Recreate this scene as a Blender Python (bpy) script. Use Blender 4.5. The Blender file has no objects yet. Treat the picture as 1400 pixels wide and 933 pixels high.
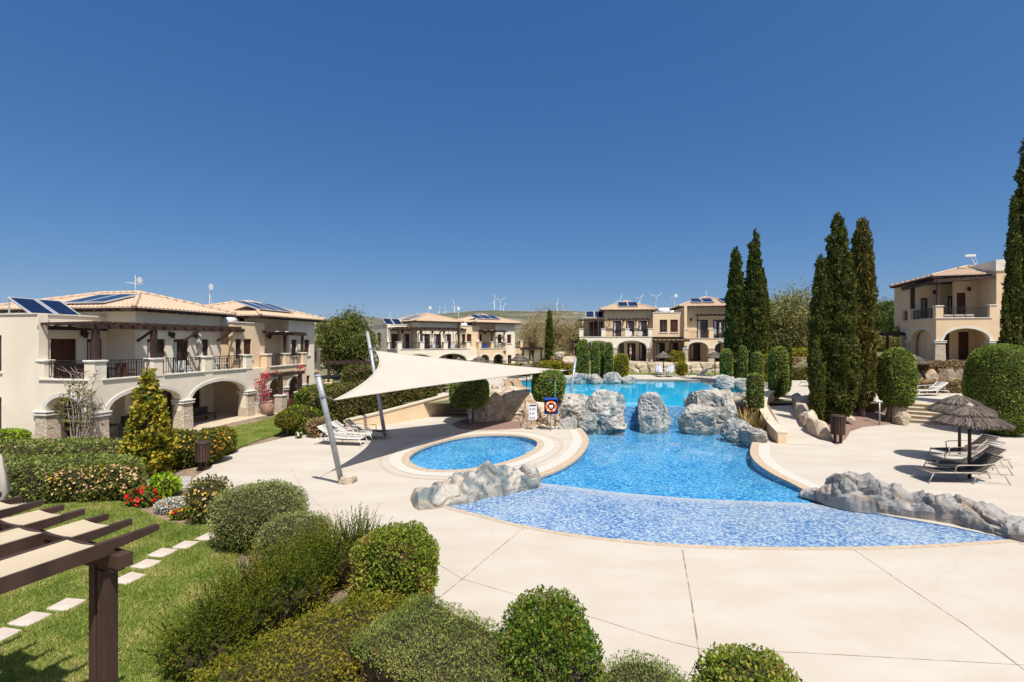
import bpy, bmesh, math, random
import numpy as np
from mathutils import Vector, Matrix, noise
from mathutils.geometry import tessellate_polygon, delaunay_2d_cdt
random.seed(7); RNG = np.random.default_rng(7)
SC = bpy.context.scene; COL = SC.collection
PI = math.pi; R = math.radians
FX = 17/36*1400; EYE = 4.5; CX, CY = 700.0, 466.5

def G(px, py, z=0.0):                       # the ground (height z) point seen at a spot of the photo
    d = FX*(EYE-z)/(py-CY); return Vector(((px-CX)/FX*d, d, z))
def D(px, d, z=0.0): return Vector(((px-CX)/FX*d, d, z))
def ZAT(py, d): return EYE-(py-CY)*d/FX

# ---------------------------------------------------------------- materials
def nodes(name):
    m = bpy.data.materials.new(name); m.use_nodes = True
    nt = m.node_tree; nt.nodes.clear()
    out = nt.nodes.new('ShaderNodeOutputMaterial')
    return m, nt, out
def N(nt, t, **kw):
    n = nt.nodes.new(t)
    for k, v in kw.items():
        if k in n.inputs: n.inputs[k].default_value = v
        else: setattr(n, k, v)
    return n
def ramp(nt, src, stops):
    r = nt.nodes.new('ShaderNodeValToRGB'); e = r.color_ramp.elements
    while len(e) < len(stops): e.new(.5)
    for el, (p, c) in zip(e, stops): el.position = p; el.color = (*c, 1)
    nt.links.new(src, r.inputs[0]); return r.outputs[0]
def coord(nt, scale=1, kind='Object', stretch=None):
    tc = N(nt, 'ShaderNodeTexCoord'); mp = N(nt, 'ShaderNodeMapping')
    s = stretch or (1, 1, 1); mp.inputs['Scale'].default_value = [scale*k for k in s]
    nt.links.new(tc.outputs[kind], mp.inputs[0]); return mp.outputs[0]
def noise_t(nt, vec, scale, detail=4, rough=.55, dist=0):
    n = N(nt, 'ShaderNodeTexNoise', Scale=scale, Detail=detail, Roughness=rough, Distortion=dist)
    nt.links.new(vec, n.inputs['Vector']); return n.outputs['Fac']
def mixc(nt, f, a, b, mode='MIX'):
    m = N(nt, 'ShaderNodeMix', data_type='RGBA', blend_type=mode)
    for s, v in ((0, f), (6, a), (7, b)):
        if hasattr(v, 'links'): nt.links.new(v, m.inputs[s])
        else: m.inputs[s].default_value = v if s == 0 else (*v, 1)
    return m.outputs[2]
def bump(nt, h, strength=.3, dist=.02):
    b = N(nt, 'ShaderNodeBump', Strength=strength, Distance=dist); nt.links.new(h, b.inputs['Height']); return b.outputs[0]
def principled(nt, out, col, rough=.7, nrm=None, spec=.3, metal=0):
    p = N(nt, 'ShaderNodeBsdfPrincipled', Roughness=rough, Metallic=metal)
    p.inputs['Specular IOR Level'].default_value = spec
    if hasattr(col, 'links'): nt.links.new(col, p.inputs['Base Color'])
    else: p.inputs['Base Color'].default_value = (*col, 1)
    if nrm is not None: nt.links.new(nrm, p.inputs['Normal'])
    nt.links.new(p.outputs[0], out.inputs[0]); return p
def mottled(name, a, b, scale=2, rough=.8, bs=.2, bscale=40, bd=.01, spec=.25, c=None, kind='Object', stretch=None, metal=0, lo=.35, hi=.65):
    m, nt, out = nodes(name); v = coord(nt, 1, kind, stretch)
    f = noise_t(nt, v, scale, 6)
    st = [(lo, a), (hi, b)] if c is None else [(lo, a), (.5, b), (hi, c)]
    col = ramp(nt, f, st)
    nb = bump(nt, noise_t(nt, v, bscale, 5), bs, bd) if bs else None
    principled(nt, out, col, rough, nb, spec, metal); return m
LEAF_GAIN = 1.5; BLUE = .62
def leafmat(name, cols, tr=.3, rough=.6, spec=.10, patch=1.4):
    m, nt, out = nodes(name)
    g = N(nt, 'ShaderNodeNewGeometry'); v = coord(nt)
    f = noise_t(nt, v, patch, 3)
    a = N(nt, 'ShaderNodeMath', operation='MULTIPLY_ADD'); a.inputs[1].default_value = .6; nt.links.new(g.outputs['Random Per Island'], a.inputs[0])
    b = N(nt, 'ShaderNodeMath', operation='MULTIPLY_ADD'); b.inputs[1].default_value = 1.6; b.inputs[2].default_value = -.6
    nt.links.new(f, b.inputs[0]); nt.links.new(b.outputs[0], a.inputs[2])
    cols = [(min(.75, c[0]*LEAF_GAIN*1.12), min(.75, c[1]*LEAF_GAIN), min(.75, c[2]*LEAF_GAIN*BLUE)) for c in cols]
    k = len(cols); col = ramp(nt, a.outputs[0], [(.08+.84*i/(k-1), c) for i, c in enumerate(cols)])
    p = principled(nt, out, col, rough, None, spec)
    t = N(nt, 'ShaderNodeBsdfTranslucent'); nt.links.new(col, t.inputs[0])
    mx = N(nt, 'ShaderNodeMixShader', Fac=tr)
    nt.links.new(p.outputs[0], mx.inputs[1]); nt.links.new(t.outputs[0], mx.inputs[2]); nt.links.new(mx.outputs[0], out.inputs[0])
    return m

M = {}
def deckmat():
    m, nt, out = nodes('deck_concrete'); v = coord(nt); v2 = coord(nt, 1, 'Object', (1, 2.2, 1))
    col = ramp(nt, noise_t(nt, v2, .5, 6), [(.3, (.40, .345, .272)), (.5, (.425, .375, .308)), (.7, (.45, .405, .342))])
    col = mixc(nt, ramp(nt, noise_t(nt, v, .17, 4, .6, .8), [(.42, (0, 0, 0)), (.66, (.25, .25, .25))]), col, (.38, .33, .27))
    col = mixc(nt, ramp(nt, noise_t(nt, v, 1.9, 7, .7, 1.5), [(.60, (0, 0, 0)), (.74, (.26, .26, .26))]), col, (.34, .275, .205))
    col = mixc(nt, ramp(nt, noise_t(nt, v, 26, 5, .7), [(.30, (.35, .35, .35)), (.40, (0, 0, 0))]), col, (.27, .22, .16))
    nd = N(nt, 'ShaderNodeTexNoise', Scale=.9, Detail=5); nt.links.new(v, nd.inputs['Vector']); ad = N(nt, 'ShaderNodeVectorMath', operation='ADD'); nt.links.new(v, ad.inputs[0]); nt.links.new(nd.outputs['Color'], ad.inputs[1])
    vo = N(nt, 'ShaderNodeTexVoronoi', Scale=.16, feature='DISTANCE_TO_EDGE'); nt.links.new(ad.outputs[0], vo.inputs['Vector'])
    cr = ramp(nt, vo.outputs['Distance'], [(.0, (.10, .10, .10)), (.0014, (0, 0, 0))]); col = mixc(nt, cr, col, (.25, .19, .13))
    principled(nt, out, col, .85, bump(nt, noise_t(nt, v, 30, 5), .25, .006), .2); return m
M['deck'] = deckmat()
M['joint'] = mottled('joint_dirt', (0.208, 0.152, 0.112), (0.4, 0.336, 0.264), 4, .9, 0, lo=.42, hi=.6)
M['coping'] = mottled('coping_stone', (0.351, 0.265, 0.179), (0.437, 0.351, 0.257), 6, .8, .2, 50)
M['grate'] = mottled('overflow_grate', (0.444, 0.403, 0.34), (0.518, 0.474, 0.407), 20, .6, .3, 120)
M['stucco'] = mottled('cream_stucco', (0.667, 0.585, 0.453), (0.745, 0.662, 0.525), .7, .9, .3, 60, .006, .15)
M['peach'] = mottled('peach_stucco', (0.624, 0.452, 0.282), (0.691, 0.514, 0.333), .7, .9, .3, 60, .006, .15)
M['trim'] = mottled('pale_trim', (0.568, 0.525, 0.447), (0.636, 0.602, 0.533), 2, .85, .1, 60)
M['wood'] = mottled('dark_wood', (0.034, 0.0179, 0.0127), (0.0638, 0.0348, 0.0247), 3, .6, .35, 25, .006, .3, stretch=(1, 1, .25))
M['shutter'] = mottled('red_brown_wood', (0.0595, 0.0213, 0.0119), (0.111, 0.0408, 0.0213), 4, .5, .2, 30, stretch=(1, 1, .2))
M['iron'] = mottled('black_iron', (.012, .011, .011), (.025, .022, .02), 8, .5, 0, spec=.4)
M['steel'] = mottled('galvanised_steel', (0.272, 0.281, 0.289), (0.374, 0.383, 0.391), 5, .45, .1, 60, spec=.5, metal=.3)
M['white'] = mottled('white_paint', (0.612, 0.603, 0.578), (0.68, 0.671, 0.646), 4, .6, .05, 60)
M['plastic'] = mottled('white_plastic', (0.595, 0.595, 0.595), (0.663, 0.663, 0.663), 4, .35, 0)
def clothmat(name, a, b, tr, tcol):
    m, nt, out = nodes(name); v = coord(nt); col = ramp(nt, noise_t(nt, v, 1.2, 5), [(.35, a), (.65, b)])
    p = principled(nt, out, col, .85, None, .1); t = N(nt, 'ShaderNodeBsdfTranslucent'); t.inputs[0].default_value = (*tcol, 1)
    mx = N(nt, 'ShaderNodeMixShader', Fac=tr); nt.links.new(p.outputs[0], mx.inputs[1]); nt.links.new(t.outputs[0], mx.inputs[2]); nt.links.new(mx.outputs[0], out.inputs[0]); return m
M['canvas'] = clothmat('sail_canvas', (0.551, 0.506, 0.424), (0.595, 0.547, 0.469), .30, (0.558, 0.372, 0.246))
M['shade'] = clothmat('tan_shade_cloth', (0.448, 0.36, 0.24), (0.496, 0.412, 0.288), .12, (0.4, 0.288, 0.176))
M['terracotta'] = mottled('terracotta', (0.306, 0.17, 0.119), (0.391, 0.246, 0.187), 5, .8, .2, 40)
M['soil'] = mottled('dry_soil', (0.17, 0.115, 0.0723), (0.281, 0.204, 0.136), 4, .95, .8, 40, .03)
M['mulch'] = mottled('red_gravel_mulch', (0.088, 0.044, 0.0336), (0.304, 0.2, 0.156), 22, .95, 1.0, 26, .06, c=(0.176, 0.096, 0.072))
M['paving'] = mottled('grey_paving', (0.272, 0.248, 0.216), (0.352, 0.328, 0.296), 5, .9, .3, 40)
M['slabstone'] = mottled('stepping_stone', (0.4, 0.326, 0.266), (0.488, 0.414, 0.348), 2, .9, .4, 50)
M['wallcap'] = mottled('cream_wall_cap', (.44, .37, .265), (.52, .45, .34), 3, .85, .2, 50)
M['steps'] = mottled('beige_steps', (0.4, 0.32, 0.224), (0.48, 0.4, 0.296), 3, .85, .2, 50)
M['grey_wicker'] = mottled('dark_wicker', (.03, .028, .026), (.07, .065, .06), 30, .7, .3, 80)
M['sling'] = mottled('light_sling', (0.4, 0.368, 0.32), (0.48, 0.448, 0.392), 20, .8, .2, 150)
M['dark_sling'] = mottled('brown_grey_sling', (0.0638, 0.0525, 0.045), (0.0975, 0.0825, 0.0713), 20, .8, .2, 150)
M['brown_sling'] = mottled('tan_sling', (.30, .19, .11), (.38, .25, .15), 20, .8, .2, 150)
M['champagne'] = mottled('champagne_metal', (0.336, 0.28, 0.216), (0.4, 0.344, 0.272), 5, .4, 0, spec=.5)
M['bark'] = mottled('bark', (.07, .05, .035), (.16, .12, .09), 8, .95, .8, 30, .03, stretch=(1, 1, .3))
M['inside'] = mottled('inner_twigs', (.018, .013, .006), (.05, .036, .017), 14, .95, .6, 30, .03)  # dark brown twig core inside the leaf crowns, its own colour
M['paletwig'] = mottled('grey_twig', (.20, .16, .12), (.36, .30, .25), 8, .9, .3, 40)
M['orange'] = mottled('orange_plastic', (.80, .16, .02), (.86, .20, .03), 4, .4, 0)
M['blue'] = mottled('blue_plastic', (.012, .05, .28), (.02, .075, .36), 4, .45, 0)
M['navy'] = mottled('navy_panel', (.008, .012, .05), (.012, .02, .075), 4, .5, 0)
M['green_paint'] = mottled('green_paint', (.04, .16, .10), (.06, .2, .13), 4, .5, 0)
M['notice'] = mottled('notice_white', (.62, .60, .62), (.70, .68, .70), 3, .6, 0)
M['ink'] = mottled('notice_ink', (.06, .06, .13), (.1, .1, .2), 9, .6, 0)
M['tankwhite'] = mottled('tank_white', (.74, .74, .74), (.8, .8, .8), 2, .4, 0)
M['glasspanel'] = mottled('solar_glass', (0.00448, 0.00896, 0.0252), (0.00784, 0.0157, 0.0392), 2, .12, 0, spec=.6)
M['alu'] = mottled('aluminium', (.50, .51, .52), (.58, .59, .60), 3, .4, 0, spec=.5, metal=.4)
M['curtain'] = mottled('net_curtain', (.42, .42, .40), (.55, .55, .53), 9, .9, 0, stretch=(6, 6, .2))
M['red_fl'] = mottled('red_petals', (.55, .008, .012), (.70, .02, .03), 9, .6, 0)
M['yellow_fl'] = mottled('yellow_petals', (.70, .40, .03), (.80, .52, .08), 9, .6, 0)
M['orange_fl'] = mottled('orange_petals', (.70, .25, .02), (.78, .36, .04), 9, .6, 0)
M['peach_fl'] = mottled('peach_petals', (.75, .45, .22), (.82, .60, .42), 9, .6, 0)
M['pink_fl'] = mottled('magenta_petals', (.34, .015, .035), (.46, .04, .07), 9, .6, 0)
M['white_fl'] = mottled('white_petals', (.70, .70, .66), (.8, .8, .76), 9, .6, 0)
M['grey_plastic'] = mottled('black_plastic', (.02, .02, .022), (.035, .035, .038), 4, .5, 0)

def thatchmat():
    m, nt, out = nodes('thatch'); v = coord(nt); g = N(nt, 'ShaderNodeNewGeometry')
    c = ramp(nt, g.outputs['Random Per Island'], [(0, (.058, .045, .036)), (.5, (.125, .10, .082)), (1, (.23, .195, .16))])
    principled(nt, out, c, .95, bump(nt, noise_t(nt, v, 60, 4), .5, .02), .1); return m
M['thatch'] = thatchmat()
def tilemat():
    m, nt, out = nodes('roof_tiles'); v = coord(nt)
    vo = N(nt, 'ShaderNodeTexVoronoi', Scale=3.3); nt.links.new(v, vo.inputs['Vector'])
    sp = N(nt, 'ShaderNodeSeparateColor'); nt.links.new(vo.outputs['Color'], sp.inputs[0])
    c = ramp(nt, sp.outputs[0], [(0, (.40, .26, .165)), (.5, (.45, .31, .205)), (1, (.49, .36, .25))])
    c2 = mixc(nt, noise_t(nt, v, 1.1, 5), c, (.46, .35, .25))
    principled(nt, out, c2, .85, bump(nt, noise_t(nt, v, 40, 3), .2, .01), .15); return m
M['tile'] = tilemat()
def stonemat(name, a, b, c, sx=3.2, mortar=(.40, .33, .25)):
    m, nt, out = nodes(name); v = coord(nt, 1, 'Object', (1, 1, 2.2))
    vo = N(nt, 'ShaderNodeTexVoronoi', Scale=sx, feature='DISTANCE_TO_EDGE'); nt.links.new(v, vo.inputs['Vector'])
    vc = N(nt, 'ShaderNodeTexVoronoi', Scale=sx); nt.links.new(v, vc.inputs['Vector'])
    sp = N(nt, 'ShaderNodeSeparateColor'); nt.links.new(vc.outputs['Color'], sp.inputs[0])
    col = ramp(nt, sp.outputs[0], [(0, a), (.5, b), (1, c)])
    col = mixc(nt, noise_t(nt, v, 9, 5), col, b)
    e = ramp(nt, vo.outputs['Distance'], [(.015, (0, 0, 0)), (.06, (1, 1, 1))])
    col = mixc(nt, e, mortar, col)
    h = mixc(nt, .35, e, noise_t(nt, v, 14, 5))
    principled(nt, out, col, .92, bump(nt, h, .9, .05), .15); return m
M['stone'] = stonemat('pillar_stone', (.43, .32, .22), (.52, .43, .32), (.62, .54, .43), 4.5, (.46, .40, .31))
def rockmat(name, hi, lo, stain, tan):
    m, nt, out = nodes(name); v = coord(nt)
    f = noise_t(nt, v, 1.6, 8, .62, .6); g = noise_t(nt, v, .8, 5, .5, 1.0); k = noise_t(nt, v, 7, 6, .65, .8)
    col = ramp(nt, f, [(.34, lo), (.50, hi), (.66, tuple(min(1, x*1.15) for x in hi))])
    col = mixc(nt, ramp(nt, g, [(.5, (0, 0, 0)), (.57, (1, 1, 1))]), col, stain)
    col = mixc(nt, ramp(nt, noise_t(nt, v, 1.3, 5, .6, 1.5), [(.53, (0, 0, 0)), (.64, (.9, .9, .9))]), col, tan)
    col = mixc(nt, ramp(nt, k, [(.3, (.5, .5, .5)), (.42, (0, 0, 0))]), col, tuple(x*.35 for x in lo))
    mu = N(nt, 'ShaderNodeTexNoise', Scale=3.2, Detail=9, Roughness=.7, Distortion=1.2); mu.noise_type = 'RIDGED_MULTIFRACTAL'
    nt.links.new(v, mu.inputs['Vector'])
    b1 = N(nt, 'ShaderNodeBump', Strength=.28, Distance=.05); nt.links.new(mu.outputs['Fac'], b1.inputs['Height'])
    b2 = N(nt, 'ShaderNodeBump', Strength=.3, Distance=.02); nt.links.new(k, b2.inputs['Height']); nt.links.new(b1.outputs[0], b2.inputs['Normal'])
    principled(nt, out, col, .9, b2.outputs[0], .2); return m
M['rock'] = rockmat('grey_white_rock', (0.352, 0.324, 0.279), (0.18, 0.175, 0.166), (0.133, 0.158, 0.159), (0.293, 0.238, 0.175))
M['rock_blue'] = rockmat('blue_grey_rock', (0.342, 0.326, 0.296), (0.162, 0.176, 0.177), (0.084, 0.137, 0.155), (0.291, 0.247, 0.197))
M['rock_grey'] = rockmat('weathered_grey_rock', (0.274, 0.255, 0.232), (0.106, 0.105, 0.103), (0.152, 0.152, 0.156), (0.274, 0.205, 0.144))
M['rock_tan'] = rockmat('tan_rock', (0.416, 0.328, 0.232), (0.264, 0.176, 0.104), (0.368, 0.264, 0.16), (0.496, 0.432, 0.344))
M['block'] = rockmat('quarry_block', (0.448, 0.368, 0.272), (0.288, 0.216, 0.144), (0.384, 0.288, 0.184), (0.496, 0.424, 0.336))
def mosaic(name, stops, cell=.05, zs=0):
    m, nt, out = nodes(name); v0 = coord(nt, 1/cell); sx = N(nt, 'ShaderNodeSeparateXYZ'); cx = N(nt, 'ShaderNodeCombineXYZ'); nt.links.new(v0, sx.inputs[0])
    ma = N(nt, 'ShaderNodeMath', operation='MULTIPLY_ADD'); ma.inputs[1].default_value = 2.3; nt.links.new(sx.outputs[2], ma.inputs[0]); nt.links.new(sx.outputs[1], ma.inputs[2])
    nt.links.new(sx.outputs[0], cx.inputs[0]); nt.links.new(ma.outputs[0], cx.inputs[1]); v = cx.outputs[0]
    fl = N(nt, 'ShaderNodeVectorMath', operation='FLOOR'); nt.links.new(v, fl.inputs[0])
    w = N(nt, 'ShaderNodeTexWhiteNoise', noise_dimensions='3D'); nt.links.new(fl.outputs[0], w.inputs['Vector'])
    c = ramp(nt, w.outputs['Value'], stops)
    c = mixc(nt, ramp(nt, noise_t(nt, coord(nt), .6, 4), [(.4, (0, 0, 0)), (.7, (.35, .35, .35))]), c, stops[-1][1])
    principled(nt, out, c, .25, None, .4); return m
MOS = [(0, (0.0368, 0.0962, 0.26)), (.3, (0.0919, 0.18, 0.335)), (.6, (0.172, 0.269, 0.39)), (.85, (0.275, 0.365, 0.433)), (1, (0.392, 0.449, 0.47))]
M['mosaic'] = mosaic('pool_mosaic', MOS, .05)
M['mosaic_wet'] = mosaic('pool_mosaic_deep', [(0, (0.0103, 0.0988, 0.295)), (.35, (0.0342, 0.204, 0.422)), (.65, (0.0821, 0.302, 0.499)), (.85, (0.184, 0.401, 0.548)), (1, (0.383, 0.534, 0.591))], .062)
M['mosaic_up'] = mosaic('upper_pool_mosaic', [(0, (0.0147, 0.313, 0.517)), (.5, (0.0294, 0.408, 0.612)), (1, (0.098, 0.49, 0.646))], .09)
M['mosaic_weir'] = mosaic('weir_mosaic', [(0, (0.016, 0.08, 0.24)), (.4, (0.048, 0.192, 0.4)), (.75, (0.112, 0.304, 0.496)), (1, (0.288, 0.48, 0.592))], .085, 1)
def watermat(name, tint, rip=.05, scale=2.5, ior=1.33):
    m, nt, out = nodes(name); v = coord(nt)
    nb = bump(nt, noise_t(nt, v, scale, 3, .5, .4), rip, .05)
    fr = N(nt, 'ShaderNodeFresnel', IOR=ior); nt.links.new(nb, fr.inputs['Normal'])
    t = N(nt, 'ShaderNodeBsdfTransparent'); t.inputs[0].default_value = (*tint, 1)
    g = N(nt, 'ShaderNodeBsdfGlossy', Roughness=.02); nt.links.new(nb, g.inputs['Normal'])
    mx = N(nt, 'ShaderNodeMixShader'); nt.links.new(fr.outputs[0], mx.inputs[0]); nt.links.new(t.outputs[0], mx.inputs[1]); nt.links.new(g.outputs[0], mx.inputs[2])
    nt.links.new(mx.outputs[0], out.inputs[0]); return m
M['water'] = watermat('pool_water', (.72, .93, .985), .05, 2.5, 1.24)
M['water_up'] = watermat('upper_water', (.55, .93, .985), .03, 1.4, 1.13)
def panemat():
    m, nt, out = nodes('window_glass'); v = coord(nt)
    principled(nt, out, ramp(nt, noise_t(nt, v, 1.5, 2), [(.4, (.012, .015, .018)), (.6, (.04, .045, .05))]), .08, None, .6); return m
M['glass'] = panemat()
def grassmat(name, a, b, c):
    m, nt, out = nodes(name); v = coord(nt)
    f = mixc(nt, .5, noise_t(nt, v, 1.1, 5), noise_t(nt, v, 9, 6))
    col = ramp(nt, f, [(.38, a), (.5, b), (.62, c)])
    principled(nt, out, col, .9, bump(nt, noise_t(nt, v, 90, 4), .9, .03), .1); return m
M['lawn'] = grassmat('lawn_base', (.075, .12, .018), (.115, .165, .026), (.18, .205, .05))
M['field'] = mottled('dry_field', (0.17, 0.145, 0.0765), (0.102, 0.102, 0.0425), .05, .95, .5, 3, .2, c=(0.255, 0.212, 0.128))
def hillmat():
    m, nt, out = nodes('hill_scrub'); v = coord(nt)
    f = noise_t(nt, v, .004, 8, .65); k = noise_t(nt, v, .03, 6, .7)
    col = ramp(nt, f, [(.35, (.075, .08, .05)), (.48, (.12, .115, .08)), (.6, (.25, .22, .175))])
    col = mixc(nt, ramp(nt, k, [(.42, (.75, .75, .75)), (.56, (0, 0, 0))]), col, (.065, .078, .052))
    principled(nt, out, col, 1, None, 0); return m
M['hill'] = hillmat()

L = lambda n, *c, **k: leafmat(n, c, **k)
M['topiary'] = L('topiary_needles', (0.0525, 0.09, 0.024), (0.0975, 0.15, 0.0384), (0.158, 0.217, 0.0672), tr=.2)
M['topiary_y'] = L('golden_privet', (0.0805, 0.0978, 0.0115), (0.161, 0.172, 0.0184), (0.265, 0.253, 0.0345), tr=.25)
M['cypress'] = L('cypress_scale_leaves', (0.0199, 0.0321, 0.00918), (0.0367, 0.0505, 0.0138), (0.0765, 0.0803, 0.0245), tr=.15)
M['cypress_b'] = L('cypress_brownish', (0.0306, 0.0367, 0.0107), (0.0574, 0.0597, 0.0184), (0.107, 0.0918, 0.0344), tr=.15)
M['greygreen'] = L('grey_green_leaves', (.06, .085, .035), (.115, .145, .07), (.19, .215, .125), tr=.25, patch=2.5)
M['hedge_gg'] = L('hedge_grey_green', (.055, .085, .028), (.10, .14, .05), (.17, .20, .085), tr=.25, patch=2)
M['myrtle'] = L('myrtle_leaves', (.018, .036, .008), (.04, .068, .012), (.085, .10, .016), (.15, .125, .02), tr=.3, patch=1.8)
M['yellowhedge'] = L('yellow_green_leaves', (.035, .055, .009), (.08, .098, .014), (.135, .14, .02), (.17, .13, .03), tr=.3, patch=2.2)
M['round_mix'] = L('mixed_round_leaves', (.035, .06, .012), (.075, .12, .02), (.15, .20, .035), (.20, .12, .07), tr=.3, patch=3)
M['darkgreen'] = L('dark_glossy_leaves', (.022, .05, .012), (.04, .085, .016), (.075, .12, .022), (.12, .10, .03), tr=.25, patch=3, rough=.4)
M['midgreen'] = L('mid_green_leaves', (.035, .065, .014), (.07, .11, .02), (.14, .17, .035), tr=.3)
M['hedge_dark'] = L('hedge_dark', (.025, .035, .012), (.05, .062, .02), (.09, .095, .035), (.13, .10, .05), tr=.2, patch=2.5)
M['lime'] = L('lime_leaves', (0.09, 0.165, 0.015), (0.165, 0.27, 0.0263), (0.24, 0.345, 0.045), tr=.35)
M['magnolia'] = L('magnolia_leaves', (.03, .05, .010), (.07, .09, .014), (.22, .20, .03), (.34, .27, .06), tr=.25, patch=3, rough=.4)
BLUE = 1.0
M['santolina'] = L('silver_leaves', (0.192, 0.224, 0.192), (0.272, 0.304, 0.272), (0.352, 0.376, 0.336), tr=.2)
BLUE = .62
M['rosebush'] = L('rose_leaves', (.035, .055, .015), (.07, .095, .025), (.13, .15, .045), tr=.3)
M['pepper'] = L('pepper_tree_leaves', (.04, .055, .02), (.07, .088, .032), (.12, .135, .055), tr=.3)
M['olive'] = L('olive_leaves', (.07, .085, .045), (.13, .14, .08), (.20, .20, .125), tr=.25)
M['baretree'] = L('bare_twigs', (.13, .10, .07), (.19, .155, .11), (.25, .21, .15), tr=.1)
M['pine'] = L('pine_needles', (.03, .05, .018), (.055, .085, .03), (.09, .13, .045), tr=.2)
M['dryhedge'] = L('dry_twigs', (.12, .085, .06), (.20, .15, .115), (.28, .22, .17), tr=.15)
M['scrub'] = L('scrub', (.05, .06, .025), (.10, .105, .04), (.17, .155, .07), tr=.2)
BLUE = 1.0
M['grass'] = L('grass_blades', (.08, .125, .022), (.13, .185, .032), (.20, .24, .06), (.31, .28, .12), tr=.35, patch=1.1)
BLUE = .62
M['aloe'] = L('aloe_leaves', (.10, .09, .05), (.18, .15, .08), (.28, .20, .11), tr=.2)

# ---------------------------------------------------------------- mesh helpers
def setp(o, label=None, cat=None, group=None, kind=None):
    for k, v in (('label', label), ('category', cat), ('group', group), ('kind', kind)):
        if v: o[k] = v
    return o
def empty(name, label, cat, loc=(0, 0, 0), rz=0, group=None):
    o = bpy.data.objects.new(name, None); COL.objects.link(o); o.location = loc; o.rotation_euler = (0, 0, rz)
    o.empty_display_size = .2
    return setp(o, label, cat, group)
def link(name, me, mat, parent=None, loc=None, rot=None):
    if mat is not None and not me.materials: me.materials.append(M[mat] if isinstance(mat, str) else mat)
    o = bpy.data.objects.new(name, me); COL.objects.link(o)
    if parent: o.parent = parent
    if loc is not None: o.location = loc
    if rot is not None: o.rotation_euler = rot
    return o
def kids(o): return [c for c in COL.objects if c.parent == o]
def copy_tree(o, label=None, loc=None, rz=None, group=None, parent=None):
    c = o.copy(); COL.objects.link(c); c.parent = parent
    if label: c['label'] = label
    if group: c['group'] = group
    if loc is not None: c.location = loc
    if rz is not None: c.rotation_euler = (0, 0, rz)
    for ch in o.children: copy_tree(ch, parent=c)
    return c
class MB:
    def __init__(s): s.v = []; s.f = []
    def add(s, vs, fs):
        b = len(s.v); s.v += [tuple(v) for v in vs]; s.f += [tuple(i+b for i in f) for f in fs]
    def quad(s, a, b, c, d): s.add((a, b, c, d), ((0, 1, 2, 3),))
    def box(s, x0, y0, z0, x1, y1, z1):
        s.add([(x0, y0, z0), (x1, y0, z0), (x1, y1, z0), (x0, y1, z0), (x0, y0, z1), (x1, y0, z1), (x1, y1, z1), (x0, y1, z1)],
              [(3, 2, 1, 0), (4, 5, 6, 7), (0, 1, 5, 4), (1, 2, 6, 5), (2, 3, 7, 6), (3, 0, 4, 7)])
    def bar(s, p, q, w, h, up=(0, 0, 1)):
        p, q = Vector(p), Vector(q); d = (q-p).normalized(); u = Vector(up)
        if abs(d.dot(u)) > .98: u = Vector((1, 0, 0))
        x = d.cross(u).normalized(); z = x.cross(d).normalized()
        cs = [(-1, -1), (1, -1), (1, 1), (-1, 1)]
        s.add([e+x*a*w/2+z*b*h/2 for e in (p, q) for a, b in cs], [(0, 1, 2, 3), (7, 6, 5, 4), (0, 4, 5, 1), (1, 5, 6, 2), (2, 6, 7, 3), (3, 7, 4, 0)])
    def tube(s, pts, r, n=8, cap=True):
        pts = [Vector(p) for p in pts]; rs = r if isinstance(r, (list, tuple)) else [r]*len(pts)
        b = len(s.v); prev = None
        for i, p in enumerate(pts):
            d = (pts[min(i+1, len(pts)-1)]-pts[max(i-1, 0)]).normalized()
            a = prev or (Vector((0, 0, 1)) if abs(d.z) < .9 else Vector((1, 0, 0)))
            x = d.cross(a).normalized(); y = d.cross(x).normalized(); prev = -y if prev is None else prev
            for k in range(n):
                t = 2*PI*k/n; s.v.append(tuple(p+(x*math.cos(t)+y*math.sin(t))*rs[i]))
        for i in range(len(pts)-1):
            for k in range(n):
                a, c = b+i*n+k, b+i*n+(k+1) % n; s.f.append((a, c, c+n, a+n))
        if cap: s.f.append(tuple(b+k for k in range(n))[::-1]); s.f.append(tuple(b+(len(pts)-1)*n+k for k in range(n)))
    def lathe(s, prof, n=16, c=(0, 0, 0)):
        b = len(s.v)
        for r, z in prof:
            for k in range(n): t = 2*PI*k/n; s.v.append((c[0]+r*math.cos(t), c[1]+r*math.sin(t), c[2]+z))
        for i in range(len(prof)-1):
            for k in range(n):
                a, q = b+i*n+k, b+i*n+(k+1) % n; s.f.append((a, q, q+n, a+n))
        s.f.append(tuple(b+k for k in range(n))[::-1]); s.f.append(tuple(b+(len(prof)-1)*n+k for k in range(n)))
    def mesh(s, name, smooth=False):
        me = bpy.data.meshes.new(name); me.from_pydata(s.v, [], s.f)
        if smooth: me.polygons.foreach_set('use_smooth', [True]*len(me.polygons))
        me.update(); return me
    def build(s, name, mat, parent=None, smooth=False, loc=None, rot=None):
        return link(name, s.mesh(name, smooth), mat, parent, loc, rot)
def bevel(o, w=.01, seg=2):
    b = o.modifiers.new('bevel', 'BEVEL'); b.width = w; b.segments = seg; b.limit_method = 'ANGLE'; return o
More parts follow.
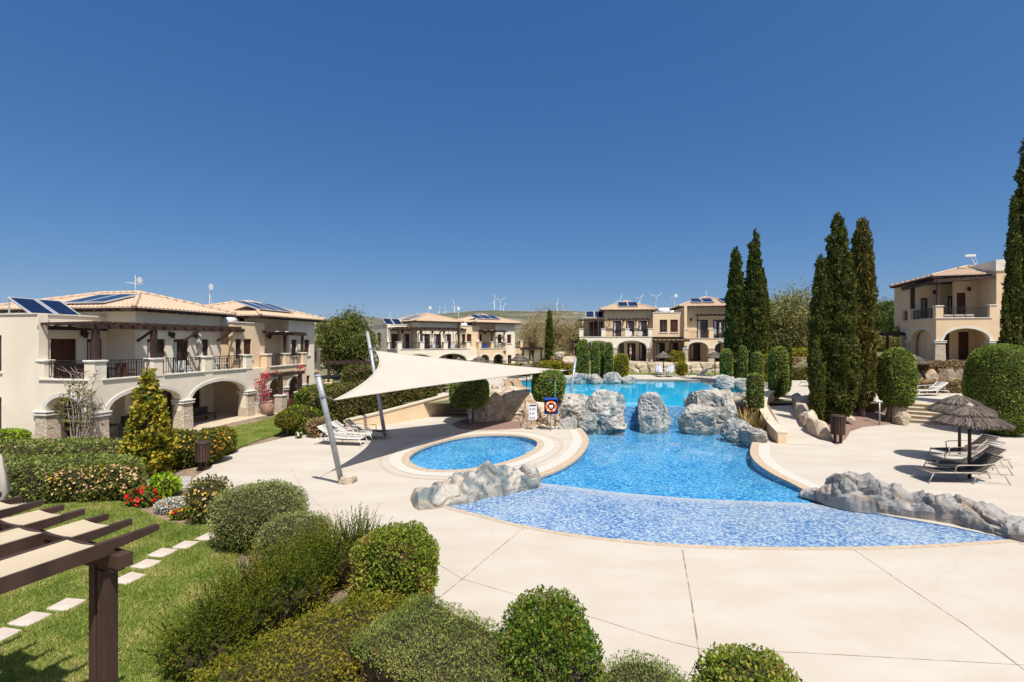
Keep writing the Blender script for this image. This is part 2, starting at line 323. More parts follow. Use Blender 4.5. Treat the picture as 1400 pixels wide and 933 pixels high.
def npmesh(name, v, f, smooth=False):
    v = np.asarray(v, dtype=np.float32); f = np.asarray(f, dtype=np.int32); k = f.shape[1]
    me = bpy.data.meshes.new(name); me.vertices.add(len(v)); me.vertices.foreach_set('co', v.ravel())
    me.loops.add(f.size); me.loops.foreach_set('vertex_index', f.ravel())
    me.polygons.add(len(f)); me.polygons.foreach_set('loop_start', np.arange(0, f.size, k, dtype=np.int32))
    me.polygons.foreach_set('loop_total', np.full(len(f), k, dtype=np.int32))
    if smooth: me.polygons.foreach_set('use_smooth', np.ones(len(f), dtype=bool))
    me.update(calc_edges=True); return me
def struct(name, me, mat): return setp(link(name, me, mat), kind='structure')
def smooth_loop(pts, n=4, closed=True):
    P = [Vector(p) for p in pts]; out = []; k = len(P)
    rng = range(k if closed else k-1)
    for i in rng:
        a = P[(i-1) % k] if closed or i > 0 else P[0]; b = P[i]; c = P[(i+1) % k]; d = P[(i+2) % k] if closed or i+2 < k else P[-1]
        for j in range(n):
            t = j/n
            out.append(.5*((2*b)+(c-a)*t+(2*a-5*b+4*c-d)*t*t+(3*b-3*c+d-a)*t**3))
    if not closed: out.append(P[-1])
    return out
def sheet_mesh(name, outer, z=0, holes=(), thick=0, skirt=()):
    loops = [[Vector((p[0], p[1], 0)) for p in outer]]+[[Vector((p[0], p[1], 0)) for p in h] for h in holes]
    tris = tessellate_polygon(loops); pts = [p for l in loops for p in l]
    v = [(p.x, p.y, z) for p in pts]; f = []
    for t in tris:
        a, b, c = (pts[i] for i in t)
        f.append(t if (b-a).cross(c-a).z > 0 else t[::-1])
    mb = MB(); mb.v = v; mb.f = [tuple(t) for t in f]
    if thick:
        i = 0
        for l in loops:
            n = len(l)
            for k in range(n):
                a, b = l[k], l[(k+1) % n]
                mb.quad((a.x, a.y, z), (b.x, b.y, z), (b.x, b.y, z-thick), (a.x, a.y, z-thick))
    return mb.mesh(name)
def offset_path(pts, d):
    out = []
    for i, p in enumerate(pts):
        a, b = pts[max(i-1, 0)], pts[min(i+1, len(pts)-1)]
        t = Vector((b[0]-a[0], b[1]-a[1])).normalized(); out.append(Vector((p[0]-t.y*d, p[1]+t.x*d)))
    return out
def band_mesh(name, pts, d0, d1, z, th=.0, closed=False):
    if closed: pts = list(pts)+[pts[0], pts[1]]
    a, b = offset_path(pts, d0), offset_path(pts, d1)
    if closed: a, b = a[1:], b[1:]; a[0], b[0] = a[-1], b[-1]
    mb = MB()
    for i in range(len(a)-1):
        q = [(a[i].x, a[i].y), (a[i+1].x, a[i+1].y), (b[i+1].x, b[i+1].y), (b[i].x, b[i].y)]
        if d1 < d0: q = q[::-1]
        mb.quad(*[(x, y, z) for x, y in q])
        if th:
            mb.quad((q[0][0], q[0][1], z-th), (q[1][0], q[1][1], z-th), (q[1][0], q[1][1], z), (q[0][0], q[0][1], z))
            mb.quad((q[2][0], q[2][1], z-th), (q[3][0], q[3][1], z-th), (q[3][0], q[3][1], z), (q[2][0], q[2][1], z))
    return mb.mesh(name)

# ---------------------------------------------------------------- foliage
_ico = {}
def ico(sub):
    if sub not in _ico:
        bm = bmesh.new(); bmesh.ops.create_icosphere(bm, subdivisions=sub, radius=1)
        v = np.array([x.co[:] for x in bm.verts]); f = np.array([[y.index for y in x.verts] for x in bm.faces]); bm.free(); _ico[sub] = (v, f)
    return _ico[sub]
def nz(p, s, seed=0): return noise.noise(Vector((p[0]*s+seed*7.3, p[1]*s-seed*3.1, p[2]*s+seed*1.7)))
def superq(a, b, c, e=2.0, ez=None, amp=.06, fr=1.6, seed=0, sub=4, flat=None):
    d, f = ico(sub); ez = ez or e
    r = (np.abs(d[:, 0]/a)**e+np.abs(d[:, 1]/b)**e)
    r = (r**(ez/e)+np.abs(d[:, 2]/c)**ez)**(-1/ez); v = d*r[:, None]
    k = np.array([1+amp*(nz(p, fr, seed)*1.4+.6*nz(p, fr*2.7, seed+5)) for p in v]); v = v*k[:, None]
    v[:, 2] += c
    if flat is not None: v[:, 2] = np.maximum(v[:, 2], flat)
    return v, f
def lathe_core(prof, n=40, m=40, amp=.08, fr=(3, 1.2), seed=0, lean=(0, 0)):
    """closed surface of revolution with upright lobes; prof(t)->radius, height in prof.h"""
    h, rf = prof; v = []; f = []
    for i in range(m+1):
        t = i/m
        for k in range(n):
            a = 2*PI*k/n; r = rf(t)
            q = (math.cos(a)*fr[0], math.sin(a)*fr[0], t*h*fr[1])
            r *= 1+amp*(nz(q, 1, seed)*1.5+.7*nz(q, 2.3, seed+3))
            v.append((r*math.cos(a)+lean[0]*t*t, r*math.sin(a)+lean[1]*t*t, t*h))
    for i in range(m):
        for k in range(n):
            a, b = i*n+k, i*n+(k+1) % n; f += [(a, b, b+n), (a, b+n, a+n)]
    return np.array(v), np.array(f)
def leaves(v, f, n, l, w, off=(-.08, .05), up=0., spread=.9, seed=1, lv=.45, tang=.5, tuft=None, gap=0., cut=None):
    rg = np.random.default_rng(seed); A, B, C = v[f[:, 0]], v[f[:, 1]], v[f[:, 2]]
    nr = np.cross(B-A, C-A); ar = np.linalg.norm(nr, axis=1)+1e-12; nr = nr/ar[:, None]
    cen = v.mean(axis=0); s = np.sign(((A+B+C)/3-cen)[:, :]*nr).sum(axis=1); 
    flip = (((A+B+C)/3-cen)*nr).sum(axis=1) < 0; nr[flip] *= -1
    i = rg.choice(len(f), n, p=ar/ar.sum()); u = rg.random((n, 2)); k = u.sum(axis=1) > 1; u[k] = 1-u[k]
    p = A[i]+(B[i]-A[i])*u[:, :1]+(C[i]-A[i])*u[:, 1:]
    nn = nr[i]; o = off[0]+(off[1]-off[0])*rg.random(n)**.8
    if tuft or gap:
        fq, am = tuft or (3, 0); k_ = np.array([noise.noise(Vector((x*fq+seed, y*fq, z*fq*.8)))+.5*noise.noise(Vector((x*fq*2.3, y*fq*2.3+seed, z*fq*2))) for x, y, z in p]); o = o+am*k_
        if gap: keep = k_ > -gap; p, nn, o, i = p[keep], nn[keep], o[keep], i[keep]; n = len(p)
    if cut is not None: keep = cut(p); p, nn, o, i = p[keep], nn[keep], o[keep], i[keep]; n = len(p)
    p = p+nn*o[:, None]
    d = nn*(1-up)+np.array([0, 0, up])+rg.normal(0, spread, (n, 3)); d /= np.linalg.norm(d, axis=1)[:, None]+1e-9
    b = np.cross(d, nn*tang+rg.normal(0, 1, (n, 3))); b /= np.linalg.norm(b, axis=1)[:, None]+1e-9
    L_ = l*(1+lv*rg.normal(0, 1, n)).clip(.4, 2)[:, None]/2; W_ = w*(1+lv*rg.normal(0, 1, n)).clip(.4, 2)[:, None]/2
    q = np.stack([p-d*L_, p+b*W_, p+d*L_, p-b*W_], axis=1).reshape(-1, 3)
    return q, np.arange(4*n).reshape(-1, 4)
def crown(name, v, f, n, l, w, mat, parent=None, loc=None, shrink=.94, core=True, extra=None, rz=None, **kw):
    q, qf = leaves(v, f, n, l, w, **kw)
    parts = [(q, qf)]
    if extra is not None: parts.append(extra)
    if core:
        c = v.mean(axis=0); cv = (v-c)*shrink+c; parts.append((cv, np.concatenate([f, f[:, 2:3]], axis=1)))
    vs, fs, b = [], [], 0
    for a, g in parts: vs.append(a); fs.append(g+b); b += len(a)
    V, F = np.concatenate(vs), np.concatenate(fs)
    # triangles are written as degenerate quads above: split them properly
    tri = F[:, 2] == F[:, 3]
    me = bpy.data.meshes.new(name); me.vertices.add(len(V)); me.vertices.foreach_set('co', V.astype(np.float32).ravel())
    cnt = np.where(tri, 3, 4).astype(np.int32); st = np.concatenate([[0], np.cumsum(cnt)[:-1]]).astype(np.int32)
    idx = np.concatenate([F[~tri].ravel(), F[tri][:, :3].ravel()]) if tri.any() else F.ravel()
    cnt = np.concatenate([cnt[~tri], cnt[tri]]); st = np.concatenate([[0], np.cumsum(cnt)[:-1]]).astype(np.int32)
    me.loops.add(len(idx)); me.loops.foreach_set('vertex_index', idx.astype(np.int32))
    me.polygons.add(len(cnt)); me.polygons.foreach_set('loop_start', st); me.polygons.foreach_set('loop_total', cnt)
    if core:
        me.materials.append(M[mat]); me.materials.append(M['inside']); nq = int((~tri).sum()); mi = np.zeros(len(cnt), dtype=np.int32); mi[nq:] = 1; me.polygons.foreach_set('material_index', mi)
    me.update(calc_edges=True)
    return link(name, me, mat, parent, loc, (0, 0, rz) if rz is not None else None)
def sprigs(v, f, ns, length, per, l, w, up=.6, spread=.35, seed=3, side=.8, cut=None):
    rg = np.random.default_rng(seed); A, B, C = v[f[:, 0]], v[f[:, 1]], v[f[:, 2]]
    nr = np.cross(B-A, C-A); ar = np.linalg.norm(nr, axis=1)+1e-12; nr /= ar[:, None]
    cen = v.mean(axis=0); flip = (((A+B+C)/3-cen)*nr).sum(axis=1) < 0; nr[flip] *= -1
    wgt = ar*np.clip(nr[:, 2]+.6, .05, 2); i = rg.choice(len(f), ns, p=wgt/wgt.sum())
    u = rg.random((ns, 2)); k = u.sum(axis=1) > 1; u[k] = 1-u[k]
    p = A[i]+(B[i]-A[i])*u[:, :1]+(C[i]-A[i])*u[:, 1:]-nr[i]*.12
    if cut is not None: keep = cut(p); p, i = p[keep], i[keep]; ns = len(p)
    d = nr[i]*(1-up)+np.array([0, 0, up])+rg.normal(0, spread, (ns, 3)); d /= np.linalg.norm(d, axis=1)[:, None]
    ln = length*(.6+.7*rg.random(ns)); qs = []
    for j in range(per):
        t = (j+.5)/per; c = p+d*(ln*t)[:, None]
        s = rg.normal(0, 1, (ns, 3)); s -= d*(s*d).sum(axis=1)[:, None]; s /= np.linalg.norm(s, axis=1)[:, None]
        a = d*(1.2-side*.75)+s*side; a /= np.linalg.norm(a, axis=1)[:, None]; b = np.cross(a, rg.normal(0, 1, (ns, 3))); b /= np.linalg.norm(b, axis=1)[:, None]
        k = (1-.45*t)*(.8+.4*rg.random(ns))[:, None]
        qs.append(np.stack([c, c+a*l*k*.5+b*w*k*.5, c+a*l*k, c+a*l*k*.5-b*w*k*.5], axis=1))
    q = np.concatenate(qs).reshape(-1, 3); return q, np.arange(len(q)).reshape(-1, 4)
def dots(v, f, n, r, mat, name, parent, off=.03, seed=9, zmin=None, loc=None, rz=None):
    q, qf = leaves(v, f, n*4, r*2, r*2, off=(off*.3, off), spread=1.5, seed=seed, lv=.2)
    q = q.reshape(n, 4, 4, 3); c = q[:, :1].mean(axis=2, keepdims=True); q = c+(q-q.mean(axis=2, keepdims=True))
    q = q.reshape(-1, 3)
    if zmin is not None:
        keep = q.reshape(n, 16, 3)[:, 0, 2] > zmin; q = q.reshape(n, 16, 3)[keep].reshape(-1, 3)
    return link(name, npmesh(name, q, np.arange(len(q)).reshape(-1, 4)), mat, parent, loc, (0, 0, rz) if rz is not None else None)
def shrub(name, label, cat, loc, core, n, l, w, mat, group=None, rz=0, trunk=None, flowers=(), partname='foliage', **kw):
    t = empty(name, label, cat, loc, rz, group); v, f = core
    crown(partname, v, f, n, l, w, mat, t, **kw)
    if trunk:
        mb = MB(); h, r = trunk; mb.tube([(0, 0, -.05), (.02, .01, h*.5), (0, 0, h)], [r*1.2, r, r*.8], 8); mb.build('trunk', 'bark', t, True)
    for fm, cnt, fr, zm in flowers: dots(v, f, cnt, fr, fm, 'blossoms', t, zmin=zm, seed=cnt)
    return t
def rock_mesh(name, a, b, c, seed, amp=.22, planes=9, sub=5, sink=.25, fr=1.3):
    """angular boulder: a blocky body cut by random planes, with ledges, cracks and grain"""
    rg = random.Random(seed); d, f = ico(sub); e = 3.2
    v = d*((np.abs(d)**e).sum(axis=1)**(-1/e))[:, None]
    for q in range(planes+5):
        n = np.array([rg.gauss(0, 1), rg.gauss(0, 1), max(-.12, rg.gauss(.2, .7))]); n /= np.linalg.norm(n); h = rg.uniform(.62, .95)
        k = v@n; over = k > h; v[over] -= np.outer(k[over]-h, n)*.96
    v = v*np.array([a, b, c]); m = (a+b+c)/3; out = []; of = Vector((seed*3.1, seed*1.7, -seed))
    for p in v:
        q = Vector(p)/m*fr; nn = Vector(p).normalized(); w = Vector((noise.noise(q*1.3+of), noise.noise(q*1.3-of), noise.noise(q*1.1+of*2)))*.5; q = q+w+of
        cr = abs(noise.noise(q*1.7)); cr2 = abs(noise.noise(q*3.9)); cell = noise.cell(q*1.9)
        r = 1.0*amp*m*(.55*noise.noise(q*1.1)-.55*max(0, .16-cr)/.16*.55-.22*max(0, .2-cr2)/.2+.16*(cell-.5)+.05*noise.noise(q*8)+.025*noise.noise(q*17))
        out.append(Vector(p)+nn*r)
    mb = MB(); mb.v = [(p.x, p.y, p.z+c*(1-2*sink)) for p in out]; mb.f = [tuple(int(i) for i in t) for t in f]
    return mb.mesh(name)
# ================================================================ the setting
ZU = .95; ZW = .90                           # upper terrace, upper water
def pip(x, y, poly):
    r = False; j = len(poly)-1
    for i in range(len(poly)):
        a, b = poly[i], poly[j]
        if (a[1] > y) != (b[1] > y) and x < (b[0]-a[0])*(y-a[1])/(b[1]-a[1])+a[0]: r = not r
        j = i
    return r
def sstep(a, b, x):
    t = min(1, max(0, (x-a)/(b-a))); return t*t*(3-2*t)
# ---- pool outlines
front = smooth_loop([G(*p) for p in [(600, 690), (650, 703), (720, 720), (800, 733), (900, 743), (1000, 748), (1100, 749), (1200, 748), (1300, 744), (1385, 738)]], 4, False)
rside = [G(*p) for p in [(1300, 720), (1210, 704), (1150, 689)]]
redge = smooth_loop([G(*p) for p in [(1128, 684.7), (1085, 662), (1055, 647), (1034, 632), (1026.5, 619), (1029, 606)]], 5, False)
back = [G(*p) for p in [(1022, 590), (990, 580)]]+[Vector((11.2, 26.6, 0)), Vector((9.0, 26.7, 0)), Vector((5.6, 26.7, 0)), Vector((4.6, 26.3, 0)), Vector((3.6, 25.4, 0))]
ledge = smooth_loop([G(*p) for p in [(796, 588), (803.6, 599), (802, 611), (790, 626), (769, 639.6), (739, 651.6)]], 5, False)
lside = [G(*p) for p in [(735, 662), (700, 674), (640, 682)]]
POOL = [Vector((p.x, p.y, 0)) for p in front+rside+redge+back+ledge+lside]
OVAL = smooth_loop([G(*p) for p in [(558.5, 629), (569, 617), (595, 606.5), (632, 598), (672, 594.8), (708, 596), (731, 602), (735, 609), (724, 619), (694, 631), (652, 640), (612, 643.5), (577, 640.5)]], 5)
wl = [G(*p, -.1) for p in [(735, 660), (850, 674), (950, 682), (1050, 686), (1140, 689)]]
def ywl(x): return float(np.interp(x, [p.x for p in wl], [p.y for p in wl]))
def floorz(x, y):
    s = y-ywl(x)
    return max(-.36, -.10-.05*s) if s > 0 else min(-.012, -.10+.034*-s)
def cdt_mesh(name, poly, step, zf):
    xs = [p[0] for p in poly]; ys = [p[1] for p in poly]; pts = [Vector((p[0], p[1])) for p in poly]; n = len(pts)
    x = min(xs)+step/2
    while x < max(xs):
        y = min(ys)+step/2
        while y < max(ys):
            if pip(x, y, poly): pts.append(Vector((x+random.uniform(-.1, .1)*step, y+random.uniform(-.1, .1)*step)))
            y += step
        x += step
    r = delaunay_2d_cdt(pts, [(i, (i+1) % n) for i in range(n)], [], 1, 1e-5)
    mb = MB(); mb.v = [(p.x, p.y, zf(p.x, p.y)) for p in r[0]]; mb.f = [tuple(t) for t in r[2]]
    return mb, n
def basin(name, poly, zf, ztop, mat, step=.6, skip=None):
    mb, n = cdt_mesh(name, poly, step, zf)
    k = len(poly)
    for i in range(k):
        a, b = poly[i], poly[(i+1) % k]
        if skip and skip(a) and skip(b): continue
        za, zb = zf(a[0], a[1]), zf(b[0], b[1])
        mb.quad((b[0], b[1], zb), (a[0], a[1], za), (a[0], a[1], ztop), (b[0], b[1], ztop))
    return struct(name, mb.mesh(name), mat)
# split the floor of the lower pool at the waterline: dry beach in front, deep end behind
beach = front+[G(1300, 720), G(1210, 704), G(1150, 690)]+[Vector((x, ywl(x), 0)) for x in np.linspace(8.75, .95, 14)]+[G(700, 674), G(640, 682)]
beach = [Vector((p[0], p[1], 0)) for p in beach]
deep = [Vector((x, ywl(x), 0)) for x in np.linspace(.95, 8.75, 14)]+[Vector((p[0], p[1], 0)) for p in redge+back+ledge]
M['beach'] = mosaic('beach_mosaic', MOS, .05)
nt_ = M['beach'].node_tree; pb = [n for n in nt_.nodes if n.type == 'BSDF_PRINCIPLED'][0]; src = pb.inputs['Base Color'].links[0].from_socket
at_ = N(nt_, 'ShaderNodeAttribute'); at_.attribute_name = 'lime_scale'; cn_ = ramp(nt_, noise_t(nt_, coord(nt_), 2.2, 5), [(.3, (.55, .55, .55)), (.7, (1, 1, 1))])
ml_ = N(nt_, 'ShaderNodeMath', operation='MULTIPLY'); nt_.links.new(at_.outputs['Fac'], ml_.inputs[0]); nt_.links.new(cn_, ml_.inputs[1])
nt_.links.new(mixc(nt_, ml_.outputs[0], src, (.43, .43, .42)), pb.inputs['Base Color'])
bo = basin('pool_beach', beach, floorz, -.001, 'beach', .3, lambda p: abs(p[1]-ywl(p[0])) < .03)
la = bo.data.attributes.new('lime_scale', 'FLOAT', 'POINT')
la.data.foreach_set('value', [max(0, 1-abs(ywl(v.co.x)-v.co.y)/.85)**1.6*.9 for v in bo.data.vertices])
basin('pool_floor', deep, lambda x, y: floorz(x, y), 0.0, 'mosaic_wet', .6, lambda p: abs(p[1]-ywl(p[0])) < .05)
wp, _ = cdt_mesh('w', [Vector((x, ywl(x)-.02, 0)) for x in np.linspace(.95, 8.75, 14)]+[Vector((p[0], p[1], 0)) for p in redge+back+ledge], .9, lambda x, y: -.098)
struct('pool_water', wp.mesh('pool_water'), 'water')
basin('wading_pool_floor', OVAL, lambda x, y: -.24, 0, 'mosaic_wet', .8)
mb, _ = cdt_mesh('ow', OVAL, .9, lambda x, y: -.10); struct('wading_pool_water', mb.mesh('wading_pool_water'), 'water')
# ---- upper pool
UL = [G(x, y, ZW) for x, y in [(768, 549), (735, 541), (716, 535.5), (698, 531), (688, 527.3), (693, 523.5), (712, 520.8), (738, 519.4), (800, 519.2), (865, 519.4), (950, 520.4), (982, 523), (1010, 527), (1025, 531.5), (1030, 537), (1014, 543), (985, 549)]]
UL = smooth_loop(UL, 4, False)
UPOOL = [Vector((9.7, 26.9, 0))]+[Vector((5.4, 26.9, 0))]+[Vector((4.6, 27.4, 0))]+[Vector((p.x, p.y, 0)) for p in UL]+[Vector((10.6, 27.3, 0))]
UPOOL = UPOOL[::-1]                          # counter-clockwise is checked below
def area(p): return sum(p[i][0]*p[(i+1) % len(p)][1]-p[(i+1) % len(p)][0]*p[i][1] for i in range(len(p)))/2
if area(UPOOL) < 0: UPOOL.reverse()
basin('upper_pool_floor', UPOOL, lambda x, y: ZW-.17, ZW+.02, 'mosaic_up', 1.2)
mb, _ = cdt_mesh('uw', UPOOL, 1.5, lambda x, y: ZW); struct('upper_pool_water', mb.mesh('upper_pool_water'), 'water_up')
mb = MB(); mb.box(5.3, 26.55, -1.2, 9.9, 26.88, ZW-.015); struct('weir_wall', mb.mesh('weir_wall'), 'mosaic_weir')
# ---- decks
deckout = [(.35, -6), (.3, 4.6), (-.9, 6.5), (-2.2, 8.0), (-3.5, 9.2), (-4.6, 10.6)]+[tuple(G(*p).xy) for p in [(345, 733), (308, 718), (288, 705), (268, 686), (258, 668), (264, 655), (290, 636), (330, 613), (395, 597), (440, 588.5), (478, 583)]]
deckout += [(-6.3, 26.9), (-3.9, 30.3), (-1.8, 30.7), (-1, 30), (3, 29), (4.3, 26.9), (4.8, 26.75), (10.5, 26.75), (12, 27), (20, 29.5), (60, 29.5), (60, -6)]
struct('pool_deck', sheet_mesh('pool_deck', deckout, 0, [POOL, OVAL]), 'deck')
UP = [tuple(p.xy) for p in UPOOL]
i0 = min(range(len(UP)), key=lambda i: (UP[i][0]-9.7)**2+(UP[i][1]-26.9)**2); seq = UP[i0:]+UP[:i0]      # from the weir's right end counter-clockwise
i1 = min(range(len(seq)), key=lambda i: (seq[i][0]-5.4)**2+(seq[i][1]-26.9)**2); seq = seq[:i1+1]
updeck = [(5.4, 26.6), (3.0, 27.6), (-.9, 28.4), (-1.6, 30.4), (-4.2, 30.5), (-6.6, 34), (-7, 40), (-5.5, 46.5), (0, 49.5), (4, 50.2), (6, 52.6), (24, 52.2), (30, 44), (33, 35), (62, 33), (62, 28.2), (23, 28.2), (22.2, 28.1), (20.6, 29.6), (19.2, 31.2), (17.5, 31.2), (14.5, 28), (12.5, 26.6), (9.7, 26.6)]
cc = updeck if area(updeck) > 0 else updeck[::-1]
full = list(cc)
# C-shaped terrace: outer rim plus the pool's own rim walked backwards
outer = [(5.4, 26.6)]+updeck[1:-1]+[(9.7, 26.6)]
Cpoly = outer+seq[:] if True else outer
struct('upper_deck', sheet_mesh('upper_deck', Cpoly, ZU, thick=1.3), 'deck')
def ribbon(name, pts, w, z, mat):
    mb = MB(); a, b = offset_path(pts, -w/2), offset_path(pts, w/2)
    for i in range(len(pts)-1): mb.quad((a[i].x, a[i].y, z), (a[i+1].x, a[i+1].y, z), (b[i+1].x, b[i+1].y, z), (b[i].x, b[i].y, z))
    return mb
jm = MB()
for pl, w in (([(716, 722), (660, 768), (632, 792), (600, 818)], .018), ([(933, 752), (945, 820), (955, 887), (962, 935)], .024), ([(1168, 752), (1230, 795), (1320, 855), (1391, 909), (1440, 945)], .017),
              ([(398, 640), (415, 672), (450, 702), (500, 722), (590, 766), (632, 792), (720, 818), (815, 846), (900, 873), (955, 887), (1100, 893), (1391, 909), (1500, 915)], .011), ([(1391, 742), (1500, 780)], .02)):
    m_ = ribbon('j', [G(*p).xy for p in pl], w, .004, None); jm.add(m_.v, m_.f)
struct('deck_joints', jm.mesh('deck_joints'), 'joint')
# copings
M['deck_line'] = mottled('deck_edge', (.36, .30, .22), (.41, .35, .27), 5, .9, .1, 40)
for nm, path, sgn in (('coping_left', ledge, 1), ('coping_right', redge, 1)):
    p = [q.xy for q in path]
    if nm == 'coping_right': p = p[::-1]
    s = -1 if nm == 'coping_right' else 1
    # outward side is away from the pool centre
    c = Vector((5.5, 20)); t = Vector((p[4][0]-p[3][0], p[4][1]-p[3][1])); left = Vector((-t.y, t.x)); s = 1 if left.dot(Vector(p[3])-c) > 0 else -1
    struct('pool_coping', band_mesh('pool_coping', p, -.03*s, .27*s, .012, .07), 'coping')
    struct('overflow_channel', band_mesh('overflow_channel', p, .275*s, .68*s, .008), 'grate')
ov = [q.xy for q in OVAL]; s = -1 if area(ov) > 0 else 1
struct('pool_coping', band_mesh('pool_coping', ov, -.03*s, .27*s, .014, .07, True), 'coping')
struct('overflow_channel', band_mesh('overflow_channel', ov, .275*s, .72*s, .010, 0, True), 'grate')
struct('deck_edge_line', band_mesh('deck_edge_line', ov, 1.0*s, 1.12*s, .0045, 0, True), 'deck_line')
fr = [q.xy for q in front]
struct('pool_coping', band_mesh('pool_coping', fr, .02, -.13, .008, .03), 'coping')
far = [q.xy for q in UL[12:44]]; c = Vector((8, 36)); t = Vector((far[4][0]-far[3][0], far[4][1]-far[3][1])); s = 1 if Vector((-t.y, t.x)).dot(Vector(far[3])-c) > 0 else -1
struct('pool_coping', band_mesh('pool_coping', far, -.03*s, .4*s, ZU+.012, .05), 'coping')
# ---- ground: garden soil round the lower level, rising land behind
struct('garden_soil', sheet_mesh('garden_soil', [(-90, -14), (70, -14), (70, 28.3), (-90, 28.3)], -.03, [[(-1.3, 8.9), (16, 8.9), (16, 27.2), (-4.2, 27.2), (-4.2, 12)]]), 'soil')
def Tz(x, y):
    z = .86
    z += (2.04-.86)*sstep(53.3, 54.4, y)*sstep(3.5, 6, x)
    z += 1.9*sstep(33.8, 35.6, y)*sstep(25, 29, x)*(1-sstep(53.3, 54.4, y))+.8*sstep(53.3, 54.4, y)*sstep(25, 29, x)
    z = z*(1-sstep(-6.8, -8.4, x)*(1-sstep(38, 50, y)))-.03*sstep(-6.8, -8.4, x)*(1-sstep(38, 50, y))
    z += max(0, y-70)*.025*sstep(60, 110, y)
    return z+(.25*nz((x, y, 0), .06) if y > 66 else 0)
ys = [28.2+.9*i for i in range(30)]; y = ys[-1]
while y < 950: y *= 1.045; ys.append(y)
xs = [-8.6+.9*i for i in range(52)]; a = xs[-1]; b = xs[0]; st = 1.0
while a < 900: st *= 1.16; a += st; b -= st; xs.append(a); xs.insert(0, b)
inner = [((p[0]-8)*.93+8, (p[1]-38)*.93+38) for p in updeck]
gv = []; gf = []; nx = len(xs)
for yy in ys:
    for xx in xs:
        z = Tz(xx, yy)
        if pip(xx, yy, inner): z = -1.0
        gv.append((xx, yy, z))
for j in range(len(ys)-1):
    for i in range(nx-1): gf.append((j*nx+i, j*nx+i+1, (j+1)*nx+i+1, (j+1)*nx+i))
struct('ground', npmesh('ground', gv, gf, True), 'field')
# far hills: a ring of rising land
pxs = [-260, 0, 300, 440, 500, 540, 620, 675, 720, 790, 880, 1000, 1120, 1200, 1240, 1330, 1460, 1700]
pys = [446, 445, 443, 441, 438, 439, 431, 427, 428.5, 429.5, 432, 430, 424, 417, 415, 420, 428, 436]
hv = []; hf = []; na, nr = 420, 46
for j in range(nr):
    rr = 600*(4200/600)**(j/(nr-1))
    for i in range(na):
        px = -300+2050*i/(na-1); el = (CY-float(np.interp(px, pxs, pys)))/FX
        t = sstep(650, 3000, rr)
        h = 12+(EYE+el*3000-12)*t*(1 if rr < 3000 else max(0, 1-(rr-3000)/2400))
        x, yv = (px-CX)/FX*rr, rr
        h += t*(1-t)*150*nz((x, yv, 0), .0016)+t*9*nz((x, yv, 5), .006)+4*t*nz((x, yv, 9), .02)
        hv.append((x, yv, h))
for j in range(nr-1):
    for i in range(na-1): hf.append((j*na+i, j*na+i+1, (j+1)*na+i+1, (j+1)*na+i))
struct('hills', npmesh('hills', hv, hf, True), 'hill')
# ---- lawns, beds, paths
lawn1 = [tuple(G(*p).xy) for p in [(-60, 716), (0, 701), (30, 693), (80, 688), (130, 684.5), (165, 685), (185, 693), (205, 703), (228, 712), (255, 718.5), (285, 717), (305, 722), (330, 735), (330, 748), (322, 765), (330, 790)]]+[(-3.9, 7.6), (-3.2, 5.6), (-3, 3), (-12, 2), (-16, 8)]
struct('front_lawn', sheet_mesh('front_lawn', lawn1, .005), 'lawn')
lawn2 = [tuple(G(*p).xy) for p in [(262, 596), (300, 588), (350, 577.5), (388, 566), (402, 566), (404, 580), (396, 590), (360, 600), (330, 611), (312, 620), (296, 628), (284, 622)]]
struct('back_lawn', sheet_mesh('back_lawn', lawn2, .005), 'lawn')
struct('garden_path', sheet_mesh('garden_path', [tuple(G(*p).xy) for p in [(-60, 692), (60, 676), (150, 664), (205, 652), (262, 651), (258, 668), (200, 668), (150, 674), (60, 688), (-60, 706)]], -.004), 'paving')
struct('garden_path', sheet_mesh('garden_path', [tuple(G(*p).xy) for p in [(283, 704), (300, 700), (330, 722), (322, 730), (306, 722)]], .012), 'deck')
struct('mulch_bed', sheet_mesh('mulch_bed', [tuple(G(*p).xy) for p in [(617, 581), (632, 573.5), (665, 570), (722, 572), (724, 582), (712, 586), (690, 587.5), (655, 588.5), (628, 587)]], .005), 'mulch')
def sloped(name, poly, zf, mat):
    mb, _ = cdt_mesh(name, [Vector((p[0], p[1], 0)) for p in poly], .5, zf); return struct(name, mb.mesh(name), mat)
mul = [tuple(G(*p).xy) for p in [(1112, 602), (1124, 608), (1147, 608), (1157, 600), (1163, 590), (1180, 584), (1215, 580.5), (1236, 580)]]+[(22.2, 28.4), (21.5, 30), (18.6, 30.6), (16.8, 28), (15.2, 25.3), (14.4, 23.4)]
mulz = lambda x, y: .012+max(0, (y-23.2-(x-14)*.47))*.17
sloped('mulch_bed', mul, lambda x, y: min(.9, mulz(x, y))+.06*nz((x, y, 0), .9)*min(1, max(0, mulz(x, y)-.012)*5), 'mulch')
sloped('mulch_bed', [tuple(G(*p).xy) for p in [(1040, 602), (1068, 606), (1066, 590), (1048, 570)]]+[(14.6, 28), (13, 26.8), (12.2, 25.5), (11.3, 22.6)], lambda x, y: .02+max(0, y-22.3)*.15, 'mulch')
struct('grass_strip', sheet_mesh('grass_strip', [(8.5, 51.2), (24, 50.6), (24, 53.4), (6.5, 53.6)], ZU+.03), 'lawn')
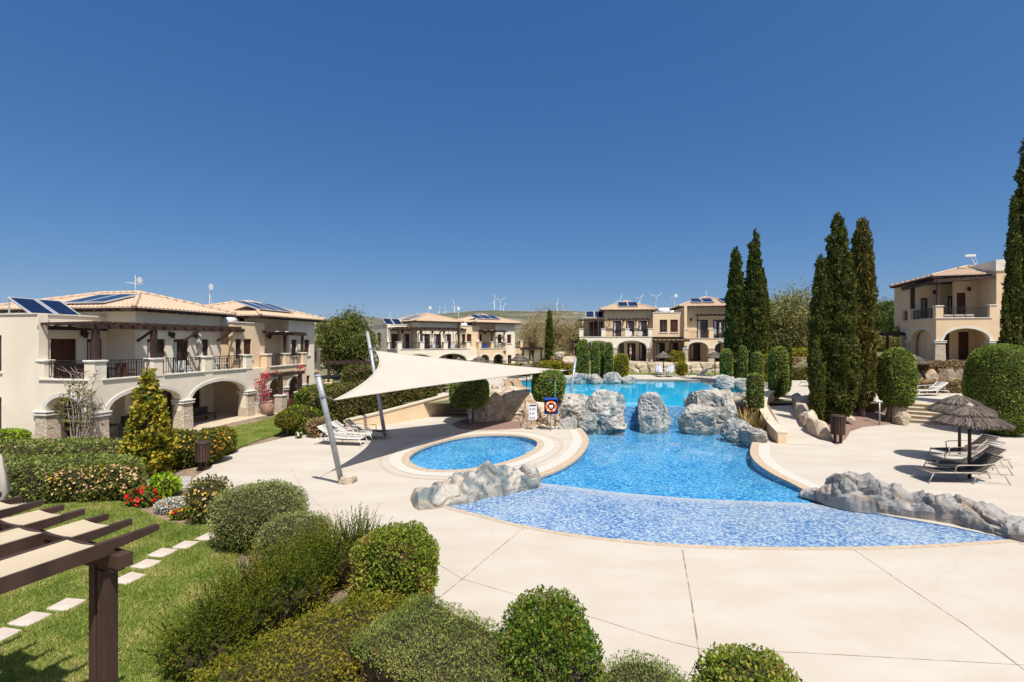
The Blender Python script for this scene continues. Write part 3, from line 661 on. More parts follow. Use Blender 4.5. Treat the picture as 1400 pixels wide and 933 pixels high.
# ramp up to the upper terrace
rc = smooth_loop([(12.9, 20.9, .006), (13.6, 23.3, .2), (14.7, 26, .5), (16.6, 28.9, .8), (19.6, 32.2, ZU+.01)], 6, False)
a, b = offset_path([p.xy for p in rc], -1.0), offset_path([p.xy for p in rc], 1.05); mb = MB()
for i in range(len(rc)-1): mb.quad((a[i].x, a[i].y, rc[i].z), (a[i+1].x, a[i+1].y, rc[i+1].z), (b[i+1].x, b[i+1].y, rc[i+1].z), (b[i].x, b[i].y, rc[i].z))
struct('ramp', mb.mesh('ramp'), 'deck')
def wall_strip(pts, w, h0=-.3, capm=None):
    """low wall along points carrying their own top height"""
    mb = MB(); p2 = [Vector((p[0], p[1])) for p in pts]; a, b = offset_path(p2, -w/2), offset_path(p2, w/2); n = len(pts)
    for i in range(n-1):
        z0, z1 = pts[i][2], pts[i+1][2]; g0, g1 = pts[i][3], pts[i+1][3]
        mb.quad((a[i].x, a[i].y, g0), (a[i+1].x, a[i+1].y, g1), (a[i+1].x, a[i+1].y, z1), (a[i].x, a[i].y, z0))
        mb.quad((b[i+1].x, b[i+1].y, g1), (b[i].x, b[i].y, g0), (b[i].x, b[i].y, z0), (b[i+1].x, b[i+1].y, z1))
        mb.quad((a[i].x, a[i].y, z0), (a[i+1].x, a[i+1].y, z1), (b[i+1].x, b[i+1].y, z1), (b[i].x, b[i].y, z0))
    for i in (0, n-1): mb.quad((a[i].x, a[i].y, pts[i][3]), (a[i].x, a[i].y, pts[i][2]), (b[i].x, b[i].y, pts[i][2]), (b[i].x, b[i].y, pts[i][3]))
    return mb
def capped_wall(name, label, pts, w):
    t = empty(name, label, 'wall', (0, 0, 0))
    wall_strip(pts, w).build('wall_body', 'peach', t)
    cp = [(p[0], p[1], p[2]+.075, p[2]+.002) for p in pts]; wall_strip(cp, w+.08).build('coping', 'wallcap', t); return t
lw = b
capped_wall('ramp_wall', 'low curved cream wall with flat coping beside the ramp right of the waterfall', [(lw[i].x-.05, lw[i].y, rc[i].z+.42+.12*sstep(0, 12, i), rc[i].z-.25) for i in range(0, len(rc)-2)], .34)
sw = [(-8.36, 24.5, .46, -.1), (-7.3, 25.6, .6, -.1), (-6.2, 27.0, .78, -.1), (-5.0, 28.7, .97, -.1), (-3.95, 30.3, 1.12, -.1)]
capped_wall('retaining_wall', 'low sloping cream wall in front of the long dark hedge behind the sun sail', [tuple(p) for p in sw], .3)
mb = MB(); e = Vector((.80, -.60)); q = Vector((.60, .80)); o = Vector((21.7, 26.7))
def stairs(name, label, o, e, w, q, n, rise, run, lipm='steps', depth=3):
    t = empty(name, label, 'steps', (0, 0, 0))
    for k in range(n):
        mb = MB(); a = o+q*run*k; b2 = o+q*(run*n+depth); z = rise*(k+1)
        P = [a, a+e*w, b2+e*w, b2]
        vs = [(p.x, p.y, z-rise-(.15 if k == 0 else 0)) for p in P]+[(p.x, p.y, z) for p in P]
        mb.add(vs, [(4, 5, 6, 7), (0, 1, 5, 4), (1, 2, 6, 5), (3, 0, 4, 7)])
        # rounded nosing
        mb.tube([(a.x+q.x*-.01, a.y-q.y*.01, z-.025), (a.x+e.x*w-q.x*.01, a.y+e.y*w-q.y*.01, z-.025)], .028, 6)
        bevel(mb.build('step', lipm, t), .01)
    return t
stairs('terrace_steps', 'broad beige steps up to the right terrace behind the thatched umbrellas', o, e, 6.5, q, 5, .188, .36, depth=2)
stairs('garden_steps', 'narrow beige steps behind the dome topped topiary tree near the sail', Vector((-3.85, 29.9)), Vector((1, .03)), 1.9, Vector((0, 1)), 6, .155, .3, depth=.5)
# ================================================================ villas
def wallpanel(mb, O, ang, Ln, z0, z1, th, ops=(), ends=True):
    d = Vector((math.cos(ang), math.sin(ang), 0)); n = Vector((-math.sin(ang), math.cos(ang), 0)); O = Vector((O[0], O[1], 0))+d*.003; Ln = Ln-.006
    P = lambda s, z, t=0: O+d*s+n*t+Vector((0, 0, z))
    bp = {0.0, float(Ln)}; NA = 12
    for op in ops:
        s0, s1, a0, a1 = op[:4]; rise = op[4] if len(op) > 4 else 0
        for k in range((NA if rise else 1)+1): bp.add(round(s0+(s1-s0)*k/(NA if rise else 1), 5))
    bp = sorted(bp)
    def top(op, s):
        rise = op[4] if len(op) > 4 else 0
        if not rise: return op[3]
        h = (op[1]-op[0])/2; c = (op[0]+op[1])/2
        return op[3]+rise*math.sqrt(max(0, 1-((s-c)/h)**2))
    for a, b in zip(bp, bp[1:]):
        if b-a < 1e-4: continue
        m = (a+b)/2; hs = sorted([op for op in ops if op[0] < m < op[1]], key=lambda o: o[2])
        lo = [(z0, z0)]; 
        for op in hs: lo.append((op[2], op[2])); lo.append((top(op, a), top(op, b)))
        lo.append((z1, z1))
        for k in range(0, len(lo)-1, 2):
            (la, lb), (ha, hb) = lo[k], lo[k+1]
            if ha-la < 1e-3 and hb-lb < 1e-3: continue
            mb.quad(P(a, la), P(b, lb), P(b, hb), P(a, ha))
            mb.quad(P(b, lb, th), P(a, la, th), P(a, ha, th), P(b, hb, th))
            if k > 0: mb.quad(P(a, la, th), P(b, lb, th), P(b, lb), P(a, la))
            if k < len(lo)-2: mb.quad(P(a, ha), P(b, hb), P(b, hb, th), P(a, ha, th))
    mb.quad(P(0, z1), P(Ln, z1), P(Ln, z1, th), P(0, z1, th))
    if ends:
        mb.quad(P(0, z0, th), P(0, z0), P(0, z1), P(0, z1, th)); mb.quad(P(Ln, z0), P(Ln, z0, th), P(Ln, z1, th), P(Ln, z1))
    for op in ops:
        for s, e in ((op[0], 1), (op[1], 0)):
            q = [P(s, op[2]), P(s, op[2], th), P(s, op[3], th), P(s, op[3])]
            mb.quad(*(q if e else q[::-1]))
def archtrim(mb, O, ang, op, w=.17, proud=.035):
    d = Vector((math.cos(ang), math.sin(ang), 0)); n = Vector((-math.sin(ang), math.cos(ang), 0)); O = Vector((O[0], O[1], 0))
    s0, s1, _, zs, rise = op; c, h = (s0+s1)/2, (s1-s0)/2; K = 18; A = []; B = []
    for k in range(K+1):
        t = PI-PI*k/K; A.append((c+h*math.cos(t), zs+rise*math.sin(t))); B.append((c+(h+w)*math.cos(t), zs+(rise+w)*math.sin(t)))
    P = lambda q, t: O+d*q[0]+n*t+Vector((0, 0, q[1]))
    for k in range(K):
        mb.quad(P(A[k], -proud), P(A[k+1], -proud), P(B[k+1], -proud), P(B[k], -proud))
        mb.quad(P(B[k], -proud), P(B[k+1], -proud), P(B[k+1], .01), P(B[k], .01)); mb.quad(P(A[k+1], -proud), P(A[k], -proud), P(A[k], .01), P(A[k+1], .01))
_kit = {}
def doorkit(kind, w, h):
    key = (kind, round(w, 2), round(h, 2))
    if key in _kit: return _kit[key]
    f = MB(); g = MB(); c = MB(); t = .075
    f.box(-w/2, -.02, 0, -w/2+t, .08, h); f.box(w/2-t, -.02, 0, w/2, .08, h); f.box(-w/2+t, -.02, h-t, w/2-t, .08, h)
    if kind == 'shut':
        nl = 2 if w > .7 else 1
        for k in range(nl):
            a = -w/2+t+(w-2*t)*k/nl; b = a+(w-2*t)/nl
            g.box(a+.006, .01, .02, b-.006, .05, h-t)
            z = .12
            while z < h-.2: g.box(a+.07, -.006, z, b-.07, .012, z+.05); z += .085
    else:
        nl = 2 if w > .62 else 1
        for k in range(nl):
            a = -w/2+t+(w-2*t)*k/nl; b = a+(w-2*t)/nl
            f.box(a, 0, 0, a+.06, .05, h-t); f.box(b-.06, 0, 0, b, .05, h-t); f.box(a+.06, 0, 0, b-.06, .05, .16 if kind == 'door' else .07); f.box(a+.06, 0, h-t-.08, b-.06, .05, h-t)
            g.box(a+.06, .02, .07, b-.06, .03, h-t-.08)
        c.box(-w/2+t+.06, .012, .17, -w/2+t+(w-2*t)*.30, .018, h-t-.08)
    r = (f.mesh('frame'), g.mesh('pane'), c.mesh('curtain') if c.v else None); _kit[key] = r; return r
def opening(parent, kind, x, y, z, ang, w, h, curtain=False):
    fr, pn, cu = doorkit('shut' if kind in ('shut', 'wshut') else kind, w, h)
    o = link('window' if kind in ('win', 'wshut') else 'door', fr, 'shutter', parent, (x, y, z), (0, 0, ang))
    link('shutter' if kind in ('shut', 'wshut') else 'pane', pn, 'shutter' if kind in ('shut', 'wshut') else 'glass', o)
    if curtain and cu: link('curtain', cu, 'curtain', o)
    if kind in ('win', 'wshut'):
        mb = MB(); mb.box(-w/2-.08, -.16, -.09, w/2+.08, .0, -.004); mb.build('sill', 'trim', o)
    return o
def wallset(parent, name, mat, panels, trimname='arch_moulding'):
    """panels: (O, ang, length, z0, z1, th, openings); an opening is (s0,s1,z0,z1[,rise]) or (s0,s1,z0,z1,0,kind,curtain)"""
    mb = MB(); trs = []
    for (O, ang, Ln, z0, z1, th, ops) in panels:
        wallpanel(mb, O, ang, Ln, z0, z1, th, [o[:5] if len(o) > 4 and o[4] else o[:4] for o in ops])
        d = Vector((math.cos(ang), math.sin(ang))); n = Vector((-math.sin(ang), math.cos(ang)))
        for o in ops:
            if len(o) > 4 and o[4]: tr = MB(); archtrim(tr, O, ang, o[:5]); trs.append(tr)
            elif len(o) > 5:
                p = Vector(O[:2])+d*(o[0]+o[1])/2+n*.10
                opening(parent, o[5], p.x, p.y, o[2], ang, o[1]-o[0], o[3]-o[2], len(o) > 6 and o[6])
    w = mb.build(name, mat, parent)
    for tr in trs: tr.build(trimname, 'trim', w)
    return w
def pillar(parent, x, y, h, w=.62, ang=0):
    mb = MB(); a = w/2; b = a-.03
    mb.add([(-a, -a, 0), (a, -a, 0), (a, a, 0), (-a, a, 0), (-b, -b, h-.2), (b, -b, h-.2), (b, b, h-.2), (-b, b, h-.2)], [(3, 2, 1, 0), (4, 5, 6, 7), (0, 1, 5, 4), (1, 2, 6, 5), (2, 3, 7, 6), (3, 0, 4, 7)])
    o = mb.build('pillar', 'stone', parent, loc=(x, y, 0), rot=(0, 0, ang)); bevel(o, .03)
    mb = MB(); mb.box(-a-.03, -a-.03, h-.2, a+.03, a+.03, h-.12); mb.box(-a+.01, -a+.01, h-.12, a-.01, a-.01, h-.07); mb.box(-a-.05, -a-.05, h-.07, a+.05, a+.05, h+.0)
    bevel(mb.build('capital', 'trim', o), .015); return o
def pier(parent, x, y, z0, z1, w=.5, mat='stucco', ang=0):
    mb = MB(); mb.box(-w/2, -w/2, z0, w/2, w/2, z1); o = mb.build('balcony_pier', mat, parent, loc=(x, y, 0), rot=(0, 0, ang))
    mb = MB(); mb.box(-w/2-.05, -w/2-.05, z1, w/2+.05, w/2+.05, z1+.085); bevel(mb.build('cap', 'trim', o), .02); return o
def railing(parent, p, q, zb, h=.82, step=.125):
    p, q = Vector((*p, 0)), Vector((*q, 0)); Ln = (q-p).length; d = (q-p)/Ln; n = max(2, int(Ln/step)); mb = MB()
    up = Vector((0, 0, 1))
    mb.bar(p+up*(zb+h), q+up*(zb+h), .05, .03); mb.bar(p+up*(zb+.09), q+up*(zb+.09), .03, .025); mb.bar(p+up*(zb+h-.14), q+up*(zb+h-.14), .025, .02)
    for k in range(n+1):
        a = p+d*(Ln*k/n); w = .035 if k % 6 == 0 else .019
        mb.bar(a+up*(zb+.0 if k % 6 == 0 else zb+.09), a+up*(zb+h), w, w, (1, 0, 0))
    return mb.build('railing', 'iron', parent)
def hiproof(parent, x0, x1, y0, y1, ze, pitch=R(17), name='roof'):
    w, l = x1-x0, y1-y0; run = min(w, l)/2; tp = math.tan(pitch); mb = MB()
    tile, course = .24, .40; K = 5
    sides = [((x0, y0), (1, 0), (0, 1), w), ((x1, y0), (0, 1), (-1, 0), l), ((x1, y1), (-1, 0), (0, -1), w), ((x0, y1), (0, -1), (1, 0), l)]
    for (o, d, n, Ln) in sides:
        nt = int(round(Ln/tile)); tw = Ln/nt; nc = int(math.ceil(run/course))
        tm = lambda s: min(s, Ln-s, run)
        for j in range(nt):
            if max(tm(j*tw), tm((j+1)*tw)) < .02: continue
            for c in range(nc):
                t0 = c*course
                if t0 >= max(tm(j*tw), tm((j+1)*tw)): break
                row = []
                for k in range(K+1):
                    s = j*tw+tw*k/K; hgt = .07*math.sin(PI*k/K)**.8 if 0 < k < K else 0
                    a = min(t0, tm(s)); b = min(t0+course, tm(s))
                    row.append(((o[0]+d[0]*s+n[0]*a, o[1]+d[1]*s+n[1]*a, ze+a*tp+hgt+.014), (o[0]+d[0]*s+n[0]*b, o[1]+d[1]*s+n[1]*b, ze+b*tp+hgt+.002)))
                for k in range(K):
                    if row[k][0] == row[k][1] and row[k+1][0] == row[k+1][1]: continue
                    mb.quad(row[k][0], row[k+1][0], row[k+1][1], row[k][1])
                    if c == 0:
                        e0, e1 = row[k][0], row[k+1][0]; mb.quad((e0[0], e0[1], ze-.02), (e1[0], e1[1], ze-.02), e1, e0)
    cs = [(x0, y0), (x1, y0), (x1, y1), (x0, y1)]
    if w <= l: r0, r1 = ((x0+x1)/2, y0+run), ((x0+x1)/2, y1-run); rid = [r0, r0, r1, r1]
    else: r0, r1 = (x0+run, (y0+y1)/2), (x1-run, (y0+y1)/2); rid = [r0, r1, r1, r0]
    zr = ze+run*tp
    o = mb.build(name, 'tile', parent)
    cap = MB()
    for a, b in list(zip(cs, rid))+([(r0, r1)] if (Vector(r0)-Vector(r1)).length > .1 else []):
        za = zr if a in (r0, r1) else ze
        p, q = Vector((*a, za+.06)), Vector((*b, zr+.06)); k = max(2, int((q-p).length/.4))
        for i in range(k):
            u, v = p+(q-p)*i/k, p+(q-p)*(i+1.12)/k; cap.tube([u+Vector((0, 0, .0)), v+Vector((0, 0, .025))], [.115, .09], 8)
    cap.build('ridge_tiles', 'tile', o, True)
    ev = MB(); ev.quad((x0+.04, y0+.04, ze-.03), (x0+.04, y1-.04, ze-.03), (x1-.04, y1-.04, ze-.03), (x1-.04, y0+.04, ze-.03))
    for (a, b) in (((x0, y0), (x1, y0)), ((x1, y0), (x1, y1)), ((x1, y1), (x0, y1)), ((x0, y1), (x0, y0))):
        p, q = Vector((*a, ze-.06)), Vector((*b, ze-.06)); Ln = (q-p).length; d = (q-p)/Ln; inw = Vector((-d.y, d.x, 0))
        k = int(Ln/.55)
        for i in range(k+1):
            s = p+d*(Ln*(i+.0)/k*.985+.04); ev.bar(s+inw*.04+Vector((0, 0, -.05)), s+inw*.75+Vector((0, 0, -.02)), .1, .13)
        ev.bar(p+inw*.06, q+inw*.06, .04, .10)
    ev.build('eaves', 'wood', o); return o
def solar(parent, c, w, l, rz, tilt, frame_h=0):
    fr = MB(); g = MB(); b = .05
    fr.box(-w/2, -l/2, -.05, w/2, l/2, .0); fr.box(-w/2, -l/2, 0, -w/2+b, l/2, .025); fr.box(w/2-b, -l/2, 0, w/2, l/2, .025); fr.box(-w/2+b, -l/2, 0, w/2-b, -l/2+b, .025); fr.box(-w/2+b, l/2-b, 0, w/2-b, l/2, .025)
    g.box(-w/2+b, -l/2+b, .001, w/2-b, l/2-b, .012)
    o = fr.build('solar_panel', 'alu', parent, loc=c, rot=(tilt, 0, rz)); g.build('glass', 'glasspanel', o)
    if frame_h:
        s = MB(); h = math.sin(tilt)*l
        for sx in (-w/2+.05, w/2-.05): s.bar((sx, l/2-.05, -.05), (sx, l/2-.05-math.sin(tilt)*h, -.05-math.cos(tilt)*h), .04, .04)
        s.build('stand', 'alu', o)
    return o
def lantern(parent, x, y, z, ang):
    mb = MB(); mb.box(-.05, -.02, -.12, .05, .02, .12); mb.bar((0, 0, .05), (0, -.2, .1), .03, .03)
    mb.lathe([(.05, -.22), (.09, -.2), (.11, 0), (.15, .02), (.02, .13)], 6, (0, -.2, 0)); return mb.build('wall_lamp', 'iron', parent, loc=(x, y, z), rot=(0, 0, ang))
def pergola_part(parent, beams, posts, rafters, mat='wood', cloth=None):
    mb = MB()
    for p, q, w, h in beams: mb.bar(p, q, w, h)
    o = mb.build('pergola', mat, parent)
    for x, y, z0, z1, w in posts: m = MB(); m.box(x-w/2, y-w/2, z0, x+w/2, y+w/2, z1); m.build('post', mat, o)
    if rafters:
        m = MB()
        for p, q, w, h in rafters: m.bar(p, q, w, h)
        m.build('rafters', mat, o)
    for (p0, p1, q0, q1, sag) in (cloth or ()):
        m = MB(); k = 10
        a = [Vector(p0).lerp(Vector(p1), i/k) for i in range(k+1)]; b = [Vector(q0).lerp(Vector(q1), i/k) for i in range(k+1)]
        for i in range(k):
            f = lambda v, j: v-Vector((0, 0, sag*abs(math.sin(PI*j*.5*2.5))))
            m.quad(f(a[i], i), f(a[i+1], i+1), f(b[i+1], i+1), f(b[i], i))
        m.build('shade_cloth', 'shade', o)
    return o
def slab(parent, name, mat, x0, y0, z0, x1, y1, z1): m = MB(); m.box(x0, y0, z0, x1, y1, z1); return bevel(m.build(name, mat, parent), .012)
def antenna(parent, x, y, z, dish=False):
    mb = MB(); mb.tube([(0, 0, -.3), (0, 0, 1.25)], .02, 6)
    if dish:
        mb.tube([(.3, 0, -.2), (0, 0, .9)], .015, 5)
        b = len(mb.v); mb.lathe([(.01, 0), (.15, .02), (.2, .05)], 14)
        for i in range(b, len(mb.v)): p = mb.v[i]; mb.v[i] = (p[0]*.9, -.06-p[2], 1.2+p[1])
    else:
        mb.bar((-.45, 0, .8), (.45, .1, .8), .03, .03)
        for k in range(7): mb.bar((-.42+.14*k, -.18+.02*k, .8), (-.42+.14*k, .2+.01*k, .8), .015, .015)
        b = len(mb.v); mb.lathe([(.01, 0), (.14, .02), (.17, .05)], 12)
        for i in range(b, len(mb.v)): p = mb.v[i]; mb.v[i] = (p[0]+.12, -.1-p[2], 1.0+p[1])
    return mb.build('dish_antenna' if dish else 'aerial', 'white', parent, loc=(x, y, z))

W9 = -PI/2
def villa_a(name, label, loc, rz):
    t = empty(name, label, 'villa', loc, rz, 'cream villas with tiled roofs round the pool')
    FL, SI, RT = 2.55, 2.86, 3.62
    wallset(t, 'wall', 'stucco', [
        ((0, 2.80), W9, 2.80, 0, SI, .35, [(.36, 2.22, 0, 1.57, .62)]),
        ((0, 0), 0, 10.2, 0, SI, .35, [(.58, 4.22, 0, 1.57, .74), (4.82, 8.66, 0, 1.57, .74)]),
        ((0, 12), W9, 9.2, 0, 5.62, .35, [(6.1, 7.25, .62, 2.1, 0, 'win'), (6.1, 7.25, 3.2, 4.75, 0, 'win'), (1.5, 2.7, 3.2, 4.75, 0, 'win')]),
        ((.35, 2.75), 0, 9.0, 0, FL-.16, .25, [(.6, 1.75, .1, 2.15, 0, 'shut'), (4.9, 6.1, .1, 2.15, 0, 'door', True), (7.2, 8.0, .1, 2.1, 0, 'shut')]),
        ((3.2, 2.75), W9, .6, 0, FL-.16, .25, []),
        ((0, 2.9), 0, 2.95, SI, 5.62, .3, [(.52, 1.6, FL+.02, 4.6, 0, 'shut'), (2.02, 2.74, FL+.02, 4.6, 0, 'door', True)]),
        ((2.9, 9), W9, 7.75, FL, 6.05, .3, []),
        ((2.9, 1.25), 0, 5.3, FL, 6.05, .3, [(.62, 1.62, FL+.02, 4.6, 0, 'door', True), (2.1, 3.05, FL+.02, 4.6, 0, 'door', True), (3.6, 4.4, FL+.02, 4.6, 0, 'door', True)]),
        ((8.2, 1.25), PI/2, 7.6, FL, 6.05, .3, []),
        ((8.2, 9), PI, 5.3, FL, 6.05, .3, []),
    ])
    wallset(t, 'wall', 'peach', [
        ((8.05, .32), 0, 2.35, SI, 5.57, .3, [(.18, .66, 3.45, 4.62, 0, 'win'), (.84, 1.5, 3.45, 4.62, 0, 'wshut')]),
        ((10.2, -.18), 0, 4.2, 0, SI, .35, [(.25, 1.6, 0, 1.5, .65), (2.2, 3.75, 0, 1.5, .65)]),
        ((10.38, 6), W9, 5.7, 0, 5.57, .3, []),
        ((10.2, 1.05), 0, 3.0, FL, 6.05, .3, [(.35, 1.3, FL+.02, 4.6, 0, 'door', True)]),
        ((10.4, 2.2), 0, 4.2, 0, FL, .25, [(.5, 1.5, .1, 2.1, 0, 'door', True), (2.5, 3.4, .1, 2.1, 0, 'shut')]),
    ])
    wallset(t, 'wall', 'stucco', [
        ((13.1, .3), 0, 3.0, FL, 6.05, .3, [(.3, .9, 3.5, 4.6, 0, 'wshut'), (1.75, 2.4, 3.5, 4.6, 0, 'wshut')]),
        ((14.4, .3), 0, 1.7, 0, FL, .3, [(.55, 1.15, .9, 2.0, 0, 'win')]),
        ((13.1, 1.1), W9, .8, FL, 6.05, .3, []), ((16.1, .3), PI/2, 7, 0, 6.05, .3, []), ((16.1, 7.3), PI, 6, 0, 6.05, .3, [])])
    slab(t, 'balcony_floor', 'trim', .04, .06, FL-.14, 10.1, 2.86, FL); slab(t, 'balcony_floor', 'trim', 10.25, -.12, FL-.14, 14.35, 2.0, FL)
    slab(t, 'terrace_floor', 'steps', -.35, -.7, -.25, 10.0, 2.9, .06); slab(t, 'terrace_floor', 'steps', 10.02, -1.3, -.25, 15, 2.4, .05)
    slab(t, 'flat_roof', 'trim', .02, 2.92, 5.38, 2.9, 11.9, 5.5)
    for b_ in ((-.05, 2.85, 5.622, 2.95, 3.25, 5.68), (-.05, 3.252, 5.622, .4, 12, 5.68), (8.0, .27, 5.572, 10.43, .66, 5.63)): m = MB(); m.box(*b_); m.build('parapet_coping', 'trim', t)
    m = MB(); m.box(.3, -.06, SI+.001, 2.6, .40, SI+.05); m.box(3.2, -.06, SI+.001, 5.6, .4, SI+.05); m.box(6.15, -.06, SI+.001, 8.65, .4, SI+.05); m.box(-.06, .3, SI+.001, .4, 2.75, SI+.05); m.box(10.5, -.24, SI+.001, 14.3, .2, SI+.05)
    m.build('balcony_sill', 'trim', t)
    for x, y in ((.25, .25), (2.9, .22), (5.88, .22), (8.9, .22)): pier(t, x, y, SI-.01, RT)
    pier(t, .2, 2.72, SI-.01, RT, .36)
    for x, y in ((10.45, .02), (12.3, .02), (14.2, .02)): pier(t, x, y, SI-.01, RT, .42, 'peach')
    for p, q in (((.2, .5), (.2, 2.54)), ((.5, .2), (2.65, .2)), ((3.15, .2), (5.63, .2)), ((6.13, .2), (8.65, .2)), ((10.66, .02), (12.1, .02)), ((12.5, .02), (14, .02))): railing(t, p, q, SI+.05, .76)
    for x, y, w in ((.24, .24, .68), (4.52, .2, .64), (8.98, .2, .66), (.22, 2.62, .62)): pillar(t, x, y, 1.57, w)
    for x in (10.32, 12.1, 14.1): pillar(t, x, .02, 1.5, .5)
    r1 = hiproof(t, 2.35, 8.75, .7, 9.5, 6.06); hiproof(t, 9.6, 16.65, -.25, 7.9, 6.06)
    z = 5.12
    pergola_part(t, [((-.5, .2, z), (8.75, .2, z), .12, .2), ((.0, 2.86, z-.05), (2.9, 2.84, z-.05), .1, .18), ((2.9, 1.2, z+.02), (8.1, 1.2, z+.02), .08, .14)]+[((x, 1.22, z-.62), (x, .28, z-.06), .09, .09) for x in (3.0, 5.6, 7.9)],
                 [(.25, .25, RT+.085, z-.1, .2), (2.9, .22, RT+.085, z-.1, .2)],
                 [((x, -.05, z+.14), (x, 2.85, z+.1), .07, .12) for x in (.1, .65, 1.2, 1.75, 2.3, 2.8)]+[((x, -.15, z+.14), (x, 1.25, z+.14), .07, .12) for x in np.arange(3.3, 8.6, .6)],
                 cloth=[((.2, .3, z+.22), (.2, 2.8, z+.18), (2.75, .3, z+.22), (2.75, 2.8, z+.18), .1)])
    pergola_part(t, [((10.4, -.1, 4.95), (14.5, -.1, 4.95), .1, .15)], [(12.3, .02, RT+.085, 4.9, .14), (14.2, .02, RT+.085, 4.9, .14)], [((x, -.3, 5.06), (x, 1.05, 5.1), .06, .09) for x in np.arange(10.5, 14.4, .45)],
                 cloth=[((10.45, -.25, 5.14), (12.9, -.25, 5.14), (10.45, 1.0, 5.18), (12.9, 1.0, 5.18), .07)])
    for x, y, a in ((1.8, 2.9, 0), (4.75, 1.25, 0), (6.25, 1.25, 0), (11.9, 1.05, 0)): lantern(t, x, y-.02, 4.85, a)
    for x in (.55, 1.62): solar(t, (x, 3.85, 5.98), .98, 1.55, 0, R(30), 1)
    for k in range(2): solar(t, (3.55, 3.3+1.25*k, 6.62), 1.2, 1.9, -PI/2, R(17))
    for k in range(3): solar(t, (11.0+1.25*k, 1.5, 6.80), 1.2, 1.9, 0, R(17))
    m = MB(); m.tube([(8.6, 1.7, 5.7), (9.9, 1.7, 5.7)], .3, 12); m.bar((8.8, 1.4, 5.4), (8.8, 2, 5.4), .1, .5); m.bar((9.7, 1.4, 5.4), (9.7, 2, 5.4), .1, .5); m.build('water_tank', 'tankwhite', t, True)
    antenna(t, 6.3, 5.0, 6.9); antenna(t, 9.3, 3.0, 6.6, True)
    slab(t, 'side_balcony', 'peach', 16.12, .9, 2.1, 17.9, 3.4, 2.86); railing(t, (16.2, 1.0), (17.4, 1.0), 2.87, .76); pier(t, 17.65, 1.1, 2.87, 3.8, .4, 'peach')
    slab(t, 'side_wall', 'peach', 17.3, 1.0, 0, 17.8, 1.5, 2.1)
    return t
va = villa_a('villa', 'large cream villa with stone arches and balconies on the left beside the lawn', (-17.1, 19.8, 0), R(80))
vb = copy_tree(va, 'cream villa with two tiled roofs whose ground floor is hidden behind the white sun sail', (-12.3, 52.0, .72), R(37))

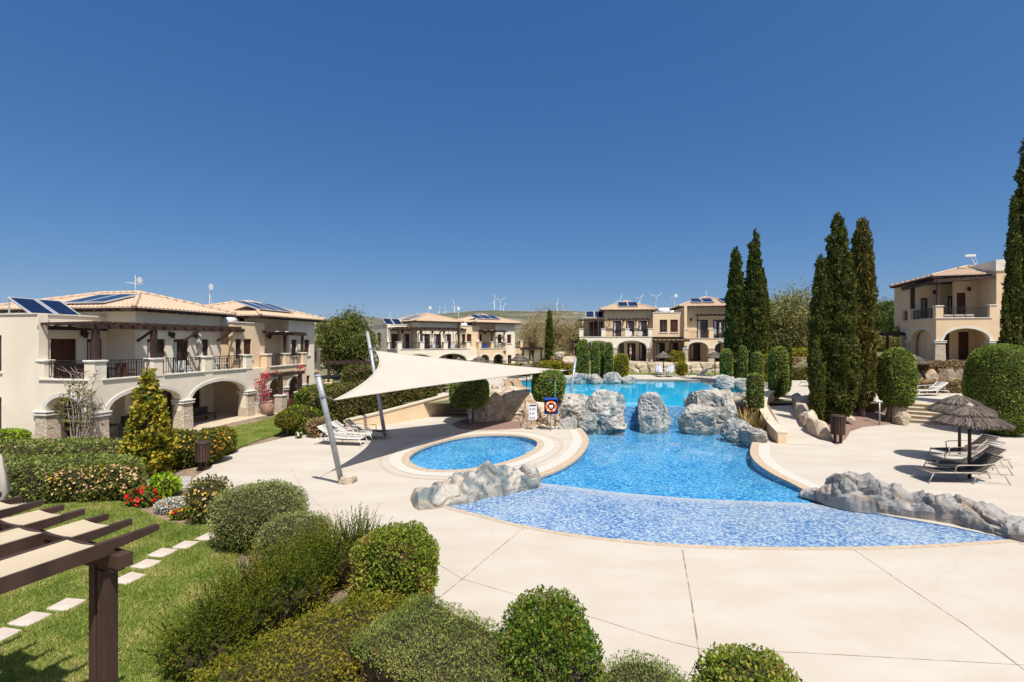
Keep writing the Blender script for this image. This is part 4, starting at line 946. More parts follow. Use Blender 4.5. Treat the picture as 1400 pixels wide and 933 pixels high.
def villa_b():
    t = empty('villa', 'peach villa with two tiled roofs above the stone block wall behind the upper pool', 'villa', (8.05, 57.6, 2.04), R(-8), 'cream villas with tiled roofs round the pool')
    FL, SI, RT = 2.65, 2.95, 3.85
    wallset(t, 'wall', 'stucco', [
        ((0, 0), 0, 8.4, 0, SI, .35, [(.5, 3.7, 0, 1.75, .75), (4.4, 7.75, 0, 1.75, .75)]),
        ((0, 9), W9, 9, 0, SI, .35, [(6.3, 8.5, 0, 1.75, .7)]),
        ((0.3, 2.6), 0, 8.4, 0, FL-.1, .25, [(.9, 1.9, .1, 2.2, 0, 'door', True), (4.3, 5.1, .1, 2.2, 0, 'door', True), (5.5, 6.5, .1, 2.2, 0, 'shut'), (6.9, 7.9, .1, 2.2, 0, 'door', True)]),
    ])
    wallset(t, 'wall', 'peach', [
        ((0.3, 2.8), 0, 2.7, FL, 5.3, .3, [(.9, 1.95, FL+.02, 4.85, 0, 'shut'), (2.1, 2.68, FL+.02, 4.85, 0, 'door', True)]),
        ((0.3, 9), W9, 6.2, FL, 5.3, .3, []),
        ((3.0, 1.1), 0, 5.5, FL, 6.2, .3, [(.95, 1.95, FL+.02, 4.9, 0, 'door', True), (2.5, 3.45, FL+.02, 4.9, 0, 'door', True), (3.95, 4.95, FL+.02, 4.9, 0, 'door', True)]),
        ((3.0, 9), W9, 7.9, FL, 6.2, .3, []), ((8.5, 1.1), PI/2, 8, 0, 6.2, .3, []), ((8.5, 9), PI, 5.5, FL, 6.2, .3, []),
        ((8.5, .1), 0, 3.4, SI, 5.75, .3, [(.75, 1.6, 3.5, 4.95, 0, 'win'), (1.95, 2.8, 3.5, 4.95, 0, 'wshut')]),
        ((8.5, .9), 0, 3.4, 0, SI, .3, [(.5, 1.5, .1, 2.3, 0, 'door', True), (2.0, 3.0, .1, 2.3, 0, 'shut')]),
        ((8.5, 6), W9, 5.9, SI, 5.75, .3, []),
        ((11.9, -.5), 0, 6.6, 0, SI-.2, .35, [(.4, 2.6, 0, 1.7, .65), (3.3, 5.6, 0, 1.7, .65)]),
        ((11.9, .9), 0, 6.6, FL-.2, 6.5, .3, [(1.7, 2.95, FL-.18, 4.95, 0, 'door', True), (3.5, 4.75, FL-.18, 4.95, 0, 'door', True)]),
        ((11.9, 2.2), 0, 6.6, 0, FL-.2, .25, [(1.2, 2.4, .1, 2.2, 0, 'door', True), (3.5, 4.7, .1, 2.2, 0, 'door', True)]),
        ((11.9, 8), W9, 8.5, 0, 6.5, .3, []), ((18.5, -.5), PI/2, 8.5, 0, 6.5, .3, []), ((18.5, 8), PI, 6.6, 0, 6.5, .3, [])])
    slab(t, 'balcony_floor', 'trim', .04, .06, FL-.14, 8.45, 2.75, FL); slab(t, 'balcony_floor', 'trim', 12.22, -.12, FL-.34, 18.2, 1, FL-.2)
    slab(t, 'terrace_floor', 'steps', -.6, -1.2, -.4, 18.6, 2.5, .05); slab(t, 'flat_roof', 'trim', .32, 2.82, 5.1, 3.0, 9, 5.2); slab(t, 'flat_roof', 'trim', 8.6, .42, 5.4, 11.8, 8, 5.5)
    for b_ in ((.0, -.06, SI+.001, 8.4, .4, SI+.05), (11.85, -.56, SI-.199, 18.5, -.12, SI-.15), (8.45, .05, 5.752, 11.95, .44, 5.81), (.25, 2.75, 5.302, 3.0, 3.15, 5.36)): m = MB(); m.box(*b_); m.build('balcony_sill', 'trim', t)
    for x in (.2, 2.8, 5.55, 8.2): pier(t, x, .2, SI-.01, RT, .5)
    for x in (12.1, 14.85, 18.2): pier(t, x, -.3, SI-.21, RT-.1, .5, 'peach')
    for p, q in (((.2, .45), (.2, 2.8)), ((.45, .2), (2.55, .2)), ((3.05, .2), (5.3, .2)), ((5.8, .2), (7.95, .2))): railing(t, p, q, SI+.05, .8, .16)
    for p, q in (((12.35, -.3), (14.6, -.3)), ((15.1, -.3), (17.95, -.3))): railing(t, p, q, SI-.15, .8, .16)
    for x in (.2, 4.05, 8.1): pillar(t, x, .18, 1.75, .7)
    for x in (12.0, 14.85, 18.1): pillar(t, x, -.3, 1.7, .62)
    hiproof(t, 2.4, 9.1, .5, 9.3, 6.2, R(20)); hiproof(t, 11.3, 19.2, -.2, 8.6, 6.5, R(18))
    z = 4.95
    pergola_part(t, [((-.2, .2, z), (3.0, .2, z), .12, .2), ((-.1, .2, z), (-.1, 2.9, z), .1, .18), ((3.3, .55, 5.05), (8.3, .55, 5.05), .1, .16)]+[((x, 1.1, 4.4), (x, .6, 5.0), .09, .09) for x in (3.5, 5.8, 8.1)],
                 [(.2, .2, RT+.085, z-.1, .18), (2.8, .2, RT+.085, z-.1, .18)], [((x, 0, z+.14), (x, 2.8, z+.14), .07, .11) for x in np.arange(.1, 3, .5)]+[((x, .4, 5.17), (x, 1.1, 5.17), .07, .1) for x in np.arange(3.4, 8.4, .5)],
                 cloth=[((.6, .25, z+.24), (.6, 2.8, z+.24), (2.9, .25, z+.24), (2.9, 2.8, z+.24), .1)])
    pergola_part(t, [((13.4, .35, 5.45), (17.6, .35, 5.45), .1, .16)]+[((x, .9, 4.8), (x, .4, 5.4), .09, .09) for x in (13.6, 17.4)], [], [((x, .2, 5.55), (x, .9, 5.55), .07, .1) for x in np.arange(13.5, 17.6, .5)])
    pergola_part(t, [((8.3, -.9, 2.5), (12.4, -.9, 2.5), .14, .22)], [(8.5, -.9, .05, 2.4, .2), (10.4, -.9, .05, 2.4, .2)], [((x, -1.3, 2.68), (x, .9, 2.75), .08, .12) for x in np.arange(8.4, 12.2, .5)],
                 cloth=[((8.5, -1.2, 2.62), (8.5, .8, 2.7), (12.0, -1.2, 2.62), (12.0, .8, 2.7), .15)])
    for x, y in ((2.0, 2.8), (5.2, 1.1), (6.65, 1.1), (12.9, .9)): lantern(t, x, y-.02, 5.0, 0)
    for x in (1.3, 2.4): solar(t, (x, 4.0, 5.85), 1.05, 1.6, 0, R(32), 1)
    for x in (5.2, 6.4): solar(t, (x, 2.0, 6.95), 1.15, 1.9, 0, R(20))
    for x in (13.6, 14.9, 16.9): solar(t, (x, 1.5, 7.28), 1.2, 1.9, 0, R(18))
    m = MB(); m.tube([(9.4, 1.8, 6.1), (10.6, 1.8, 6.1)], .34, 12); m.tube([(11.0, 1.9, 5.5), (11.0, 1.9, 6.1)], .3, 10); m.bar((9.6, 1.8, 5.4), (9.6, 1.8, 5.9), .5, .1); m.bar((10.4, 1.8, 5.4), (10.4, 1.8, 5.9), .5, .1); m.build('water_tank', 'tankwhite', t, True)
    antenna(t, 11.3, 2.0, 6.9)
    return t
villa_b()
def villa_c():
    t = empty('villa', 'peach villa with an arched corner balcony at the right edge behind the hedges', 'villa', (33.5, 38.2, 2.86), R(-19), 'cream villas with tiled roofs round the pool')
    FL, SI, RT = 3.1, 3.42, 4.36
    wallset(t, 'wall', 'peach', [
        ((0, 0), 0, 4.1, 0, SI, .35, [(.45, 3.35, 0, 1.68, .95)]),
        ((0, 6.6), W9, 6.6, 0, SI, .35, [(.3, 1.5, 0, 1.68, .8), (2.3, 6.1, 0, 1.68, .95)]),
        ((3.75, 9), W9, 9, 0, 7.1, .35, []),
        ((3.75, 0.002), 0, 7, 0, 7.1, .35, []),
        ((3.75, 9), W9, 6, 7.1, 7.7, .35, []),
        ((2.2, 2.4), 0, 1.6, FL, 6.9, .3, [(.15, .75, FL+.02, 5.6, 0, 'shut')]),
        ((.5, 4.6), 0, 3.4, FL, 6.8, .3, [(.3, .8, FL+.6, 5.4, 0, 'win'), (2.2, 3.0, FL+.02, 5.5, 0, 'door', True)]),
        ((.4, 9), W9, 4.4, FL, 6.8, .3, []),
        ((.5, 2.7), 0, 3.3, 0, FL-.2, .25, [(.9, 1.5, .1, 2.4, 0, 'shut'), (2.1, 2.8, .1, 2.4, 0, 'shut')]),
        ((.5, 8), W9, 5.3, 0, FL-.2, .25, [(1, 2, .1, 2.4, 0, 'shut')]),
    ])
    wallset(t, 'parapet', 'trim', [((3.75, 8), W9, 8.05, 7.12, 7.85, .3, []), ((3.70, -.05), 0, 7, 7.12, 7.85, .3, [])])
    for b_ in ((3.68, -.08, 7.0, 10.8, .3, 7.12), (-.06, -.06, SI+.001, 3.5, .4, SI+.05), (-.06, .41, SI+.001, .4, 6.6, SI+.05)): m = MB(); m.box(*b_); m.build('balcony_sill', 'trim', t)
    slab(t, 'balcony_floor', 'trim', .05, .06, FL-.15, 3.74, 6.5, FL); slab(t, 'terrace_floor', 'steps', -.3, -.4, -.4, 4, 6.8, .05)
    for x, y in ((.22, .22), (.22, 4.7), (.22, 6.4)): pier(t, x, y, SI-.01, RT, .48, 'peach')
    pier(t, 3.55, .2, SI-.01, RT, .4, 'peach')
    for p, q in (((.46, .2), (3.36, .2)), ((.2, .46), (.2, 4.46)), ((.2, 4.94), (.2, 6.16))): railing(t, p, q, SI+.05, .8)
    for x, y, w in ((.24, .24, .72), (3.6, .2, .62), (.22, 4.75, .7)): pillar(t, x, y, 1.68, w)
    hiproof(t, -.1, 8.1, .5, 8.6, 6.85, R(15))
    pergola_part(t, [((-.1, .1, 6.35), (3.7, .1, 6.55), .12, .2), ((.1, -.1, 6.35), (.1, 6.4, 6.35), .12, .2)], [(.24, .24, RT+.085, 6.3, .22), (.22, 4.7, RT+.085, 6.3, .22)],
                 [((.0, y, 6.5), (3.7, y, 6.62), .08, .12) for y in np.arange(.3, 6.4, .5)])
    for x, y in ((1.7, 4.6), (3.1, 2.4)): lantern(t, x, y-.02, 5.9, 0)
    mb = MB(); mb.tube([(0, 0, 0), (-.35, 0, .8)], .03, 6); mb.box(-.75, -.1, .8, -.05, .1, .98); mb.tube([(-.1, 0, .9), (.1, 0, .1)], .02, 5); mb.build('aerial', 'white', t, loc=(3.9, 3.0, 7.8))
    solar(t, (6, 2, 7.9), 1.2, 1.8, 0, R(8)); return t
villa_c()
# ================================================================ sail, umbrellas, loungers, signs
A, B, C = Vector((-5.66, 15.4, 2.62)), Vector((-6.22, 22.0, 4.05)), Vector((3.42, 30.2, 2.66))
def sail():
    n = 34; mb = MB(); idx = {}; cen = (A+B+C)/3
    mids = [((A+B)/2, .16), ((B+C)/2, .105), ((A+C)/2, .155)]
    for i in range(n+1):
        for j in range(n+1-i):
            a, b = i/n, j/n; c = 1-a-b; p = A*a+B*b+C*c
            for (m, k), w in zip(mids, (4*a*b, 4*b*c, 4*a*c)): p = p+(cen-m)*k*w
            p.z -= .35*27*a*b*c*.25; idx[i, j] = len(mb.v); mb.v.append(tuple(p))
    for i in range(n):
        for j in range(n-i):
            mb.f.append((idx[i, j], idx[i+1, j], idx[i, j+1]))
            if j < n-i-1: mb.f.append((idx[i+1, j], idx[i+1, j+1], idx[i, j+1]))
    o = mb.build('shade_sail', 'canvas', None, True); setp(o, 'large cream triangular sun sail stretched over the wading pool', 'sun sail')
    s = o.modifiers.new('thickness', 'SOLIDIFY'); s.thickness = .012
    ed = MB()
    def edge(f): ed.tube([f(k/n) for k in range(n+1)], .022, 6)
    P = lambda i, j: Vector(mb.v[idx[i, j]])
    edge(lambda t: P(int(round(t*n)), n-int(round(t*n)))); edge(lambda t: P(0, int(round(t*n)))); edge(lambda t: P(int(round(t*n)), 0))
    ed.build('hem', 'canvas', o, True); return o
sail()
def mast(label, base, top, corner, tie, foot):
    t = empty('sail_mast', label, 'mast', base, 0, 'steel masts of the sun sail'); v = Vector(top)-Vector(base)
    mb = MB(); mb.tube([(0, 0, -.1), v*.5, v], [.088, .086, .082], 14); mb.build('pole', 'steel', t, True)
    mb = MB(); mb.lathe([(.092, 0), (.092, .03), (.03, .05)], 12, tuple(v)); mb.build('end_cap', 'alu', t)
    mb = MB(); c = Vector(corner)-Vector(base); k = v*tie; mb.tube([k, c], .012, 6); mb.lathe([(.1, -.04), (.1, .04)], 12, tuple(k)); mb.build('tie_cable', 'steel', t)
    if foot:
        mb = MB(); mb.v = []; me = rock_mesh('footing', .34, .3, .2, 41, .1, 5, 3, .3); link('footing', me, 'block', t, (.12, -.02, -.02))
mast('leaning grey steel mast nearest the camera on a pale stone footing', (-5.38, 15.33, 0), (-5.74, 14.3, 3.46), A, .83, True)
mast('leaning grey steel mast behind the sail with its foot by the white loungers', (-5.97, 22.8, 0), (-7.03, 23.5, 4.92), B, .84, False)
mast('leaning grey steel mast rising behind the grey boulders by the upper pool', (3.78, 31.6, .6), (4.28, 32.5, 3.33), C, .76, False)

def umbrella(label, loc, h=2.62, r=1.4, seed=1, group='thatched umbrellas on the pool terraces', rz=0):
    t = empty('thatched_umbrella', label, 'umbrella', loc, rz, group); rg = random.Random(seed)
    mb = MB(); mb.tube([(0, 0, -.05), (0, 0, h-.1)], [.05, .042], 10); mb.build('pole', 'wood', t, True)
    mb = MB(); mb.lathe([(.28, 0), (.28, .03), (.1, .06)], 16); mb.build('base', 'alu', t)
    can = MB(); tiers = [(.34, r, h-.21, h-.56), (0.05, .64*r, h-.02, h-.30)]
    prof = [(.02, h-.05), (.62*r, h-.34), (.5*r, h-.33), (r-.05, h-.58), (r-.10, h-.63), (.1, h-.2)]; can.lathe(prof, 36)
    for r0, r1, z0, z1 in tiers:
        for rep in range(3):
            n = int(420*r1/1.1)
            for k in range(n):
                a = 2*PI*(k+rg.random())/n; da = rg.uniform(-.05, .05); w = .005+.008*rg.random(); rr = r1*rg.uniform(.96, 1.05); s = rg.uniform(.0, .75)
                ra = r0+(rr-r0)*s*.8; f = lambda q: z0+(z1-z0)*((q-r0)/(r1-r0))+.03*rep-.02+rg.uniform(0, .03)
                c0, s0, c1, s1 = math.cos(a), math.sin(a), math.cos(a+da), math.sin(a+da)
                za, zb = f(ra), f(rr)-.035*rg.random()
                can.quad((c0*ra-s0*w, s0*ra+c0*w, za), (c0*ra+s0*w, s0*ra-c0*w, za), (c1*rr+s1*w, s1*rr-c1*w, zb), (c1*rr-s1*w, s1*rr+c1*w, zb))
    can.build('thatch_canopy', 'thatch', t)
    mb = MB(); mb.lathe([(.13, h-.08), (.10, h+.02), (.03, h+.07)], 12); mb.build('cap', 'coping', t)
    rb = MB()
    for k in range(8): c, s = math.cos(k*PI/4), math.sin(k*PI/4); rb.bar((c*.05, s*.05, h-.15), (c*(r-.1), s*(r-.1), h-.63), .03, .03)
    rb.build('ribs', 'wood', t); return t
u1 = umbrella('front thatched umbrella of the pair on the right deck, over dark loungers', (14.78, 15.62, 0), 2.42, 1.0, 3)
u2 = umbrella('rear thatched umbrella of the pair on the right deck', (16.75, 18.1, 0), 2.46, 1.0, 8, rz=1)
def u_copy(label, px, d, zt=None, py=None, s=1.0, z=ZU):
    o = copy_tree(u1, label, D(px, d, z), random.uniform(0, 6)); h = (ZAT(py, d)-z)/2.44 if py else s; o.scale = (h, h, h) if py else (s, s, s); return o
u_copy('thatched umbrella standing between the brown loungers at the left end of the upper pool', 720, 36.0, py=497)
u_copy('thatched umbrella before the long clipped hedge, left of two just over the sail edge', 655.5, 43.5, py=487.5)
u_copy('thatched umbrella seen over the sail left of the others, before a villa arch', 627, 41.5, py=489.5)
u_copy('thatched umbrella in front of the far villa beside its brown door', 711, 46.0, py=485)
u_copy('left thatched umbrella on the far deck before the stone block wall', 907, 50.4, py=481.5)
u_copy('right thatched umbrella on the far deck beside a dark pillar shrub', 977.5, 48.6, py=481)
u_copy('thatched umbrella top behind the dry brown hedge below the right villa', 1250, 34.6, py=486.5, z=1.1)

def lounger(label, loc, rz, mats=('champagne', 'dark_sling'), back=38, arms=True, group='sun loungers round the pools'):
    t = empty('sun_lounger', label, 'sun lounger', loc, rz, group); fm, sm = mats
    Ls, Lb, W, H = 1.30, .78, .62, .34; br = R(back); hb = Vector((Ls-.65, 0, H)); tb = hb+Vector((math.cos(br)*Lb, 0, math.sin(br)*Lb))
    mb = MB(); x0 = -.65
    for s in (-1, 1):
        y = s*W/2; mb.tube([(x0-.0, y, H-.02), (hb.x, y, H)], .019, 7); mb.tube([(hb.x, y, H), (tb.x, y, tb.z)], .018, 7)
        mb.tube([(tb.x-.25, y*.8, tb.z-.2), (hb.x+.55, y*.8, H-.05), (hb.x+.62, y*.8, H-.1)], .011, 6)
        mb.tube([(hb.x, y, H), (hb.x+.7, y, H-.03)], .015, 6)
    mb.tube([(x0, -W/2, H-.02), (x0, W/2, H-.02)], .018, 7); mb.tube([(tb.x, -W/2, tb.z), (tb.x, W/2, tb.z)], .018, 7); mb.tube([(.1, -W/2, H-.02), (.1, W/2, H-.02)], .014, 6)
    mb.build('frame', fm, t, True)
    if arms:
        for s in (-1, 1):
            m = MB(); y = s*(W/2+.05); m.tube([(-.05, y-s*.05, H), (-.03, y, H+.2), (.05, y, H+.23), (.62, y, H+.24), (tb.x-.28, y-s*.04, tb.z-.2)], .016, 7); m.build('armrest', fm, t, True)
    n = 10; sl = MB()
    pts = [(x0+(hb.x-x0)*i/n, H+.012-.035*math.sin(PI*i/n)) for i in range(n+1)]+[(hb.x+(tb.x-hb.x)*i/n, H+.012+(tb.z-H)*i/n-.02*math.sin(PI*i/n)) for i in range(1, n+1)]
    for (a, za), (b, zb) in zip(pts, pts[1:]): sl.quad((a, -W/2+.01, za), (b, -W/2+.01, zb), (b, W/2-.01, zb), (a, W/2-.01, za))
    so = sl.build('sling', sm, t, True); q = so.modifiers.new('thickness', 'SOLIDIFY'); q.thickness = .012
    for x, y, dx in ((x0+.05, W/2, -.16), (x0+.05, -W/2, -.16), (hb.x-.1, W/2, -.12), (hb.x-.1, -W/2, -.12), (hb.x+.6, W/2, .16), (hb.x+.6, -W/2, .16)):
        m = MB(); m.tube([(x, y, H-.02), (x+dx, y*1.04, .0)], .015, 6); m.build('leg', fm, t, True)
    return t
d1 = lounger('dark lounger nearest the grey rocks under the front thatched umbrella', D(1296, 15.55, 0), R(-4)); d1.scale = (1.12, 1.05, 1.05)
def lcopy(label, loc, rz, src=None, s=None): o = copy_tree(src or d1, label, loc, rz); o.scale = s or d1.scale; return o
lcopy('dark lounger right behind the nearest one, beside the front umbrella pole', D(1306, 16.55, 0), R(-2))
lt = lounger('pale lounger standing between the two thatched umbrellas', D(1312, 17.35, 0), R(1), ('champagne', 'sling'), 42); lt.scale = (1.12, 1.05, 1.05)
lcopy('dark lounger with raised arms behind the pale one under the rear umbrella', D(1307, 18.5, 0), R(3))
wl0 = lounger('white lounger behind the foot of the nearest sail mast', D(477, 21.0, 0), R(172), ('white', 'sling'), 36); wl0.scale = (1.0, 1, 1)
lcopy('white lounger in the middle of the three under the sail', D(492, 22.1, 0), R(174), lt if False else wl0, (1, 1, 1))
lcopy('shaded dark lounger at the foot of the rear sail mast', D(509, 22.4, 0), R(172), d1, (1, 1, 1))
bl = lounger('tan lounger left of two at the end of the upper pool', D(704, 33.6, ZU), R(120), ('champagne', 'brown_sling'), 40, False)
lcopy('tan lounger right of two at the end of the upper pool', D(716.5, 33.6, ZU), R(120), bl, (1, 1, 1))
lcopy('white lounger on the right terrace above the steps', D(1263, 31.3, ZU), R(8), wl0, (1.1, 1.1, 1.1))
lcopy('pale lounger alone on the far deck right of the yellow ball shrub', D(949, 46.2, ZU), R(5), lt, (1.1, 1.1, 1.1))
lcopy('pale lounger draped with a grey striped towel, left of two on the far deck', D(903.5, 48.0, ZU), R(82), lt, (1.1, 1.1, 1.2))
lcopy('pale lounger draped with a grey striped towel, right of two on the far deck', D(915.5, 48.0, ZU), R(66), lt, (1.1, 1.1, 1.2))
lcopy('lounger half hidden behind the slim cypress on the right path', D(1108, 38.0, ZU), R(10), lt, (1, 1, 1))
lcopy('lounger behind the dome topped topiary by the sail', D(616, 33.5, ZU), R(170), d1, (1, 1, 1))
lcopy('white lounger beside the long hedge on the left deck', D(735, 44.9, ZU), R(5), wl0, (1, 1, 1))
M['towel'] = mottled('striped_towel', (.08, .09, .12), (.45, .45, .47), 3, .95, .3, 90, stretch=(.3, 6, .3), lo=.46, hi=.54)
for (px, rz, lb) in ((903.5, 82, 'grey striped towel hanging over the left lounger on the far deck'), (915.5, 66, 'grey striped towel hanging over the right lounger on the far deck')):
    m = MB(); br = R(42); pts = [(.10, .36), (.64, .362), (.64+math.cos(br)*.4, .37+math.sin(br)*.4), (.64+math.cos(br)*.80, .375+math.sin(br)*.8), (.69+math.cos(br)*.80, .30+math.sin(br)*.8), (.72+math.cos(br)*.78, .375)]
    for (a, za), (b, zb) in zip(pts, pts[1:]): m.quad((a, -.3, za), (b, -.3, zb), (b, .3, zb), (a, .3, za))
    o = setp(m.build('towel', 'towel', None, False, D(px, 48.0, ZU+.02), (0, 0, R(rz))), lb, 'towel', 'towels on far loungers'); o.scale = (1.1, 1.1, 1.2); q = o.modifiers.new('thickness', 'SOLIDIFY'); q.thickness = .015
# lifebuoy station, notice, shower
p = G(753, 589); t = empty('lifebuoy_stand', 'blue lifebuoy box with orange ring on a grey post by the rocks', 'lifebuoy', (p.x, p.y, 0), R(2))
m = MB(); m.tube([(0, .05, -.1), (0, .05, 1.2)], .04, 10); m.build('post', 'steel', t, True)
m = MB(); m.box(-.4, -.06, 1.08, .4, .12, 1.95); m.build('back_panel', 'navy', t)
m = MB(); m.box(-.44, -.2, 1.952, .44, .14, 2.06); m.box(-.44, -.1, 1.04, .44, .14, 1.078); m.box(.402, -.1, 1.08, .44, .14, 1.95); bevel(m.build('box_hood', 'blue', t), .015)
m = MB(); ring = [(.29*math.cos(2*PI*k/28), -.13, 1.52+.29*math.sin(2*PI*k/28)) for k in range(29)]; m.tube(ring, .075, 10, False); rg_ = m.build('ring_buoy', 'orange', t, True)
m = MB()
for k in range(4):
    a = PI/4+k*PI/2; m.tube([(.29*math.cos(a-.12), -.13, 1.52+.29*math.sin(a-.12)), (.29*math.cos(a+.12), -.13, 1.52+.29*math.sin(a+.12))], .079, 10, False)
m.build('band', 'white', rg_, True)
m = MB(); m.lathe([(.1, 0), (.14, .1), (.12, .22)], 12, (0, -.1, 1.40)); m.build('rope_bundle', 'white', t, True); t.scale = (.8, .8, .8)
p = G(728.5, 588); t = empty('notice_board', 'white pool rules notice with printed lines fixed to the tan rocks', 'notice', (p.x, p.y, 0), R(6))
m = MB(); m.box(-.24, -.015, .62, .24, .015, 1.58); m.build('board', 'notice', t)
m = MB(); m.box(-.2, -.019, 1.42, .2, -.0152, 1.53); m.build('heading', 'ink', t)
rg2 = random.Random(5)
for k in range(3):
    m = MB(); z = 1.30-.26*k; m.box(-.19, -.019, z-.12, -.13, -.0152, z+.02)
    for j in range(4): m.box(-.08, -.019, z-.035*j-.008, -.08+rg2.uniform(.12, .26), -.0152, z-.035*j+.006)
    m.build('text_block', 'ink', t)
m = MB(); m.box(-.03, .016, -.1, .03, .06, 1.6); m.build('stake', 'block', t); t.scale = (.86, .86, .84)
p = G(759.5, 588); t = empty('garden_shower', 'tall thin green shower pole with hanging black head by the lifebuoy', 'shower', (p.x, p.y+.25, 0))
m = MB(); m.tube([(0, 0, 0), (0, 0, 2.5)], .028, 8); m.build('pole', 'green_paint', t, True)
m = MB(); m.tube([(0, 0, 2.45), (-.06, -.05, 2.52), (-.3, -.1, 2.5), (-.42, -.1, 2.42)], .03, 8); m.lathe([(.09, -.06), (.03, 0)], 10, (-.43, -.1, 2.42)); m.build('shower_head', 'grey_plastic', t, True)
m = MB(); m.tube([(.03, 0, 1.2), (.10, -.02, .75), (.03, 0, .25)], .012, 6); m.build('hose', 'green_paint', t, True)
def bollard(label, loc, h, r, mat):
    t = empty('bollard_light', label, 'bollard', loc); m = MB(); m.lathe([(r, -.05), (r, h*.82)], 14); m.build('post', mat, t, True)
    m = MB(); m.lathe([(r*1.15, h*.83), (r*1.2, h*.97), (r*.8, h)], 14); m.build('head', 'alu', t, True)
bollard('grey metal bollard light before the dome topped topiary trunk', tuple(G(643, 580)), .92, .075, 'steel')
bollard('white bollard light between the pillar shrubs beyond the upper pool', tuple(D(827.5, 45.3, ZU)), .8, .1, 'white')
p = D(1202.5, 25.9, .25); t = empty('outdoor_tap_post', 'thin grey post with small flat top under the round pruned bush', 'post', tuple(p)); m = MB(); m.tube([(0, 0, -.3), (0, 0, 1.0)], .035, 8); m.build('post', 'steel', t, True); m = MB(); m.box(-.22, -.05, 1.0, .12, .05, 1.05); m.build('top', 'white', t)
def bin_(label, loc, rz=0, h=.95):
    t = empty('litter_bin', label, 'litter bin', loc, rz, 'brown slatted litter bins'); m = MB()
    for k in range(16):
        a = 2*PI*k/16; c, s = math.cos(a), math.sin(a); x, y = .2*c, .2*s
        m.add([(x-s*.034, y+c*.034, .32), (x+s*.034, y-c*.034, .32), (x*1.12+s*.034, y*1.12-c*.034, .32), (x*1.12-s*.034, y*1.12+c*.034, .32)]+[(x-s*.034, y+c*.034, h), (x+s*.034, y-c*.034, h), (x*1.12+s*.034, y*1.12-c*.034, h), (x*1.12-s*.034, y*1.12+c*.034, h)], [(3, 2, 1, 0), (4, 5, 6, 7), (0, 1, 5, 4), (1, 2, 6, 5), (2, 3, 7, 6), (3, 0, 4, 7)])
    m.build('slats', 'wood', t); m = MB(); m.lathe([(.19, .34), (.19, h-.03)], 16); m.build('liner', 'grey_plastic', t)
    for s in (-.1, .1): m = MB(); m.box(s-.035, -.035, -.03, s+.035, .035, .36); m.build('leg', 'wood', t)
    m = MB(); m.lathe([(.24, h+.005), (.22, h+.05)], 16); m.build('lid', 'wood', t); return t
b0 = bin_('brown slatted litter bin standing before the yellow flowering bushes on the left', tuple(G(277, 643)))
copy_tree(b0, 'brown slatted litter bin at the end of the stone wall by the cypresses', tuple(G(1145.5, 606.5))).scale = (1.25, 1.25, 1.25)
def parasol(label, loc, h, rz=0):
    t = empty('closed_parasol', label, 'parasol', loc, rz, 'closed white parasols'); m = MB(); m.tube([(0, 0, 0), (0, 0, h-.05)], .022, 8); m.build('pole', 'white', t, True)
    m = MB(); prof = [(.04, h*.42), (.17, h*.40), (.15, h*.5), (.085, h*.66), (.14, h*.7), (.10, h*.82), (.05, h*.97), (.015, h)]
    b = len(m.v); m.lathe(prof, 20)
    for i in range(b, len(m.v)): x, y, z = m.v[i]; k = 1+.22*math.cos(((i-b) % 20)/20*2*PI*5); m.v[i] = (x*k, y*k, z)
    m.build('folded_canopy', 'canvas', t, True); m = MB(); m.lathe([(.25, 0), (.25, .06), (.05, .1)], 14); m.build('base', 'alu', t); return t
q = va.matrix_basis; R80 = Matrix.Translation((-17.1, 19.8, 0)) @ Matrix.Rotation(R(80), 4, 'Z')
pa = parasol('closed white parasol on the balcony of the large left villa', tuple(R80 @ Vector((6.0, .62, 2.55))), 2.35)
def pcopy(label, loc, s=1): o = copy_tree(pa, label, loc); o.scale = (s, s, s)
pcopy('closed white parasol at the left frame edge behind the wooden pergola', (-9.55, 9.0, 0), 1.02)
pcopy('closed white parasol on the terrace before the dark doors of the villa beyond the pool', tuple(D(862, 57.2, 2.1)), .85)
pcopy('closed white parasol between pillar shrubs beyond the upper pool', tuple(D(809, 57.2, 2.1)), .95)
pcopy('closed white parasol on the right balcony of the villa beyond the pool', tuple(D(984.5, 54.9, 4.5)), .9)
pcopy('closed white parasol on the right balcony of the villa behind the sail', tuple(D(690, 60.3, 3.3)), .85)
def table(label, loc, rz, w=1.5, d=.9, h=.73, top='grey_wicker', legm='grey_wicker', group='terrace tables'):
    t = empty('terrace_table', label, 'table', loc, rz, group); m = MB(); m.box(-w/2, -d/2, h-.05, w/2, d/2, h); bevel(m.build('table_top', top, t), .012)
    for x, y in ((-1, -1), (1, -1), (1, 1), (-1, 1)): m = MB(); m.box(x*(w/2-.08)-.035, y*(d/2-.08)-.035, 0, x*(w/2-.08)+.035, y*(d/2-.08)+.035, h-.05); m.build('leg', legm, t)
    return t
def chair(label, loc, rz, mat='grey_wicker', group='terrace chairs'):
    t = empty('garden_chair', label, 'chair', loc, rz, group); m = MB(); m.box(-.25, -.24, .40, .25, .24, .46); bevel(m.build('seat', mat, t), .02)
    m = MB(); m.box(-.25, .2, .46, .25, .25, .95); bevel(m.build('backrest', mat, t), .02)
    for s in (-1, 1): m = MB(); m.box(s*.27-.025, -.24, .62, s*.27+.025, .22, .66); m.build('armrest', mat, t)
    for x in (-.23, .23):
        for y in (-.22, .22): m = MB(); m.box(x-.022, y-.022, 0, x+.022, y+.022, .42); m.build('leg', mat, t)
    return t
L80 = lambda x, y, z: tuple(R80 @ Vector((x, y, z)))
tA = table('dark table under the left corner arch of the large left villa', L80(.95, 1.2, .06), R(80), 1.5, 1.3, .74, 'grey_plastic')
